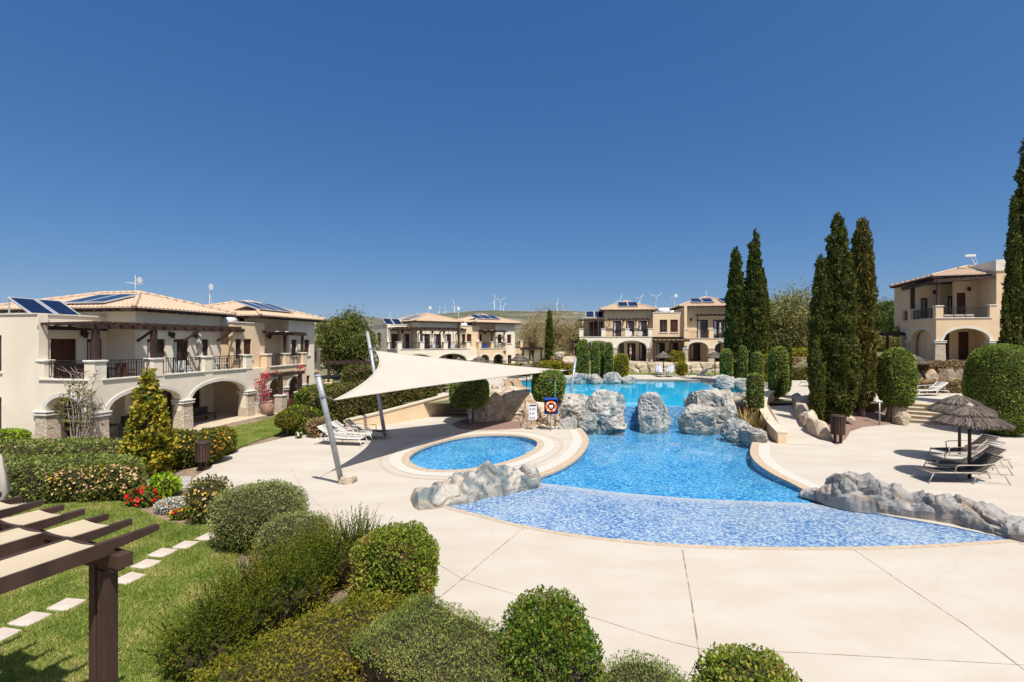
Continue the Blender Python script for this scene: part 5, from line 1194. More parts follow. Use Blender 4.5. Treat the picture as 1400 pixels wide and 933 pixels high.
cA = chair('dark wicker armchair beside the table under the left corner arch', L80(2.0, 2.1, .06), R(60))
copy_tree(cA, 'dark wicker armchair behind the bare climbing plant at the left villa', L80(2.7, 1.3, .06), R(170))
copy_tree(cA, 'dark wicker armchair next to the conical tree under the left villa arch', L80(3.5, 1.8, .06), R(100))
# dark daybed in the second arch
t = empty('garden_bench', 'long low dark wicker bench in the right hand arch of the left villa', 'bench', L80(6.6, 1.4, .06), R(80)); m = MB(); m.box(-1.1, -.35, .30, 1.1, .35, .38); bevel(m.build('seat', 'grey_wicker', t), .03)
m = MB(); m.box(-1.1, .28, .38, 1.1, .35, .72); m.build('backrest', 'grey_wicker', t)
for x in (-1.0, 1.0):
    for y in (-.28, .28): m = MB(); m.box(x-.04, y-.04, 0, x+.04, y+.04, .30); m.build('leg', 'grey_wicker', t)
tB = table('brown dining table on the corner balcony of the left villa', L80(1.5, 1.5, 2.55), R(80), 1.4, .9, .74, 'shutter', 'shutter')
cB = chair('brown wooden chair left of the balcony dining table on the left villa', L80(.9, .95, 2.55), R(160), 'shutter')
copy_tree(cB, 'brown wooden chair right of the balcony dining table on the left villa', L80(2.1, .9, 2.55), R(185))
copy_tree(cB, 'brown wooden chair behind the balcony dining table on the left villa', L80(1.4, 2.2, 2.55), R(80))
tw = table('white table with thin legs on the balcony by the closed parasol of the left villa', L80(7.4, .75, 2.55), R(80), .8, .6, .7, 'plastic', 'plastic')
cw = chair('white plastic chair on the left villa balcony before its middle doors', L80(5.2, .7, 2.55), R(160), 'plastic')
VB = Matrix.Translation((-12.3, 52.0, .72)) @ Matrix.Rotation(R(37), 4, 'Z'); V3 = Matrix.Translation((8.05, 57.6, 2.04)) @ Matrix.Rotation(R(-8), 4, 'Z'); V4 = Matrix.Translation((33.5, 38.2, 2.86)) @ Matrix.Rotation(R(-19), 4, 'Z')
copy_tree(cw, 'white plastic chair left on the balcony of the villa behind the sail', tuple(VB @ Vector((4.9, .7, 2.55))), R(60))
copy_tree(cw, 'white plastic chair right on the balcony of the villa behind the sail', tuple(VB @ Vector((7.2, .7, 2.55))), R(10))
M['bluechair'] = mottled('blue_chair', (.02, .08, .42), (.03, .12, .5), 4, .4, 0)
chair('bright blue chair on the peach balcony of the villa behind the sail', tuple(VB @ Vector((11.6, .45, 2.55))), R(40), 'bluechair')
copy_tree(cw, 'white plastic chair before the middle balcony doors of the villa beyond the pool', tuple(V3 @ Vector((6.0, .6, 2.65))), R(10))
copy_tree(cw, 'white plastic chair before the right balcony doors of the villa beyond the pool', tuple(V3 @ Vector((7.1, .6, 2.65))), R(-20))
copy_tree(tA, 'dark table on the right balcony of the villa beyond the pool', tuple(V3 @ Vector((16, .3, 2.5))), R(-8)); copy_tree(cA, 'dark chair at the table on the right balcony of the villa beyond the pool', tuple(V3 @ Vector((15.4, .4, 2.5))), R(80)); copy_tree(cA, 'dark chair behind the table on the right balcony of the villa beyond the pool', tuple(V3 @ Vector((16.9, .4, 2.5))), R(-100))
copy_tree(tA, 'dark table on the left corner balcony of the villa beyond the pool', tuple(V3 @ Vector((1.5, 1.4, 2.65))), R(0))
t = empty('daybed', 'white cushioned daybed on the corner balcony of the right villa', 'daybed', tuple(V4 @ Vector((1.7, .95, 3.1))), R(-19)); m = MB(); m.box(-1.0, -.4, .05, 1.0, .4, .42); bevel(m.build('base', 'plastic', t), .03)
m = MB()
for k in range(3): m.box(-.98+.66*k, -.42, .422, -.36+.66*k, .38, .64)
bevel(m.build('cushions', 'canvas', t), .06)
# terracotta pot, gate, garden pergolas
t = empty('terracotta_pot', 'large terracotta pot by the stone pillar at the left villa', 'pot', L80(9.75, -.65, .0)); m = MB(); m.lathe([(.2, 0), (.36, .18), (.45, .5), (.42, .78), (.34, .95), (.40, 1.02), (.36, 1.03), (.3, .92)], 20); m.build('body', 'terracotta', t, True); m = MB(); m.lathe([(.05, .9), (.31, .92)], 16); m.build('earth', 'soil', t); t.scale = (.78, .78, .85)
t = empty('gateway', 'small wooden pergola gateway with lattice gate at the left villa', 'gate', L80(10.6, -.95, 0), R(80))
m = MB(); m.bar((-.9, 0, 2.42), (2.3, 0, 2.42), .16, .2); m.bar((-.9, .7, 2.42), (2.3, .7, 2.42), .12, .16); m.build('beam', 'wood', t)
for x in (-.1, 1.9):
    m = MB(); m.box(x-.25, -.25, 0, x+.25, .25, 1.1); pp = m.build('pillar', 'stone', t); m = MB(); m.box(x-.29, -.29, 1.1, x+.29, .29, 1.18); m.build('cap', 'trim', pp)
    m = MB(); m.box(x-.09, -.09, 1.18, x+.09, .09, 2.32); m.build('post', 'wood', t)
m = MB()
for k in range(14): m.bar((.17+.115*k, 0, .1), (min(1.62, .17+.115*k+.7), 0, min(.98, .1+.7)), .03, .03); m.bar((.17+.115*k, .02, .1), (max(.17, .17+.115*k-.7), .02, .8), .03, .03)
for z in (.08, 1.0): m.bar((.15, 0, z), (1.65, 0, z), .05, .05)
m.build('lattice_gate', 'shutter', t)
def gpergola(label, loc, rz, w, d, h, piers=True):
    t = empty('garden_pergola', label, 'pergola', loc, rz, 'dark wooden garden pergolas'); m = MB()
    for y in (0, d): m.bar((-.4, y, h), (w+.4, y, h), .12, .2)
    m.build('beam', 'wood', t); m = MB()
    for k in range(int(w/.5)+1): m.bar((k*.5, -.4, h+.16), (k*.5, d+.4, h+.16), .06, .12)
    m.build('rafters', 'wood', t)
    for x in (0, w):
        for y in (0, d):
            m = MB(); m.box(x-.09, y-.09, .9, x+.09, y+.09, h-.1); m.build('post', 'wood', t)
            m = MB(); m.box(x-.26, y-.26, -.2, x+.26, y+.26, .82); m.box(x-.3, y-.3, .822, x+.3, y+.3, .9); m.build('pier', 'peach', t)
    return t
gpergola('dark wooden pergola on pale piers beyond the left villa', tuple(D(449, 41, .1)), R(20), 3.4, 3, 2.5)
gpergola('dark wooden pergola on a pale pier left of the right villa', tuple(D(1213, 44, 2.4)), R(-15), 3.2, 3, 2.7)
gpergola('dark wooden pergola at the right end of the villa behind the sail', tuple(D(715, 62, .85)), R(35), 3, 2.5, 2.6)
gpergola('dark wooden pergola at the left end of the villa beyond the pool', tuple(D(783, 62, 1.6)), R(0), 2.2, 2.5, 2.7)
# floodlight, small white lantern flower lights
t = empty('floodlight', 'small black floodlight lying at the lawn edge', 'floodlight', tuple(G(289, 716)), R(15)); m = MB(); m.box(-.17, -.08, .1, .17, .08, .24); bevel(m.build('housing', 'grey_plastic', t), .02); m = MB(); m.box(-.14, -.084, .12, .14, -.0802, .22); m.build('lens', 'glass', t); m = MB(); m.bar((0, 0, 0), (0, 0, .1), .05, .03); m.build('bracket', 'grey_plastic', t)
# stepping stones in the lawn
ss = None
for i, (px, py, lb) in enumerate([(285, 735, 'pink stepping stone farthest from the pergola, nearest the floodlight'), (254, 746, 'pink stepping stone second from the floodlight'), (222, 757, 'pink stepping stone third from the floodlight'), (200, 772.5, 'pink stepping stone just beyond the pergola beam end'), (176, 792, 'pink stepping stone half hidden by the pergola beam end'), (91, 828, 'pink stepping stone left of the pergola post'), (41, 848, 'pink stepping stone crossed by thin shadows left of the pergola post'), (-2, 871, 'pink stepping stone cut by the left frame edge')]):
    p = G(px, py)
    if ss is None:
        m = MB(); m.box(-.19, -.18, -.03, .19, .18, .03); ss = bevel(m.build('stepping_stone', 'slabstone'), .012); o = ss
    else: o = ss.copy(); COL.objects.link(o)
    o.location = (p.x, p.y, 0); o.rotation_euler = (0, 0, R(-14+random.uniform(-7, 7))); o.scale = (random.uniform(.95, 1.1), random.uniform(.9, 1.1), 1); setp(o, lb, 'stepping stone', 'stepping stones across the lawn')
# wooden pergola in the foreground
t = empty('wooden_pergola', 'dark brown timber pergola with woven tan shade cloth over the lawn', 'pergola', (-3.46, 4.72, 0), math.atan2(.36, -.93))
# local x runs along the tips (away to the left), local y towards the house
ZP = 2.66; tips = [0, .40, .78, 1.18, 1.55, 1.95, 2.35, 2.78, 3.2, 3.62]
for k, x in enumerate(tips):
    m = MB(); w = .055; hh = .068
    prof = [(0.0, -.03), (.0, .03), (.0, .03)]
    pts = [(0, .0), (0, .055), (3.4, .055), (3.4, -hh), (.36, -hh), (.40, -.03), (.33, -.03)]
    n = len(pts); b = len(m.v)
    for s in (-w/2, w/2): m.v += [(x+s, y, ZP+z) for y, z in pts]
    m.f += [tuple(range(n))[::-1], tuple(range(n, 2*n))]+[(i, (i+1) % n, n+(i+1) % n, n+i) for i in range(n)]
    o = m.build('rafter', 'wood', t)
def cloth(x0, x1, y0, y1, z0, z1, sag):
    m = MB(); k, j = 8, 6
    P = lambda a, b: (x0+(x1-x0)*a, y0+(y1-y0)*b, ZP+z0+(z1-z0)*a-sag*math.sin(PI*a))
    for a in range(k):
        for b in range(j): m.quad(P(a/k, b/j), P((a+1)/k, b/j), P((a+1)/k, (b+1)/j), P(a/k, (b+1)/j))
    o = m.build('shade_cloth', 'shade', t); so = o.modifiers.new('thickness', 'SOLIDIFY'); so.thickness = .006
for k in range(9):
    xa, xb = tips[k], tips[k+1]
    if k % 2 == 0: cloth(xa-.02 if k == 0 else xa-.01, xb-.03, .54, 3.4, .062, .052, .012)
    else: cloth(xa-.01, xb+.01, .20, .50, .062, .062, .012)
    if k == 0: cloth(xa+.03, xb-.03, .2, .52, .03, -.13, .02)
m = MB(); m.box(tips[0]-.02, .505, ZP+.0, 3.7, .535, ZP+.05); m.build('batten', 'wood', t)
m = MB(); m.box(-.14, .30, ZP-.185, 3.9, .42, ZP-.070); m.box(-.05, .315, ZP-.235, 3.9, .405, ZP-.187); m.build('beam', 'wood', t)
m = MB(); m.box(.07, .30, -.1, .165, .42, ZP-.237); m.box(.205, .30, -.1, .295, .42, ZP-.187); m.box(.165, .315, ZP-.62, .205, .405, ZP-.24); bevel(m.build('post', 'wood', t), .008)
# balcony pergola of the house the picture is taken from: only its shadow falls into the frame
# ================================================================ rocks
def rock(label, px, py, d, wpx, hpx, depth, seed, mat='rock', z=None, amp=.22, planes=9, rz=0, cat='boulder', group='boulders round the pools', name='boulder', sub=5):
    """a boulder whose foot is at photo spot (px, py) on distance d, wpx wide and hpx high there"""
    s = d/FX; w, h = wpx*s/2/math.hypot(1, (px-CX)/FX), hpx*s; z = ZAT(py, d) if z is None else z
    me = rock_mesh(name, w*1.06, depth/2, h*.62, seed, amp, planes, sub, .19)
    zs = [v.co.z for v in me.vertices]; top = max(zs); k = h/top
    for v in me.vertices: v.co.z *= k if v.co.z > 0 else 1
    p = D(px, d, z); o = link(name, me, mat, None, p, (0, 0, rz)); return setp(o, label, cat, group)
rock('big grey white boulder left of the waterfall, its right part with a blue grey face', 827, 584, 26.0, 74, 52, 2.6, 11, 'rock_blue', planes=11)
rock('pale jagged boulder behind the left end of the waterfall boulder', 788, 578, 26.6, 62, 40, 2.4, 12, 'rock')
rock('small block shaped rock at the waterline under the left waterfall boulder', 803, 583, 25.2, 30, 22, .9, 13, 'rock', planes=6)
rock('flat slab rock at the waterline under the left waterfall boulder', 838, 585, 25.1, 36, 12, .9, 14, 'rock', planes=6)
rock('tall boulder standing alone between the two small waterfalls', 894, 584, 26.0, 52, 49, 2.0, 15, 'rock_blue', planes=10, amp=.17)
rock('big pale boulder right of the waterfall', 970, 586, 26.2, 86, 56, 2.8, 16, 'rock', planes=11)
rock('light angular rock leaning at the foot of the right waterfall boulder', 956, 586, 25.2, 58, 33, 1.2, 17, 'rock', planes=8)
rock('cream coloured boulder top behind the right waterfall boulder', 1008, 570, 27.3, 50, 36, 2.2, 18, 'rock')
rock('low blue grey rock where the right pool edge meets the aloe bed', 1008, 596, 23.4, 46, 25, 1.6, 19, 'rock_blue')
rock('low pale rock at the start of the right pool coping', 1033, 605, 21.9, 40, 22, 1.4, 20, 'rock', planes=8)
rock('small grey stones at the foot of the left waterfall boulder', 775, 588, 25.0, 26, 18, .9, 21, 'rock')
for i, (px, w, h, lb) in enumerate([(772, 22, 11, 'leftmost low rock of the row on the far pool rim'), (793, 20, 14, 'rounded rock second from the left on the far pool rim'), (814, 24, 12, 'flat rock in the middle of the row on the far pool rim'), (839, 26, 15, 'blue grey rock under the dark pillar shrubs on the far pool rim'), (858, 20, 9, 'low rightmost rock of the row on the far pool rim')]):
    rock(lb, px, 523.5, 42.3, w*1.1, h, 1.4, 30+i, 'rock_blue' if i in (1, 3) else 'rock', sub=5, planes=7)
rock('blue grey boulder on the far right rim of the upper pool', 992, 529, 36.6, 36, 17, 1.7, 36, 'rock_blue', sub=4)
rock('pale boulder beside the pillar shrubs at the right rim of the upper pool', 1014, 531, 36.0, 30, 14, 1.5, 37, 'rock', sub=4)
rock('small pale rock behind the square cut pillar shrub', 1048, 534, 36.0, 14, 12, 1.0, 38, 'rock', sub=4)
# tan rock wall behind the mulch bed
rock('tan hollowed rock face behind the dome topped topiary', 668, 576, 27.6, 58, 42, 1.4, 51, 'rock_tan')
rock('long overhanging tan rock wall behind the red mulch bed', 705, 576, 27.8, 74, 42, 1.4, 52, 'rock_tan')
rock('tan pitted rock behind the lifebuoy box', 748, 589, 26.1, 50, 40, 1.8, 53, 'rock_tan')
rock('upright tan rock carrying the pool rules notice', 722, 588, 25.6, 22, 40, .8, 54, 'rock_tan', planes=7)
rock('pale rock ledge on top of the tan wall below the tan loungers', 694, 552, 28.6, 72, 24, 2.4, 55, 'block')
rock('small pale rock left of the tan loungers', 676, 538, 30.5, 16, 14, .9, 56, 'block', sub=4)
rock('small broken cream stones below the lifebuoy post', 741, 591, 25.2, 20, 10, .6, 57, 'block', sub=4)
# ridge shaped rocks
def ridge(label, pts, mat, seed, name='rock_ridge', ro=1.0):
    """pts: (px, py foot on the deck, height m, half width m)"""
    P = [(G(px, py), h, w) for px, py, h, w in pts]; n = 150; K = 26; mb = MB()
    cum = [0]
    for a, b in zip(P, P[1:]): cum.append(cum[-1]+(b[0]-a[0]).length)
    xs = np.array([p[0].x for p in P]); ys_ = np.array([p[0].y for p in P]); hs = np.array([p[1] for p in P]); ws = np.array([p[2] for p in P])
    for i in range(n+1):
        s = cum[-1]*i/n; s2 = min(cum[-1], s+.05); s1 = max(0, s-.05); I = lambda arr, q: float(np.interp(q, cum, arr))
        c = Vector((I(xs, s), I(ys_, s), 0)); t = Vector((I(xs, s2)-I(xs, s1), I(ys_, s2)-I(ys_, s1), 0)).normalized(); nn = Vector((-t.y, t.x, 0)); h, w = I(hs, s), I(ws, s)
        e = min(1, i/5, (n-i)/5); h *= e**.5; w *= .35+.65*e**.5
        f1 = nz((s, 0, 0), 1.1, seed); h *= 1+.55*f1+.3*nz((s, 3, 0), 2.6, seed); w *= 1+.35*nz((s, 9, 0), 1.4, seed)
        for k in range(K+1):
            a = PI*k/K; u = -math.cos(a); v = max(0, math.sin(a))**.62
            p = c+nn*(u*w)+Vector((0, 0, v*h-.06))
            r = .13*(1-2*abs(nz(p, 1.5, seed+2)))+.10*nz(p, 3.2, seed+4)+.06*(1-2*abs(nz(p, 6.5, seed+6)))+.025*nz(p, 14, seed)
            fac = max(0, math.sin(a))**.5*min(1, h/.35)*e
            q = p+(nn*(u*.8)+Vector((0, 0, .75*v)))*(ro*r-.14*max(0, .13-abs(nz(p, 1.9, seed+8)))/.13)*fac; mb.v.append(tuple(q))
    for i in range(n):
        for k in range(K): a = i*(K+1)+k; mb.f.append((a, a+K+1, a+K+2, a+1))
    o = mb.build(name, mat); return setp(o, label, 'rock', 'long low rocks at the beach edges')
ridge('long pale grey rock between the wading pool and the mosaic beach', [(562, 688, .30, .55), (600, 684, .42, .62), (640, 676, .62, .60), (680, 668, .66, .55), (712, 663, .50, .42), (734, 660, .26, .30)], 'rock', 3, ro=.8)
ridge('long dark grey rock running along the right side of the mosaic beach', [(1096, 672, .22, .3), (1122, 680, .34, .32), (1140, 685, .60, .38), (1165, 690, .64, .44), (1200, 695, .58, .44), (1240, 702, .60, .42), (1275, 707, .64, .44), (1310, 713, .58, .42), (1350, 721, .44, .40), (1400, 734, .38, .40), (1450, 744, .2, .3)], 'rock_grey', 8, ro=1.15)
rock('knobbly dark grey rock standing up at the pool end of the right ridge', 1143, 688, 13.5, 34, 43, .6, 71, 'rock_grey', planes=8)
rock('small tan grey rock lying at the left tip of the beach', 724, 664, 15.3, 30, 30, .5, 72, 'rock', planes=8)
# quarry stones on the right
def blockwall(pts, zf, n, hh, seed, label_fn, group, depth=.7, mat='block'):
    rg = random.Random(seed); cum = 0; P = [Vector(p) for p in pts]; seg = []
    for a, b in zip(P, P[1:]): seg.append((b-a).length)
    tot = sum(seg); x = 0; i = 0
    while x < tot-.2:
        w = rg.uniform(.8, 1.25)*tot/n; w = min(w, tot-x); s = x+w/2; k = 0
        while s > seg[k]: s -= seg[k]; k += 1
        d = (P[k+1]-P[k]).normalized(); c = P[k]+d*s
        me = rock_mesh('stone_block', w*.56, depth/2, hh*.55, seed*37+i, .05, 6, 4, .13, 2.2)
        for v in me.vertices:               # squared off like a cut block
            for ax, m_ in ((0, w*.475), (1, depth*.47)):
                v.co[ax] = math.copysign(min(abs(v.co[ax])*1.22, m_+.03*nz(v.co, 3, i)), v.co[ax])
            v.co.z = min(max(v.co.z*1.1, 0), hh*(.95+.06*rg.random()*0)+.03*nz(v.co, 2.2, i))
        o = link('stone_block', me, mat, None, (c.x, c.y, zf(c.x, c.y)), (0, 0, math.atan2(d.y, d.x))); setp(o, label_fn(i), 'stone block', group); x += w; i += 1
ordw = ['first', 'second', 'third', 'fourth', 'fifth', 'sixth', 'seventh', 'eighth', 'ninth', 'tenth', 'eleventh', 'twelfth', 'thirteenth', 'fourteenth']
a0, a1 = D(840, 53.9), D(1002, 53.5)
blockwall([a0.xy, a1.xy], lambda x, y: ZU-.03, 11, .62, 5, lambda i: f'cream quarry block, {ordw[i]} from the left in the lower course below the far villa', 'blocks of the far stone wall', .8)
blockwall([(a0.x-.5, a0.y+.25), (a1.x+.6, a1.y+.25)], lambda x, y: ZU+.57, 10, .60, 6, lambda i: f'cream quarry block, {ordw[i]} from the left in the upper course below the far villa', 'blocks of the far stone wall', .8)
blockwall([D(1236, 34.6).xy, D(1330, 34.4).xy], lambda x, y: ZU+.55, 4, 1.1, 9, lambda i: f'tan quarry block, {ordw[i]} from the left below the dry hedge at the right villa', 'blocks of the right retaining wall', .9, 'rock_tan')
# banked stone wall by the ramp
q0, q1, q2, q3 = [G(*p) for p in ((1131, 604), (1112, 595), (1098, 583), (1091, 571))]
blockwall([q0.xy, q1.xy, q2.xy, q3.xy], lambda x, y: -.03+max(0, y-22.5)*.10, 4, .95, 12, lambda i: f'cream stone block, {ordw[i]} from the litter bin along the right side of the ramp', 'blocks beside the ramp', .7)
rock('large flat topped cream boulder by the ramp under the slim cypress', 1103, 566, 26.3, 30, 26, 1.5, 61, 'block', planes=8)
rock('upper of two stacked cream boulders under the round pruned bush', 1227, 569, 26.6, 26, 24, 1.0, 62, 'block', planes=8)
rock('lower of two stacked cream boulders under the round pruned bush', 1230, 581, 26.2, 26, 19, 1.0, 63, 'block', planes=8)
rock('small stone on the mulch between the two tall cypresses', 1160, 575, 25.6, 18, 7, .5, 64, 'rock_tan', sub=3)
for i, (px, py, w, h) in enumerate([(778, 496, 20, 9), (765, 489, 14, 8), (848, 523, 8, 3)][:2]): rock(['pale stone in the bank right of the far thin cypress', 'pale stone higher in the bank by the far thin cypress'][i], px, py, 50, w, h, 1.2, 66+i, 'block', sub=3)

# ================================================================ clipped shrubs and trees
def needle(label, px, py, d, wpx, hpx, z=None, e=3.2, mat='topiary', cat='topiary', group='clipped pillar shrubs', amp=.035, dens=1.0, ez=None, name='clipped_shrub', seed=None, l=.11, w=.05):
    s = d/FX; cs = 1/math.hypot(1, (px-CX)/FX); a, c = wpx*s/2*cs-.03-.0012*d, hpx*s/2; z = ZAT(py, d) if z is None else z
    ar = 4*PI*a*c*1.2; n = int(ar*520*dens*(25/d)**.6); sz = max(1, (d/25)**.5)
    return shrub(name, label, cat, tuple(D(px, d, z)), superq(a, a, c, e, ez or e, amp, 1.3, seed or int(px)), n, l*sz, w*sz, mat, group, off=(-.06, .05), up=.15, spread=.7, seed=int(px+py), tuft=(4, .03), shrink=.97)
needle('curved topped pillar shrub at the left end of the row beyond the pool', 797, 520, 44.5, 18, 55, e=4)
needle('thin clipped pillar shrub second from the left beyond the upper pool', 814, 520, 44.6, 13, 52, e=4)
needle('thin clipped pillar shrub tight behind the second one beyond the upper pool', 822, 518, 46, 11, 50, e=4)
needle('thin clipped pillar shrub right of the white bollard beyond the upper pool', 833, 518, 44.8, 12, 49, e=4)
needle('broad yellow green bush right of the pillar row beyond the pool', 849.5, 515, 46, 21, 30, e=4, mat='topiary_y', amp=.06)
needle('square yellow green bush in front of the far villa beside the umbrella', 924, 499, 55.8, 23, 19, e=6, mat='topiary_y', amp=.06)
needle('yellow green ball shrub on the far deck before the stone block wall', 932, 513, 48.6, 18, 18, e=2.5, mat='topiary_y')
needle('egg shaped dark shrub right of the far umbrella beyond the pool', 993, 521, 41, 19, 44, e=2.8)
needle('slim pillar shrub in front of the pair of tall cypresses', 1016, 526, 38.5, 13, 53, e=4)
needle('pillar shrub with a notched side behind the square cut one', 1035, 524, 37, 17, 42, e=4)
needle('yellow green shrub behind the pillar shrubs right of the pool', 1047.5, 523, 38, 12, 38, e=4, mat='topiary_y')
needle('square cut short pillar shrub rising from the aloe bed', 1032.5, 566, 25.6, 23, 54, e=7)
needle('big rounded pillar shrub by the curved ramp wall', 1064, 543, 30, 27, 68, e=4)
needle('slim dark cypress column behind the rounded pillar shrub', 1076.5, 539, 32.5, 14, 77, e=3, mat='cypress', cat='cypress', name='clipped_cypress')
# domes
t = needle('dome topped topiary tree with flat underside on a dark trunk by the sail', 642, 557, 26.6, 54, 42, e=3.6, l=.08, w=.04, dens=1.6, name='topiary_tree', cat='topiary tree', group='topiary trees')
m = MB(); m.tube([(.05, 0, -1.2), (.1, 0, -.5), (.08, 0, .4)], [.14, .12, .12], 9); m.build('trunk', 'bark', t, True)
needle('rounded block topiary behind the lifebuoy at the edge of the upper pool', 749.5, 548, 28.2, 45, 40, e=4, dens=1.4, amp=.06)
t = needle('large round pruned bush with a ragged left side above the stacked boulders', 1225, 557, 26.6, 56, 80, e=2.7, mat='topiary', amp=.09, dens=1.4, l=.09, name='pruned_bush', cat='bush', group='large pruned bushes')
m = MB(); m.tube([(-.6, 0, -1.0), (-.35, 0, -.2), (-.2, 0, .9)], [.16, .14, .13], 9); m.build('trunk', 'bark', t, True)
needle('very large smooth round bush behind the thatched umbrellas', 1371, 592, 23.3, 104, 119, e=3.0, amp=.05, dens=1.5, l=.08, w=.04, name='pruned_bush', cat='bush', group='large pruned bushes')
# cypresses
def cypress(label, px, py, d, wpx, hpx, z=None, mat='cypress', seed=1, amp=.16, lean=(0, 0), tip=.55, dens=1.0, trunk=.35, wide=.35):
    s = d/FX; r0, h = wpx*s/2/math.hypot(1, (px-CX)/FX)*.88, hpx*s; z = ZAT(py, d) if z is None else z
    def rf(t):
        a = min(1, (t/.10)**.6) if t > 0 else .02; b = max(.02, 1-max(0, (t-wide)/(1-wide))**1.5)**tip if t < 1 else .015
        return r0*a*b
    v, f = lathe_core((h, rf), 56, 110, amp, (2.2, 1.0), seed, lean)
    for i_ in range(len(v)):
        q_ = nz(v[i_], 2.6, seed+9)*.10+nz(v[i_], 5.5, seed+12)*.05; rr_ = math.hypot(v[i_][0], v[i_][1])+1e-6; v[i_][:2] *= 1+q_*min(1.4, .9/max(rr_, .25)); v[i_][2] += q_*.8; ar = 2*PI*r0*.75*h; n = int(ar*560*dens*(26/d)); sz = max(1, (d/26)**.8)
    t = empty('cypress', label, 'cypress', tuple(D(px, d, z)), 0, 'tall Italian cypresses')
    crown('crown', v, f, n, .17*sz, .07*sz, mat, t, (0, 0, trunk), off=(-.08, .08), up=.7, spread=.4, seed=seed, shrink=.86, tuft=(2.8, .30*min(1, r0)), gap=.55)
    m = MB(); m.tube([(0, 0, -.15), (0, 0, trunk+.9)], [.17, .13], 9); m.build('trunk', 'bark', t, True); return t
cypress('slim pointed cypress, left of the pair beyond the pool', 1006, 520, 41.5, 31, 177, seed=3, amp=.12, wide=.25)
cypress('tallest cypress of the pair beyond the pool', 1032, 522, 41, 36, 203, seed=4, amp=.13, wide=.2, tip=.75)
cypress('short cypress spire growing from the right side of the tall pair', 1044.5, 520, 41.6, 17, 142, seed=5, amp=.2, tip=.7)
cypress('broadest shaggy cypress by the litter bin', 1140, 583, 25.6, 66, 284, seed=6, amp=.20, wide=.3, lean=(.25, 0), tip=.8, dens=1.3)
cypress('shaggy side spire on the left of the broadest cypress', 1122, 583, 25.5, 30, 226, seed=16, amp=.22, wide=.5, tip=.6, dens=1.2)
cypress('shaggy side spire on the right of the broadest cypress', 1157, 580, 26.0, 24, 225, seed=17, amp=.2, wide=.5, tip=.6, dens=1.2)
cypress('brownish round topped cypress beside the broadest one', 1178.5, 573, 27.2, 38, 262, seed=7, amp=.15, mat='cypress_b', wide=.55, tip=.5, dens=1.3, trunk=.5)
cypress('short slim cypress by the stone block ramp wall', 1116.5, 586, 24.4, 18, 117, seed=8, amp=.14, wide=.5, tip=.55, trunk=.1)
cypress('tall dark cypress cut by the right frame edge', 1401, 560, 25.6, 60, 362, seed=9, amp=.18, wide=.25, tip=.9, dens=1.2)
cypress('dark side spire of the cypress at the right frame edge', 1385, 560, 25.3, 22, 285, seed=10, amp=.2, wide=.4, tip=.6)
cypress('side branch spire low on the cypress at the right frame edge', 1374, 560, 25.2, 14, 150, seed=18, amp=.2, wide=.4, tip=.6)
cypress('thin far cypress in front of the bare tree by the hill', 751, 499, 56, 10, 81, seed=11, amp=.15, wide=.5, z=.9)
# background trees
def tree(name, label, px, d, z, wpx, toppx, basepx, mat, nclump, nleaf, l, w, seed, group='trees beyond the villas', droop=0, spread=.5, core=.0):
    s = d/FX; rg = np.random.default_rng(seed); r = wpx*s/2; zt = ZAT(toppx, d)-z; zb = max(.3, ZAT(basepx, d)-z); t = empty(name, label, 'tree', tuple(D(px, d, z)), 0, group)
    cz, rz_ = (zt+zb)/2, (zt-zb)/2; q = []; m = MB(); m.tube([(0, 0, -.3), (.1, .05, zb*.6), (.05, 0, cz)], [r*.10, r*.075, r*.05], 8)
    for k in range(nclump):
        u = rg.normal(0, 1, 3); u /= np.linalg.norm(u); rad = rg.random()**.38; c = np.array([u[0]*r*rad, u[1]*r*rad*.8, cz+u[2]*rz_*rad]); cs = r*(.16+.16*rg.random())
        if k < 26: m.tube([(.05, 0, zb*.7+.2*rz_*rg.random()), (c[0]*.5, c[1]*.5, (cz+c[2])/2), tuple(c)], [r*.04, r*.025, r*.008], 5)
        n = nleaf; p = c+rg.normal(0, 1, (n, 3))*cs*np.array([1, 1, .75]); 
        if droop: p[:, 2] -= np.abs(rg.normal(0, 1, n))*cs*droop
        d_ = rg.normal(0, 1, (n, 3))+np.array([0, 0, -1.2*droop]); d_ /= np.linalg.norm(d_, axis=1)[:, None]; b = np.cross(d_, rg.normal(0, 1, (n, 3))); b /= np.linalg.norm(b, axis=1)[:, None]
        k1 = (.6+.8*rg.random(n))[:, None]; q.append(np.stack([p-d_*l/2*k1, p+b*w/2*k1, p+d_*l/2*k1, p-b*w/2*k1], axis=1).reshape(-1, 3))
    q = np.concatenate(q); link('crown', npmesh('crown', q, np.arange(len(q)).reshape(-1, 4)), mat, t); m.build('trunk', 'bark', t, True); return t
tree('pepper_tree', 'large drooping pepper tree between the left villa and the sail', 472, 48, .3, 66, 426, 500, 'pepper', 90, 260, .34, .10, 1, droop=.9)
tree('bare_tree', 'pale leafless tree behind the far thin cypress', 752, 74, 1.0, 66, 420, 486, 'baretree', 90, 120, .5, .03, 2)
tree('bare_tree', 'leafless tree right of the villa behind the sail', 728, 70, 1.0, 34, 434, 486, 'baretree', 40, 110, .5, .03, 3)
tree('bushy_tree', 'dark green tree left of the villa beyond the pool', 786, 78, 1.4, 30, 440, 480, 'olive', 40, 160, .3, .14, 4)
tree('olive_tree', 'grey green olive tree between the cypress groups', 1082, 60, 2.0, 78, 401, 490, 'olive', 110, 230, .32, .11, 5)
tree('olive_tree', 'smaller olive tree behind the tall cypress pair', 1052, 66, 2.0, 46, 420, 488, 'olive', 60, 200, .34, .12, 6)
tree('olive_tree', 'olive tree half hidden by the broadest cypress', 1110, 70, 2.5, 44, 425, 485, 'olive', 50, 200, .34, .12, 15)
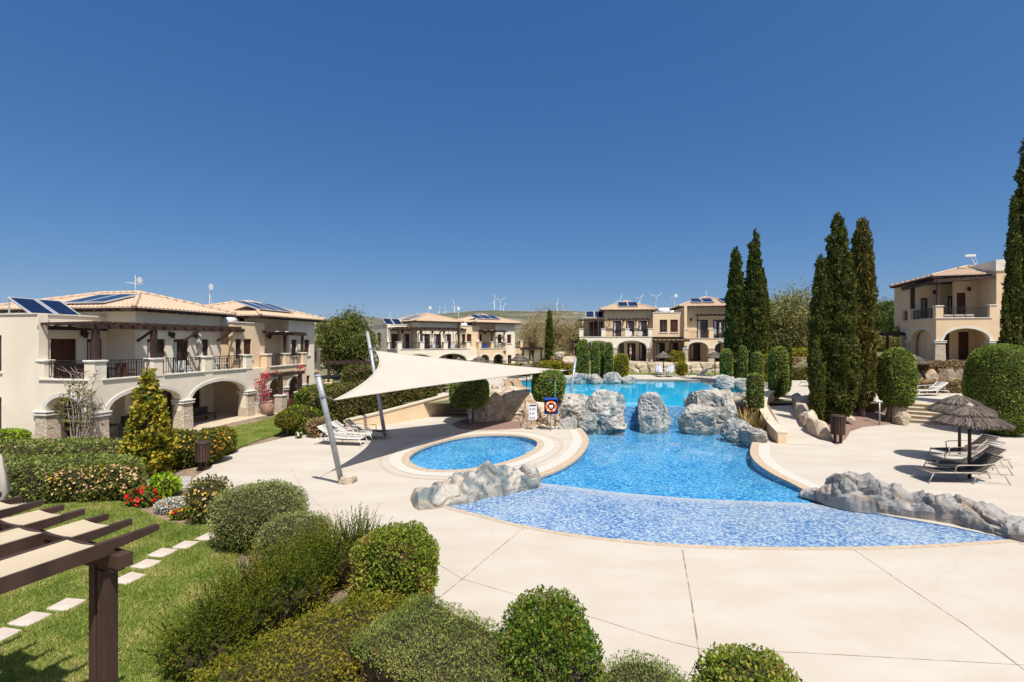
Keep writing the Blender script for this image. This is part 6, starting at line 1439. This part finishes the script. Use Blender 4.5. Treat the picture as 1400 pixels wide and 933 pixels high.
tree('pine_tree', 'dark pine left of the right villa', 1207, 92, 4.0, 34, 413, 458, 'pine', 46, 220, .42, .10, 7)
tree('pine_tree', 'rounder green pine against the right villa wall', 1232, 86, 4.0, 34, 420, 462, 'pine', 46, 220, .42, .12, 8)
tree('pine_tree', 'small pine beside the left pergola of the right villa', 1244, 80, 3.5, 26, 428, 466, 'pine', 34, 200, .42, .12, 9)
tree('bushy_tree', 'low bushy tree behind the pepper tree', 445, 64, .5, 34, 442, 500, 'olive', 40, 180, .34, .12, 10)
tree('bushy_tree', 'low bushy tree right of the pepper tree', 502, 66, .5, 26, 448, 500, 'pepper', 34, 180, .34, .12, 11)
tree('bushy_tree', 'round green tree behind the dry bank by the villa beyond the pool', 770, 96, 1.6, 26, 446, 476, 'pine', 30, 160, .4, .16, 12)
for i, (px, d, z, a, c, mt, lb) in enumerate([(772, 56, .9, 1.8, 1.0, 'dryhedge', 'pinkish dry bush on the bank right of the far thin cypress'), (765, 52, .9, 2.0, .7, 'topiary_y', 'low yellow green hedge on the bank near the far thin cypress'), (784, 60, 1.4, 1.6, .5, 'midgreen', 'low green bush beside the left pergola of the villa beyond the pool'),
     (1092, 54, 1.8, 3.0, .9, 'topiary_y', 'yellow green hedge below the olive tree on the right'), (1094, 48, 1.6, 2.6, .55, 'dryhedge', 'dry pale bush under the yellow green hedge on the right'), (1092, 44.5, 1.0, 2.6, .45, 'hedge_dark', 'low dark clipped hedge at the end of the right path'),
     (1205, 70, 3.2, 5, .9, 'scrub', 'low scrub below the pines left of the right villa'), (1095, 66, 2.4, 5, .9, 'scrub', 'dense scrub behind the olive tree'), (690, 49, .9, 5.6, .60, 'hedge_dark', 'long rounded dark hedge in front of the far villa and its umbrellas')]):
    e = 5 if 'hedge' in lb else 2.4; shrub('hedge' if 'hedge' in lb else 'bush', lb, 'hedge' if 'hedge' in lb else 'bush', tuple(D(px, d, z-.05)), superq(a, .9, c, e, e, .12, 1.2, i+70), int(2600*a), .22, .10, mt, 'far hedges and bushes', off=(-.1, .12), seed=i+70)
# hedges left of the deck
def boxhedge(label, p, q, half, z0, h, mat, dens=1.0, l=.1, w=.055, seed=1, e=7, amp=.05, name='hedge', cat='hedge', group='garden hedges', flowers=(), tops=None, **kw):
    p, q = Vector(p[:2]), Vector(q[:2]); d = (q-p); Ln = d.length; c = (p+q)/2
    v, f = superq(Ln/2, half, h/2, e, e, amp, 1.5, seed, 5)
    n = int((Ln*h*2+Ln*half*2+half*h*4)*430*dens)
    return shrub(name, label, cat, (c.x, c.y, z0), (v, f), n, l, w, mat, group, math.atan2(d.y, d.x), flowers=flowers, off=(-.07, .08), seed=seed, tuft=(3.5, .07), gap=.7, **kw)
boxhedge('long dark hedge behind the sloping cream wall under the sail', (-9.6, 24.2), (-5.4, 31.8), .75, .1, 2.05, 'hedge_dark', .9, .12, .06, 21, amp=.07)
boxhedge('far part of the dark hedge ending beside the garden steps', (-5.9, 31.2), (-5.2, 36), .7, .6, 1.7, 'hedge_dark', .7, .13, .06, 22)
boxhedge('bright green clipped hedge in front of the lattice gate', (-11.9, 27.0), (-8.8, 27.8), .8, 0, 1.9, 'midgreen', .8, .13, .07, 23, amp=.08)
boxhedge('yellow green clipped hedge before the far garden pergola', (-9.0, 29.6), (-5.8, 31.5), .7, .2, 1.75, 'topiary_y', .7, .13, .07, 24, amp=.08)
boxhedge('dark hedge beside the garden pergola beyond the left villa', (-14.0, 40.0), (-8.6, 42), .9, .2, 2.2, 'hedge_dark', .5, .16, .08, 25)
boxhedge('green hedge in the garden behind the pepper tree trunk', (-13, 46), (-7, 44.6), .8, .3, 2.3, 'pepper', .5, .16, .08, 33)
t = D(458, 24.9, 0)
shrub('bush', 'grey green rounded mound left of the long dark hedge', 'bush', tuple(D(452, 25.6, .0)), superq(1.0, .9, .95, 2.4, None, .1, 1.5, 26), 3600, .11, .05, 'greygreen', 'garden bushes', off=(-.08, .08))
shrub('bush', 'green bush with scattered yellow flowers behind the ball topped tree', 'bush', tuple(D(413, 23.8, 0)), superq(.95, .8, .62, 2.4, None, .12, 1.5, 27), 4200, .11, .06, 'midgreen', 'garden bushes', off=(-.08, .1), flowers=[('yellow_fl', 40, .05, .5)])
shrub('bush', 'brownish small bush at the end of the long dark hedge', 'bush', tuple(D(437, 22.8, 0)), superq(.55, .5, .42, 2.4, None, .12, 1.5, 28), 1800, .10, .045, 'dryhedge', 'garden bushes', off=(-.08, .08), flowers=[('white_fl', 6, .06, .6)])
shrub('white_flower', 'white flowering tuft beside the ball topped tree', 'flower', tuple(D(409, 22.4, 0)), superq(.14, .14, .14, 2, None, .1, 3, 29, 3), 160, .07, .04, 'midgreen', 'white flower tufts', flowers=[('white_fl', 14, .05, .1)])
t = shrub('ball_topped_tree', 'small ball topped tree on a short trunk in the back lawn', 'tree', tuple(D(393, 22.9, .42)), superq(.50, .48, .37, 2.6, None, .06, 2, 30), 3600, .075, .04, 'yellowhedge', None, off=(-.05, .05)); m = MB(); m.tube([(0, 0, -.45), (.01, 0, -.1), (0, 0, .3)], [.05, .04, .04], 8); m.build('trunk', 'bark', t, True)
boxhedge('front clipped grey green hedge along the garden path', (-16.5, 14.0), (-11.4, 14.4), .85, -.02, 1.02, 'hedge_gg', 1.5, .08, .04, 31, amp=.08, e=5)
boxhedge('rear clipped grey green hedge before the left villa arches', (-21, 16.6), (-12.9, 17.0), .75, -.02, .98, 'hedge_gg', 1.2, .09, .045, 32, amp=.08, e=5, flowers=[('peach_fl', 110, .035, .45)])
shrub('bush', 'small bright green mound against the blank wall of the left villa', 'bush', tuple(D(8, 18.8, 0)), superq(.75, .6, .52, 3, None, .05, 1.5, 34), 3000, .08, .045, 'lime', 'garden bushes', off=(-.05, .05))
boxhedge('rose hedge with peach and yellow blossoms at the lawn edge', G(62, 684), G(196, 680), .42, -.02, .92, 'rosebush', 1.7, .07, .045, 35, 3.2, .14, 'rose_hedge', 'rose hedge', 'rose bushes', flowers=[('peach_fl', 520, .034, .3), ('yellow_fl', 120, .034, .3)])
# conical tree: a shaggy cone of leathery leaves
def coneshape(h, r): return lathe_core((h, lambda t: max(.02, r*min(1, .55+t*2.4)*(1-t)**.85)), 36, 36, .22, (2.5, 2.2), 5)
t = empty('conical_tree', 'conical yellow green tree before the left villa arches', 'tree', tuple(D(204, 16.2, 0)), 0); v, f = coneshape(3.45, .80); crown('crown', v, f, 6000, .16, .08, 'magnolia', t, (0, 0, .12), off=(-.22, .13), up=.35, spread=.7, seed=5, tuft=(2.6, .2), gap=.5, shrink=.74); m = MB(); m.tube([(0, 0, -.05), (0, 0, 2.4)], [.07, .03], 8); m.build('trunk', 'bark', t, True)
shrub('flowering_bush', 'yellow flowering bush left of the brown litter bin', 'bush', tuple(D(252, 17.4, 0)), superq(.62, .55, .60, 2.4, None, .2, 1.7, 36), 4200, .09, .05, 'rosebush', 'rose bushes', flowers=[('yellow_fl', 150, .045, .4)], off=(-.08, .1))
shrub('flowering_bush', 'orange and yellow flowering bush behind the brown litter bin', 'bush', tuple(D(288, 17.9, 0)), superq(.52, .52, .60, 2.4, None, .2, 1.7, 37), 3800, .09, .05, 'rosebush', 'rose bushes', flowers=[('orange_fl', 160, .05, .35), ('yellow_fl', 60, .045, .3)], off=(-.08, .1))
shrub('bush', 'round yellowish clipped bush at the edge of the back lawn', 'bush', tuple(D(304, 19.3, 0)), superq(.46, .46, .52, 2.5, None, .08, 2, 38), 3000, .075, .04, 'yellowhedge', 'garden bushes', off=(-.05, .06))
shrub('flower_bed', 'patch of orange flowers below the left villa pillars', 'flowers', tuple(D(168, 18.7, 0)), superq(1.0, .5, .28, 2.4, None, .15, 2, 39), 1800, .09, .05, 'midgreen', None, flowers=[('orange_fl', 200, .06, .1)], off=(-.05, .08))
shrub('rose_bush', 'large rose bush with pale yellow blossoms beside the small flowers', 'rose bush', tuple(D(285, 12.2, 0)), superq(.42, .42, .48, 2.3, None, .2, 2.2, 40), 3600, .06, .035, 'rosebush', 'rose bushes', flowers=[('peach_fl', 70, .035, .2), ('yellow_fl', 36, .035, .2)], off=(-.16, .14))
shrub('hydrangea', 'lime green leafy plant behind the red geraniums', 'plant', tuple(D(226, 14.1, 0)), superq(.32, .30, .28, 2.3, None, .15, 2.2, 41), 700, .13, .09, 'lime', None, off=(-.06, .1), up=.4)
shrub('geranium', 'bright red geranium clump at the lawn edge', 'flowers', tuple(D(194, 13.3, 0)), superq(.36, .3, .20, 2.3, None, .15, 2.2, 42), 900, .08, .06, 'darkgreen', 'geraniums', flowers=[('red_fl', 70, .06, .16)], off=(-.05, .06))
shrub('geranium', 'single small red geranium head behind the clump', 'flowers', tuple(D(213, 14.0, 0)), superq(.14, .14, .17, 2.3, None, .15, 2.2, 43, 3), 160, .07, .05, 'darkgreen', 'geraniums', flowers=[('red_fl', 16, .055, .16)], off=(-.03, .05))
shrub('silver_herb', 'silver grey low herb cushion with yellow button flowers', 'plant', tuple(D(238, 12.9, 0)), superq(.42, .34, .13, 2.3, None, .15, 2.2, 44), 2600, .06, .025, 'santolina', None, flowers=[('yellow_fl', 80, .026, .16)], off=(-.03, .05), up=.3)
shrub('geranium', 'small orange red flowers at the foot of the rose bush', 'flowers', tuple(D(245, 12.3, 0)), superq(.2, .18, .10, 2.3, None, .15, 2.2, 45, 3), 300, .06, .04, 'midgreen', 'geraniums', flowers=[('orange_fl', 16, .04, .05), ('red_fl', 10, .04, .05)], off=(-.03, .05))
# climbing plants
t = empty('climbing_plant', 'bare climbing plant with pale stems on the corner pillar of the left villa', 'climber', (-17.35, 19.35, 0)); m = MB(); rgc = random.Random(4)
for k in range(13):
    x, y = rgc.uniform(-.5, .7), rgc.uniform(-.1, .12); pts = [(x*.35, y, 0)]
    for j in range(1, 6): pts.append((x*.35+(x-x*.35)*j/5+rgc.uniform(-.09, .09), y+rgc.uniform(-.06, .06), 3.0*j/5*rgc.uniform(.9, 1.1)))
    m.tube(pts, [.028-.004*j for j in range(6)], 5)
    for j in range(2, 6):
        p = Vector(pts[j])
        for _ in range(3): m.tube([p, p+Vector((rgc.uniform(-.5, .5), rgc.uniform(-.15, .1), rgc.uniform(-.05, .4)))], [.011, .005], 4)
m.build('stems', 'paletwig', t, True); vv, ff = superq(.75, .25, 1.2, 2.2, None, .2, 1.5, 46); q, qf = leaves(vv, ff, 420, .11, .06, off=(-.3, .1), seed=46); link('leaves', npmesh('leaves', q, qf), 'rosebush', t, (0, 0, .7))
bp = L80(9.5, -.55, .9); t = empty('bougainvillea', 'red bougainvillea climbing from the terracotta pot up the gateway', 'climber', bp); q = []
for (x, y, z, s, n) in ((0, 0, .5, .14, 60), (-.15, 0, 1.0, .20, 170), (.05, .1, 1.5, .16, 120), (.5, .4, 1.7, .10, 30), (1.5, 1.5, 1.9, .14, 60), (.1, 0, .3, .2, 90)):
    rg = np.random.default_rng(int(z*100)); p = np.array([x, y, z])+rg.normal(0, 1, (n, 3))*s; d_ = rg.normal(0, 1, (n, 3)); d_ /= np.linalg.norm(d_, axis=1)[:, None]; b = np.cross(d_, rg.normal(0, 1, (n, 3))); b /= np.linalg.norm(b, axis=1)[:, None]; q.append(np.stack([p-d_*.05, p+b*.04, p+d_*.05, p-b*.04], axis=1).reshape(-1, 3))
q = np.concatenate(q); link('blossoms', npmesh('blossoms', q, np.arange(len(q)).reshape(-1, 4)), 'pink_fl', t); m = MB()
for k in range(5): m.tube([(0, 0, 0), (.05*k-.1, .02*k, .6), (.08*k-.2, .05*k, 1.3), (.25*k-.2, .2*k, 1.7)], [.02, .015, .012, .006], 5)
m.build('stems', 'paletwig', t, True)
# aloes by the right boulders
M['aloe_fl'] = mottled('aloe_flower', (.35, .12, .06), (.42, .17, .08), 5, .7, 0)
for i, (px, py, d, lb) in enumerate([(1036, 592, 23.6, 'reddish aloe clump in front of the square cut pillar shrub'), (1022, 583, 25.0, 'reddish aloe clump between boulder and square cut pillar shrub'), (1017, 568, 26.6, 'green aloe clump behind the right waterfall boulder')]):
    p = D(px, d, max(.0, ZAT(py, d))); t = empty('aloe', lb, 'aloe', tuple(p), 0, 'aloe clumps'); m = MB(); rgc = random.Random(i)
    for k in range(80):
        a = rgc.uniform(0, 2*PI); r = rgc.uniform(.0, .45); e = rgc.uniform(.2, .75); c, s = math.cos(a), math.sin(a); h = rgc.uniform(.45, 1.0); b0 = Vector((c*r*.7, s*r*.7, 0)); t1 = b0+Vector((c*e*.45, s*e*.45, h*.6)); t2 = b0+Vector((c*e*.8, s*e*.8, h)); w = Vector((-s, c, 0))*.035
        m.quad(b0-w, b0+w, t1+w*.8, t1-w*.8); m.quad(t1-w*.8, t1+w*.8, t2+w*.1, t2-w*.1)
    m.build('blades', 'aloe', t); m = MB()
    for k in range(2): x, y = rgc.uniform(-.3, .3), rgc.uniform(-.3, .3); m.tube([(x, y, .3), (x*1.3, y*1.3, 1.05)], .012, 5); m.lathe([(.01, 0), (.035, .06), (.008, .2)], 6, (x*1.3, y*1.3, 1.0))
    m.build('flower_spikes', 'aloe_fl', t)
# dry hedges below the right villa
boxhedge('dry brown hedge on top of the stone blocks below the right villa', D(1240, 35.2), D(1335, 34.8), .8, 2.0, 1.0, 'dryhedge', .9, .12, .05, 47, 3, .14)
boxhedge('dark olive clipped hedge behind the white lounger on the right terrace', D(1232, 33.4), D(1345, 33.2), .45, ZU-.02, .80, 'dryhedge', .9, .11, .05, 48, 6, .06)
boxhedge('dark hedge behind the pruned bush at the right frame edge', D(1370, 31), D(1440, 30), .8, ZU-.02, 1.6, 'hedge_dark', .7, .12, .06, 49, 4, .08)
# ---------------- foreground shrubs
shrub('rosemary_bush', 'grey green rosemary like bush at the corner of the deck and lawn', 'bush', tuple(D(357, 10.9, -.02)), superq(.92, .85, .62, 2.4, None, .12, 1.6, 50, 5), 17000, .055, .018, 'greygreen', 'foreground shrubs', off=(-.1, .09), up=.25, extra=sprigs(*superq(.92, .85, .62, 2.4, None, .12, 1.6, 50, 5), 900, .16, 9, .05, .016, .4, .4, 50))
shrub('rosemary_bush', 'lower grey green rosemary lobe in front of the taller one', 'bush', tuple(D(404, 9.95, -.02)), superq(.66, .6, .46, 2.4, None, .12, 1.6, 51, 5), 9000, .05, .017, 'greygreen', 'foreground shrubs', off=(-.1, .09), up=.25, extra=sprigs(*superq(.66, .6, .46, 2.4, None, .12, 1.6, 51, 5), 600, .15, 9, .05, .016, .4, .4, 51))
def fore(name, label, c, half, rz, n, l, w, mat, sp, e=2.6, ez=None, amp=.12, seed=60, cut=None, side=.8, **kw):
    core = superq(*half, e, ez, amp, 1.5, seed, 5); ex = sprigs(*core, *sp, side=side, cut=cut) if sp else None; kw.setdefault('off', (-.16, .06)); kw.setdefault('shrink', .86); n = int(n*1.35)
    return shrub(name, label, 'hedge' if 'hedge' in name else 'bush', c, core, n, l, w, mat, 'foreground shrubs', rz, extra=ex, tuft=kw.pop('tuft', (5.5, .05)), gap=kw.pop('gap', .62), cut=cut, **kw)
fore('myrtle_bush', 'dark myrtle bush with long upright shoots in the foreground', (-3.75, 7.85, -.05), (1.25, .50, .36), R(62), 5000, .055, .026, 'myrtle', (620, .66, 40, .055, .024, .70, .22, 60), amp=.25, seed=60, side=.62)
fore('myrtle_bush', 'loose dark sprigs at the lower left end of the myrtle bush', (-4.25, 6.75, -.05), (.52, .45, .26), R(40), 1800, .055, .026, 'myrtle', (230, .58, 36, .055, .024, .58, .34, 61), seed=61, side=.62)
fore('myrtle_bush', 'tall thin myrtle shoots behind the rounded bush at the deck edge', (-3.05, 9.0, -.05), (.45, .4, .42), 0, 1500, .055, .026, 'myrtle', (200, .6, 36, .055, .024, .75, .2, 59), seed=59, side=.62)
fore('round_bush', 'rounded green and reddish bush at the deck edge', (-1.98, 8.25, -.04), (.66, .60, .64), 0, 15000, .048, .028, 'round_mix', (420, .13, 9, .045, .026, .3, .4, 62), 2.8, None, .10, 62)
fore('clipped_hedge', 'yellow green clipped hedge in front of the myrtle bush', (-2.42, 6.05, -.05), (1.45, .68, .46), R(53), 30000, .032, .020, 'yellowhedge', (1700, .10, 9, .03, .018, .4, .4, 63), 4, None, .10, 63, gap=.95)
flat_cut = lambda p: ~((p[:, 1] < -.44) & (p[:, 2] < .86)) & ~((p[:, 0] < -.80) & (p[:, 2] < .80))
fore('clipped_hedge', 'flat topped grey green hedge with a bare brown side', (-.80, 5.70, -.05), (1.0, .64, .52), R(-36), 36000, .028, .013, 'hedge_gg', (3200, .07, 9, .026, .011, .4, .45, 64), 12, None, .045, 64, cut=flat_cut, off=(-.07, .04), shrink=.90, gap=1.2)
ball_cut = lambda p: ~((p[:, 1] < -.12) & (p[:, 2] < .70) & (np.array([noise.noise(Vector((a*2.6, 3.1, c*2.6))) for a, b, c in p]) > -.12))
t = fore('round_bush', 'dark green round bush with bare grey twigs showing in front', (.42, 5.62, .30), (.56, .54, .55), 0, 10000, .045, .024, 'darkgreen', (800, .13, 10, .042, .022, .35, .45, 65), 2.8, None, .11, 65, cut=ball_cut, shrink=.74)
m = MB(); rgc = random.Random(9)
for k in range(420):
    a = rgc.uniform(PI*1.05, PI*1.95); z = rgc.uniform(.0, .74); r = (.50-.10*rgc.random())*(1-.30*abs(z-.5)); p = Vector((math.cos(a)*r, math.sin(a)*r, z)); q = p+Vector((rgc.uniform(-.14, .14), rgc.uniform(-.10, .03), rgc.uniform(-.04, .20)))
    m.tube([p-Vector((0, -.05, .05)), (p+q)/2+Vector((rgc.uniform(-.03, .03), -.02, 0)), q], [.006, .0045, .0025], 4)
m.tube([(0, 0, -.4), (0, 0, .2)], .05, 7); m.build('twigs', 'paletwig', t)
fore('low_bush', 'low grey green bush right of the dark round bush', (1.42, 5.25, -.05), (.66, .55, .47), 0, 13000, .030, .013, 'hedge_gg', (1100, .09, 9, .03, .012, .4, .45, 66), 2.6, None, .12, 66)
fore('round_bush', 'green round bush at the bottom right of the foreground', (2.66, 5.35, -.05), (.58, .55, .49), 0, 10000, .042, .026, 'round_mix', (500, .1, 8, .042, .026, .35, .4, 67), 2.7, None, .11, 67)
fore('low_bush', 'low grey green shrub at the bottom left of the foreground', (-3.2, 4.9, -.05), (.55, .45, .26), 0, 6000, .035, .016, 'greygreen', (500, .1, 9, .032, .014, .4, .45, 68), 2.4, None, .14, 68)
# bare brown side of the flat hedge
m = MB(); rgc = random.Random(3); 
hb_ = empty('dead_twigs', 'bare dead brown twigs on the shaded side of the flat topped hedge', 'twigs', (-.80, 5.70, 0), R(-38))
for k in range(1500):
    s = rgc.random()
    if s < .35: p = Vector((-.80, rgc.uniform(-.58, .58), rgc.uniform(.0, .80)))
    else: p = Vector((rgc.uniform(-.85, .8), -.50-.06*rgc.random(), rgc.uniform(.0, .80)))
    q = p+Vector((rgc.uniform(-.07, .05), rgc.uniform(-.07, .05), rgc.uniform(.05, .25))); m.tube([p, q], [.006, .003], 4)
m.build('twigs', 'dryhedge', hb_)
# ---------------- grass
STONES = [o_.location for o_ in COL.objects if o_.name.startswith('stepping_stone')]
def grass(name, poly, n, h, seed, z=.006):
    xs = [p[0] for p in poly]; ys_ = [p[1] for p in poly]; rg = np.random.default_rng(seed); P = []
    while len(P) < n:
        x = rg.uniform(min(xs), max(xs)); y = rg.uniform(min(ys_), max(ys_))
        if pip(x, y, poly) and all((x-s_[0])**2+(y-s_[1])**2 > .055 for s_ in STONES): P.append((x, y))
    P = np.array(P); a = rg.uniform(0, 2*PI, n); w = (.004+.005*rg.random(n))*h/.04; hh = h*(.5+.9*rg.random(n)); lx, ly = rg.normal(0, .5, n)*hh, rg.normal(0, .5, n)*hh
    c, s = np.cos(a)*w, np.sin(a)*w; Z = np.full(n, z)
    v = np.stack([np.stack([P[:, 0]-c, P[:, 1]-s, Z], 1), np.stack([P[:, 0]+c, P[:, 1]+s, Z], 1), np.stack([P[:, 0]+lx, P[:, 1]+ly, Z+hh], 1)], 1).reshape(-1, 3)
    o = link(name, npmesh(name, v, np.arange(3*n).reshape(-1, 3)), 'grass'); setp(o, kind='stuff'); o['label'] = 'short mown green grass of the lawn'; return o
vis = [tuple(G(*p).xy) for p in [(-30, 702), (0, 703), (30, 695), (80, 690), (130, 686.5), (165, 687), (185, 695), (205, 705), (228, 714), (255, 720), (285, 719), (303, 724), (326, 737), (322, 765), (300, 830), (260, 880), (210, 960), (-60, 960)]]
grass('lawn_grass', vis, 130000, .042, 1)
grass('lawn_grass', lawn2, 26000, .05, 2)
# ---------------- wind turbines on the ridge
def turbine(label, px, hub, d, rot, yaw=0, R_=38):
    z = ZAT(hub, d); base = None
    t = empty('wind_turbine', label, 'wind turbine', tuple(D(px, d, z-72)), yaw, 'wind turbines on the ridge'); m = MB(); m.tube([(0, 0, -40), (0, 0, 72)], [2.3, 1.2], 10); m.build('tower', 'white', t, True)
    m = MB(); m.tube([(0, -4, 72), (0, 5, 72.5)], [1.6, 1.9], 10); m.build('nacelle', 'white', t, True)
    for k in range(3):
        a = R(rot)+k*2*PI/3; c, s = math.sin(a), math.cos(a); m = MB(); m.tube([(0, -4.6, 72), (c*R_*.25, -4.6, 72+s*R_*.25), (c*R_, -4.6, 72+s*R_)], [.8, 1.3, .35], 7); m.build('blade', 'white', t, True)
for i, (px, hub, d, rot, yaw, lb) in enumerate([(621.5, 418, 2900, -15, .3, 'wind turbine above the roof of the villa behind the sail'), (608.5, 425.5, 3200, -8, .5, 'wind turbine just left of the one above the sail villa roof'), (600.5, 426, 3300, 0, 1.35, 'edge on wind turbine over the sail villa roof'), (533, 433.5, 3200, 0, .6, 'wind turbine over the left solar panels of the sail villa'),
      (676, 411.5, 2800, -8, .9, 'left turbine of the group of three on the hill crest'), (684, 411.5, 2700, 60, 0, 'widest bladed turbine of the group of three on the hill crest'), (688, 419.5, 3300, 30, .6, 'small right turbine of the group of three on the hill crest'), (761.5, 415, 2900, 5, 1.2, 'slim turbine behind the pale leafless tree'), (771, 424, 3300, -20, .3, 'low turbine right of the pale leafless tree'),
      (847, 411.5, 2700, 20, .5, 'wind turbine above the left roof of the villa beyond the pool'), (874.5, 409, 2900, 40, .4, 'wind turbine behind the roof ridge of the villa beyond the pool'), (896.5, 406.5, 2500, 58, 0, 'wind turbine above the gap between the two far roofs'), (964.5, 406, 2900, 0, 1.3, 'edge on turbine above the right far roof')]): turbine(lb, px, hub, d, rot, yaw)
# ================================================================ camera, sun, sky
cam = bpy.data.cameras.new('Camera'); co = bpy.data.objects.new('Camera', cam); COL.objects.link(co)
co.location = (0, 0, EYE); co.rotation_euler = (PI/2, 0, 0); cam.lens = 17; cam.sensor_width = 36; cam.clip_end = 20000; cam.clip_start = .1; SC.camera = co
tosun = Vector((.23, -.49, 1)).normalized()
sl = bpy.data.lights.new('Sun', 'SUN'); sl.energy = 4.2; sl.angle = R(.53); sl.color = (1, .96, .90); so = bpy.data.objects.new('Sun', sl); COL.objects.link(so)
so.rotation_euler = tosun.to_track_quat('Z', 'Y').to_euler(); so.location = (20, -40, 80)
w = bpy.data.worlds.new('World'); SC.world = w; w.use_nodes = True; nt = w.node_tree; nt.nodes.clear()
sk = nt.nodes.new('ShaderNodeTexSky'); sk.sky_type = 'NISHITA'; sk.sun_disc = False; sk.sun_elevation = math.asin(tosun.z); sk.sun_rotation = math.atan2(tosun.x, tosun.y)
sk.altitude = 0; sk.air_density = 1.0; sk.dust_density = 0; sk.ozone_density = 6.0
bg = nt.nodes.new('ShaderNodeBackground'); bg.inputs[1].default_value = .1; o = nt.nodes.new('ShaderNodeOutputWorld'); 
sp = nt.nodes.new('ShaderNodeSeparateColor'); cb = nt.nodes.new('ShaderNodeCombineColor'); nt.links.new(sk.outputs[0], sp.inputs[0])
for i, (k, p) in enumerate(((.49, .98), (.497, .73), (.63, .53))):
    a = nt.nodes.new('ShaderNodeMath'); a.operation = 'MULTIPLY'; a.inputs[1].default_value = .1; nt.links.new(sp.outputs[i], a.inputs[0])
    b = nt.nodes.new('ShaderNodeMath'); b.operation = 'POWER'; b.inputs[1].default_value = p; nt.links.new(a.outputs[0], b.inputs[0])
    c = nt.nodes.new('ShaderNodeMath'); c.operation = 'MULTIPLY'; c.inputs[1].default_value = k*10*.68; nt.links.new(b.outputs[0], c.inputs[0]); nt.links.new(c.outputs[0], cb.inputs[i])

# warm aureole added round the sun as fill (high behind the camera)
tc = nt.nodes.new('ShaderNodeTexCoord'); dp = nt.nodes.new('ShaderNodeVectorMath'); dp.operation = 'DOT_PRODUCT'; dp.inputs[1].default_value = tosun; nt.links.new(tc.outputs['Generated'], dp.inputs[0])
m1 = nt.nodes.new('ShaderNodeMath'); m1.operation = 'MAXIMUM'; m1.inputs[1].default_value = 0; nt.links.new(dp.outputs['Value'], m1.inputs[0])
m2 = nt.nodes.new('ShaderNodeMath'); m2.operation = 'POWER'; m2.inputs[1].default_value = 3.5; nt.links.new(m1.outputs[0], m2.inputs[0])
mc = nt.nodes.new('ShaderNodeMix'); mc.data_type = 'RGBA'; mc.blend_type = 'ADD'; mc.inputs[7].default_value = (5.5, 5.0, 4.2, 1); nt.links.new(m2.outputs[0], mc.inputs[0]); nt.links.new(cb.outputs[0], mc.inputs[6])
nt.links.new(mc.outputs[2], bg.inputs[0]); nt.links.new(bg.outputs[0], o.inputs[0])
vs = SC.view_settings; vs.view_transform = 'Standard'; vs.look = 'None'; vs.gamma = 1; vs.use_curve_mapping = False; vs.exposure = .70
SC.cycles.max_bounces = 6; SC.cycles.transparent_max_bounces = 12; SC.cycles.use_denoising = True
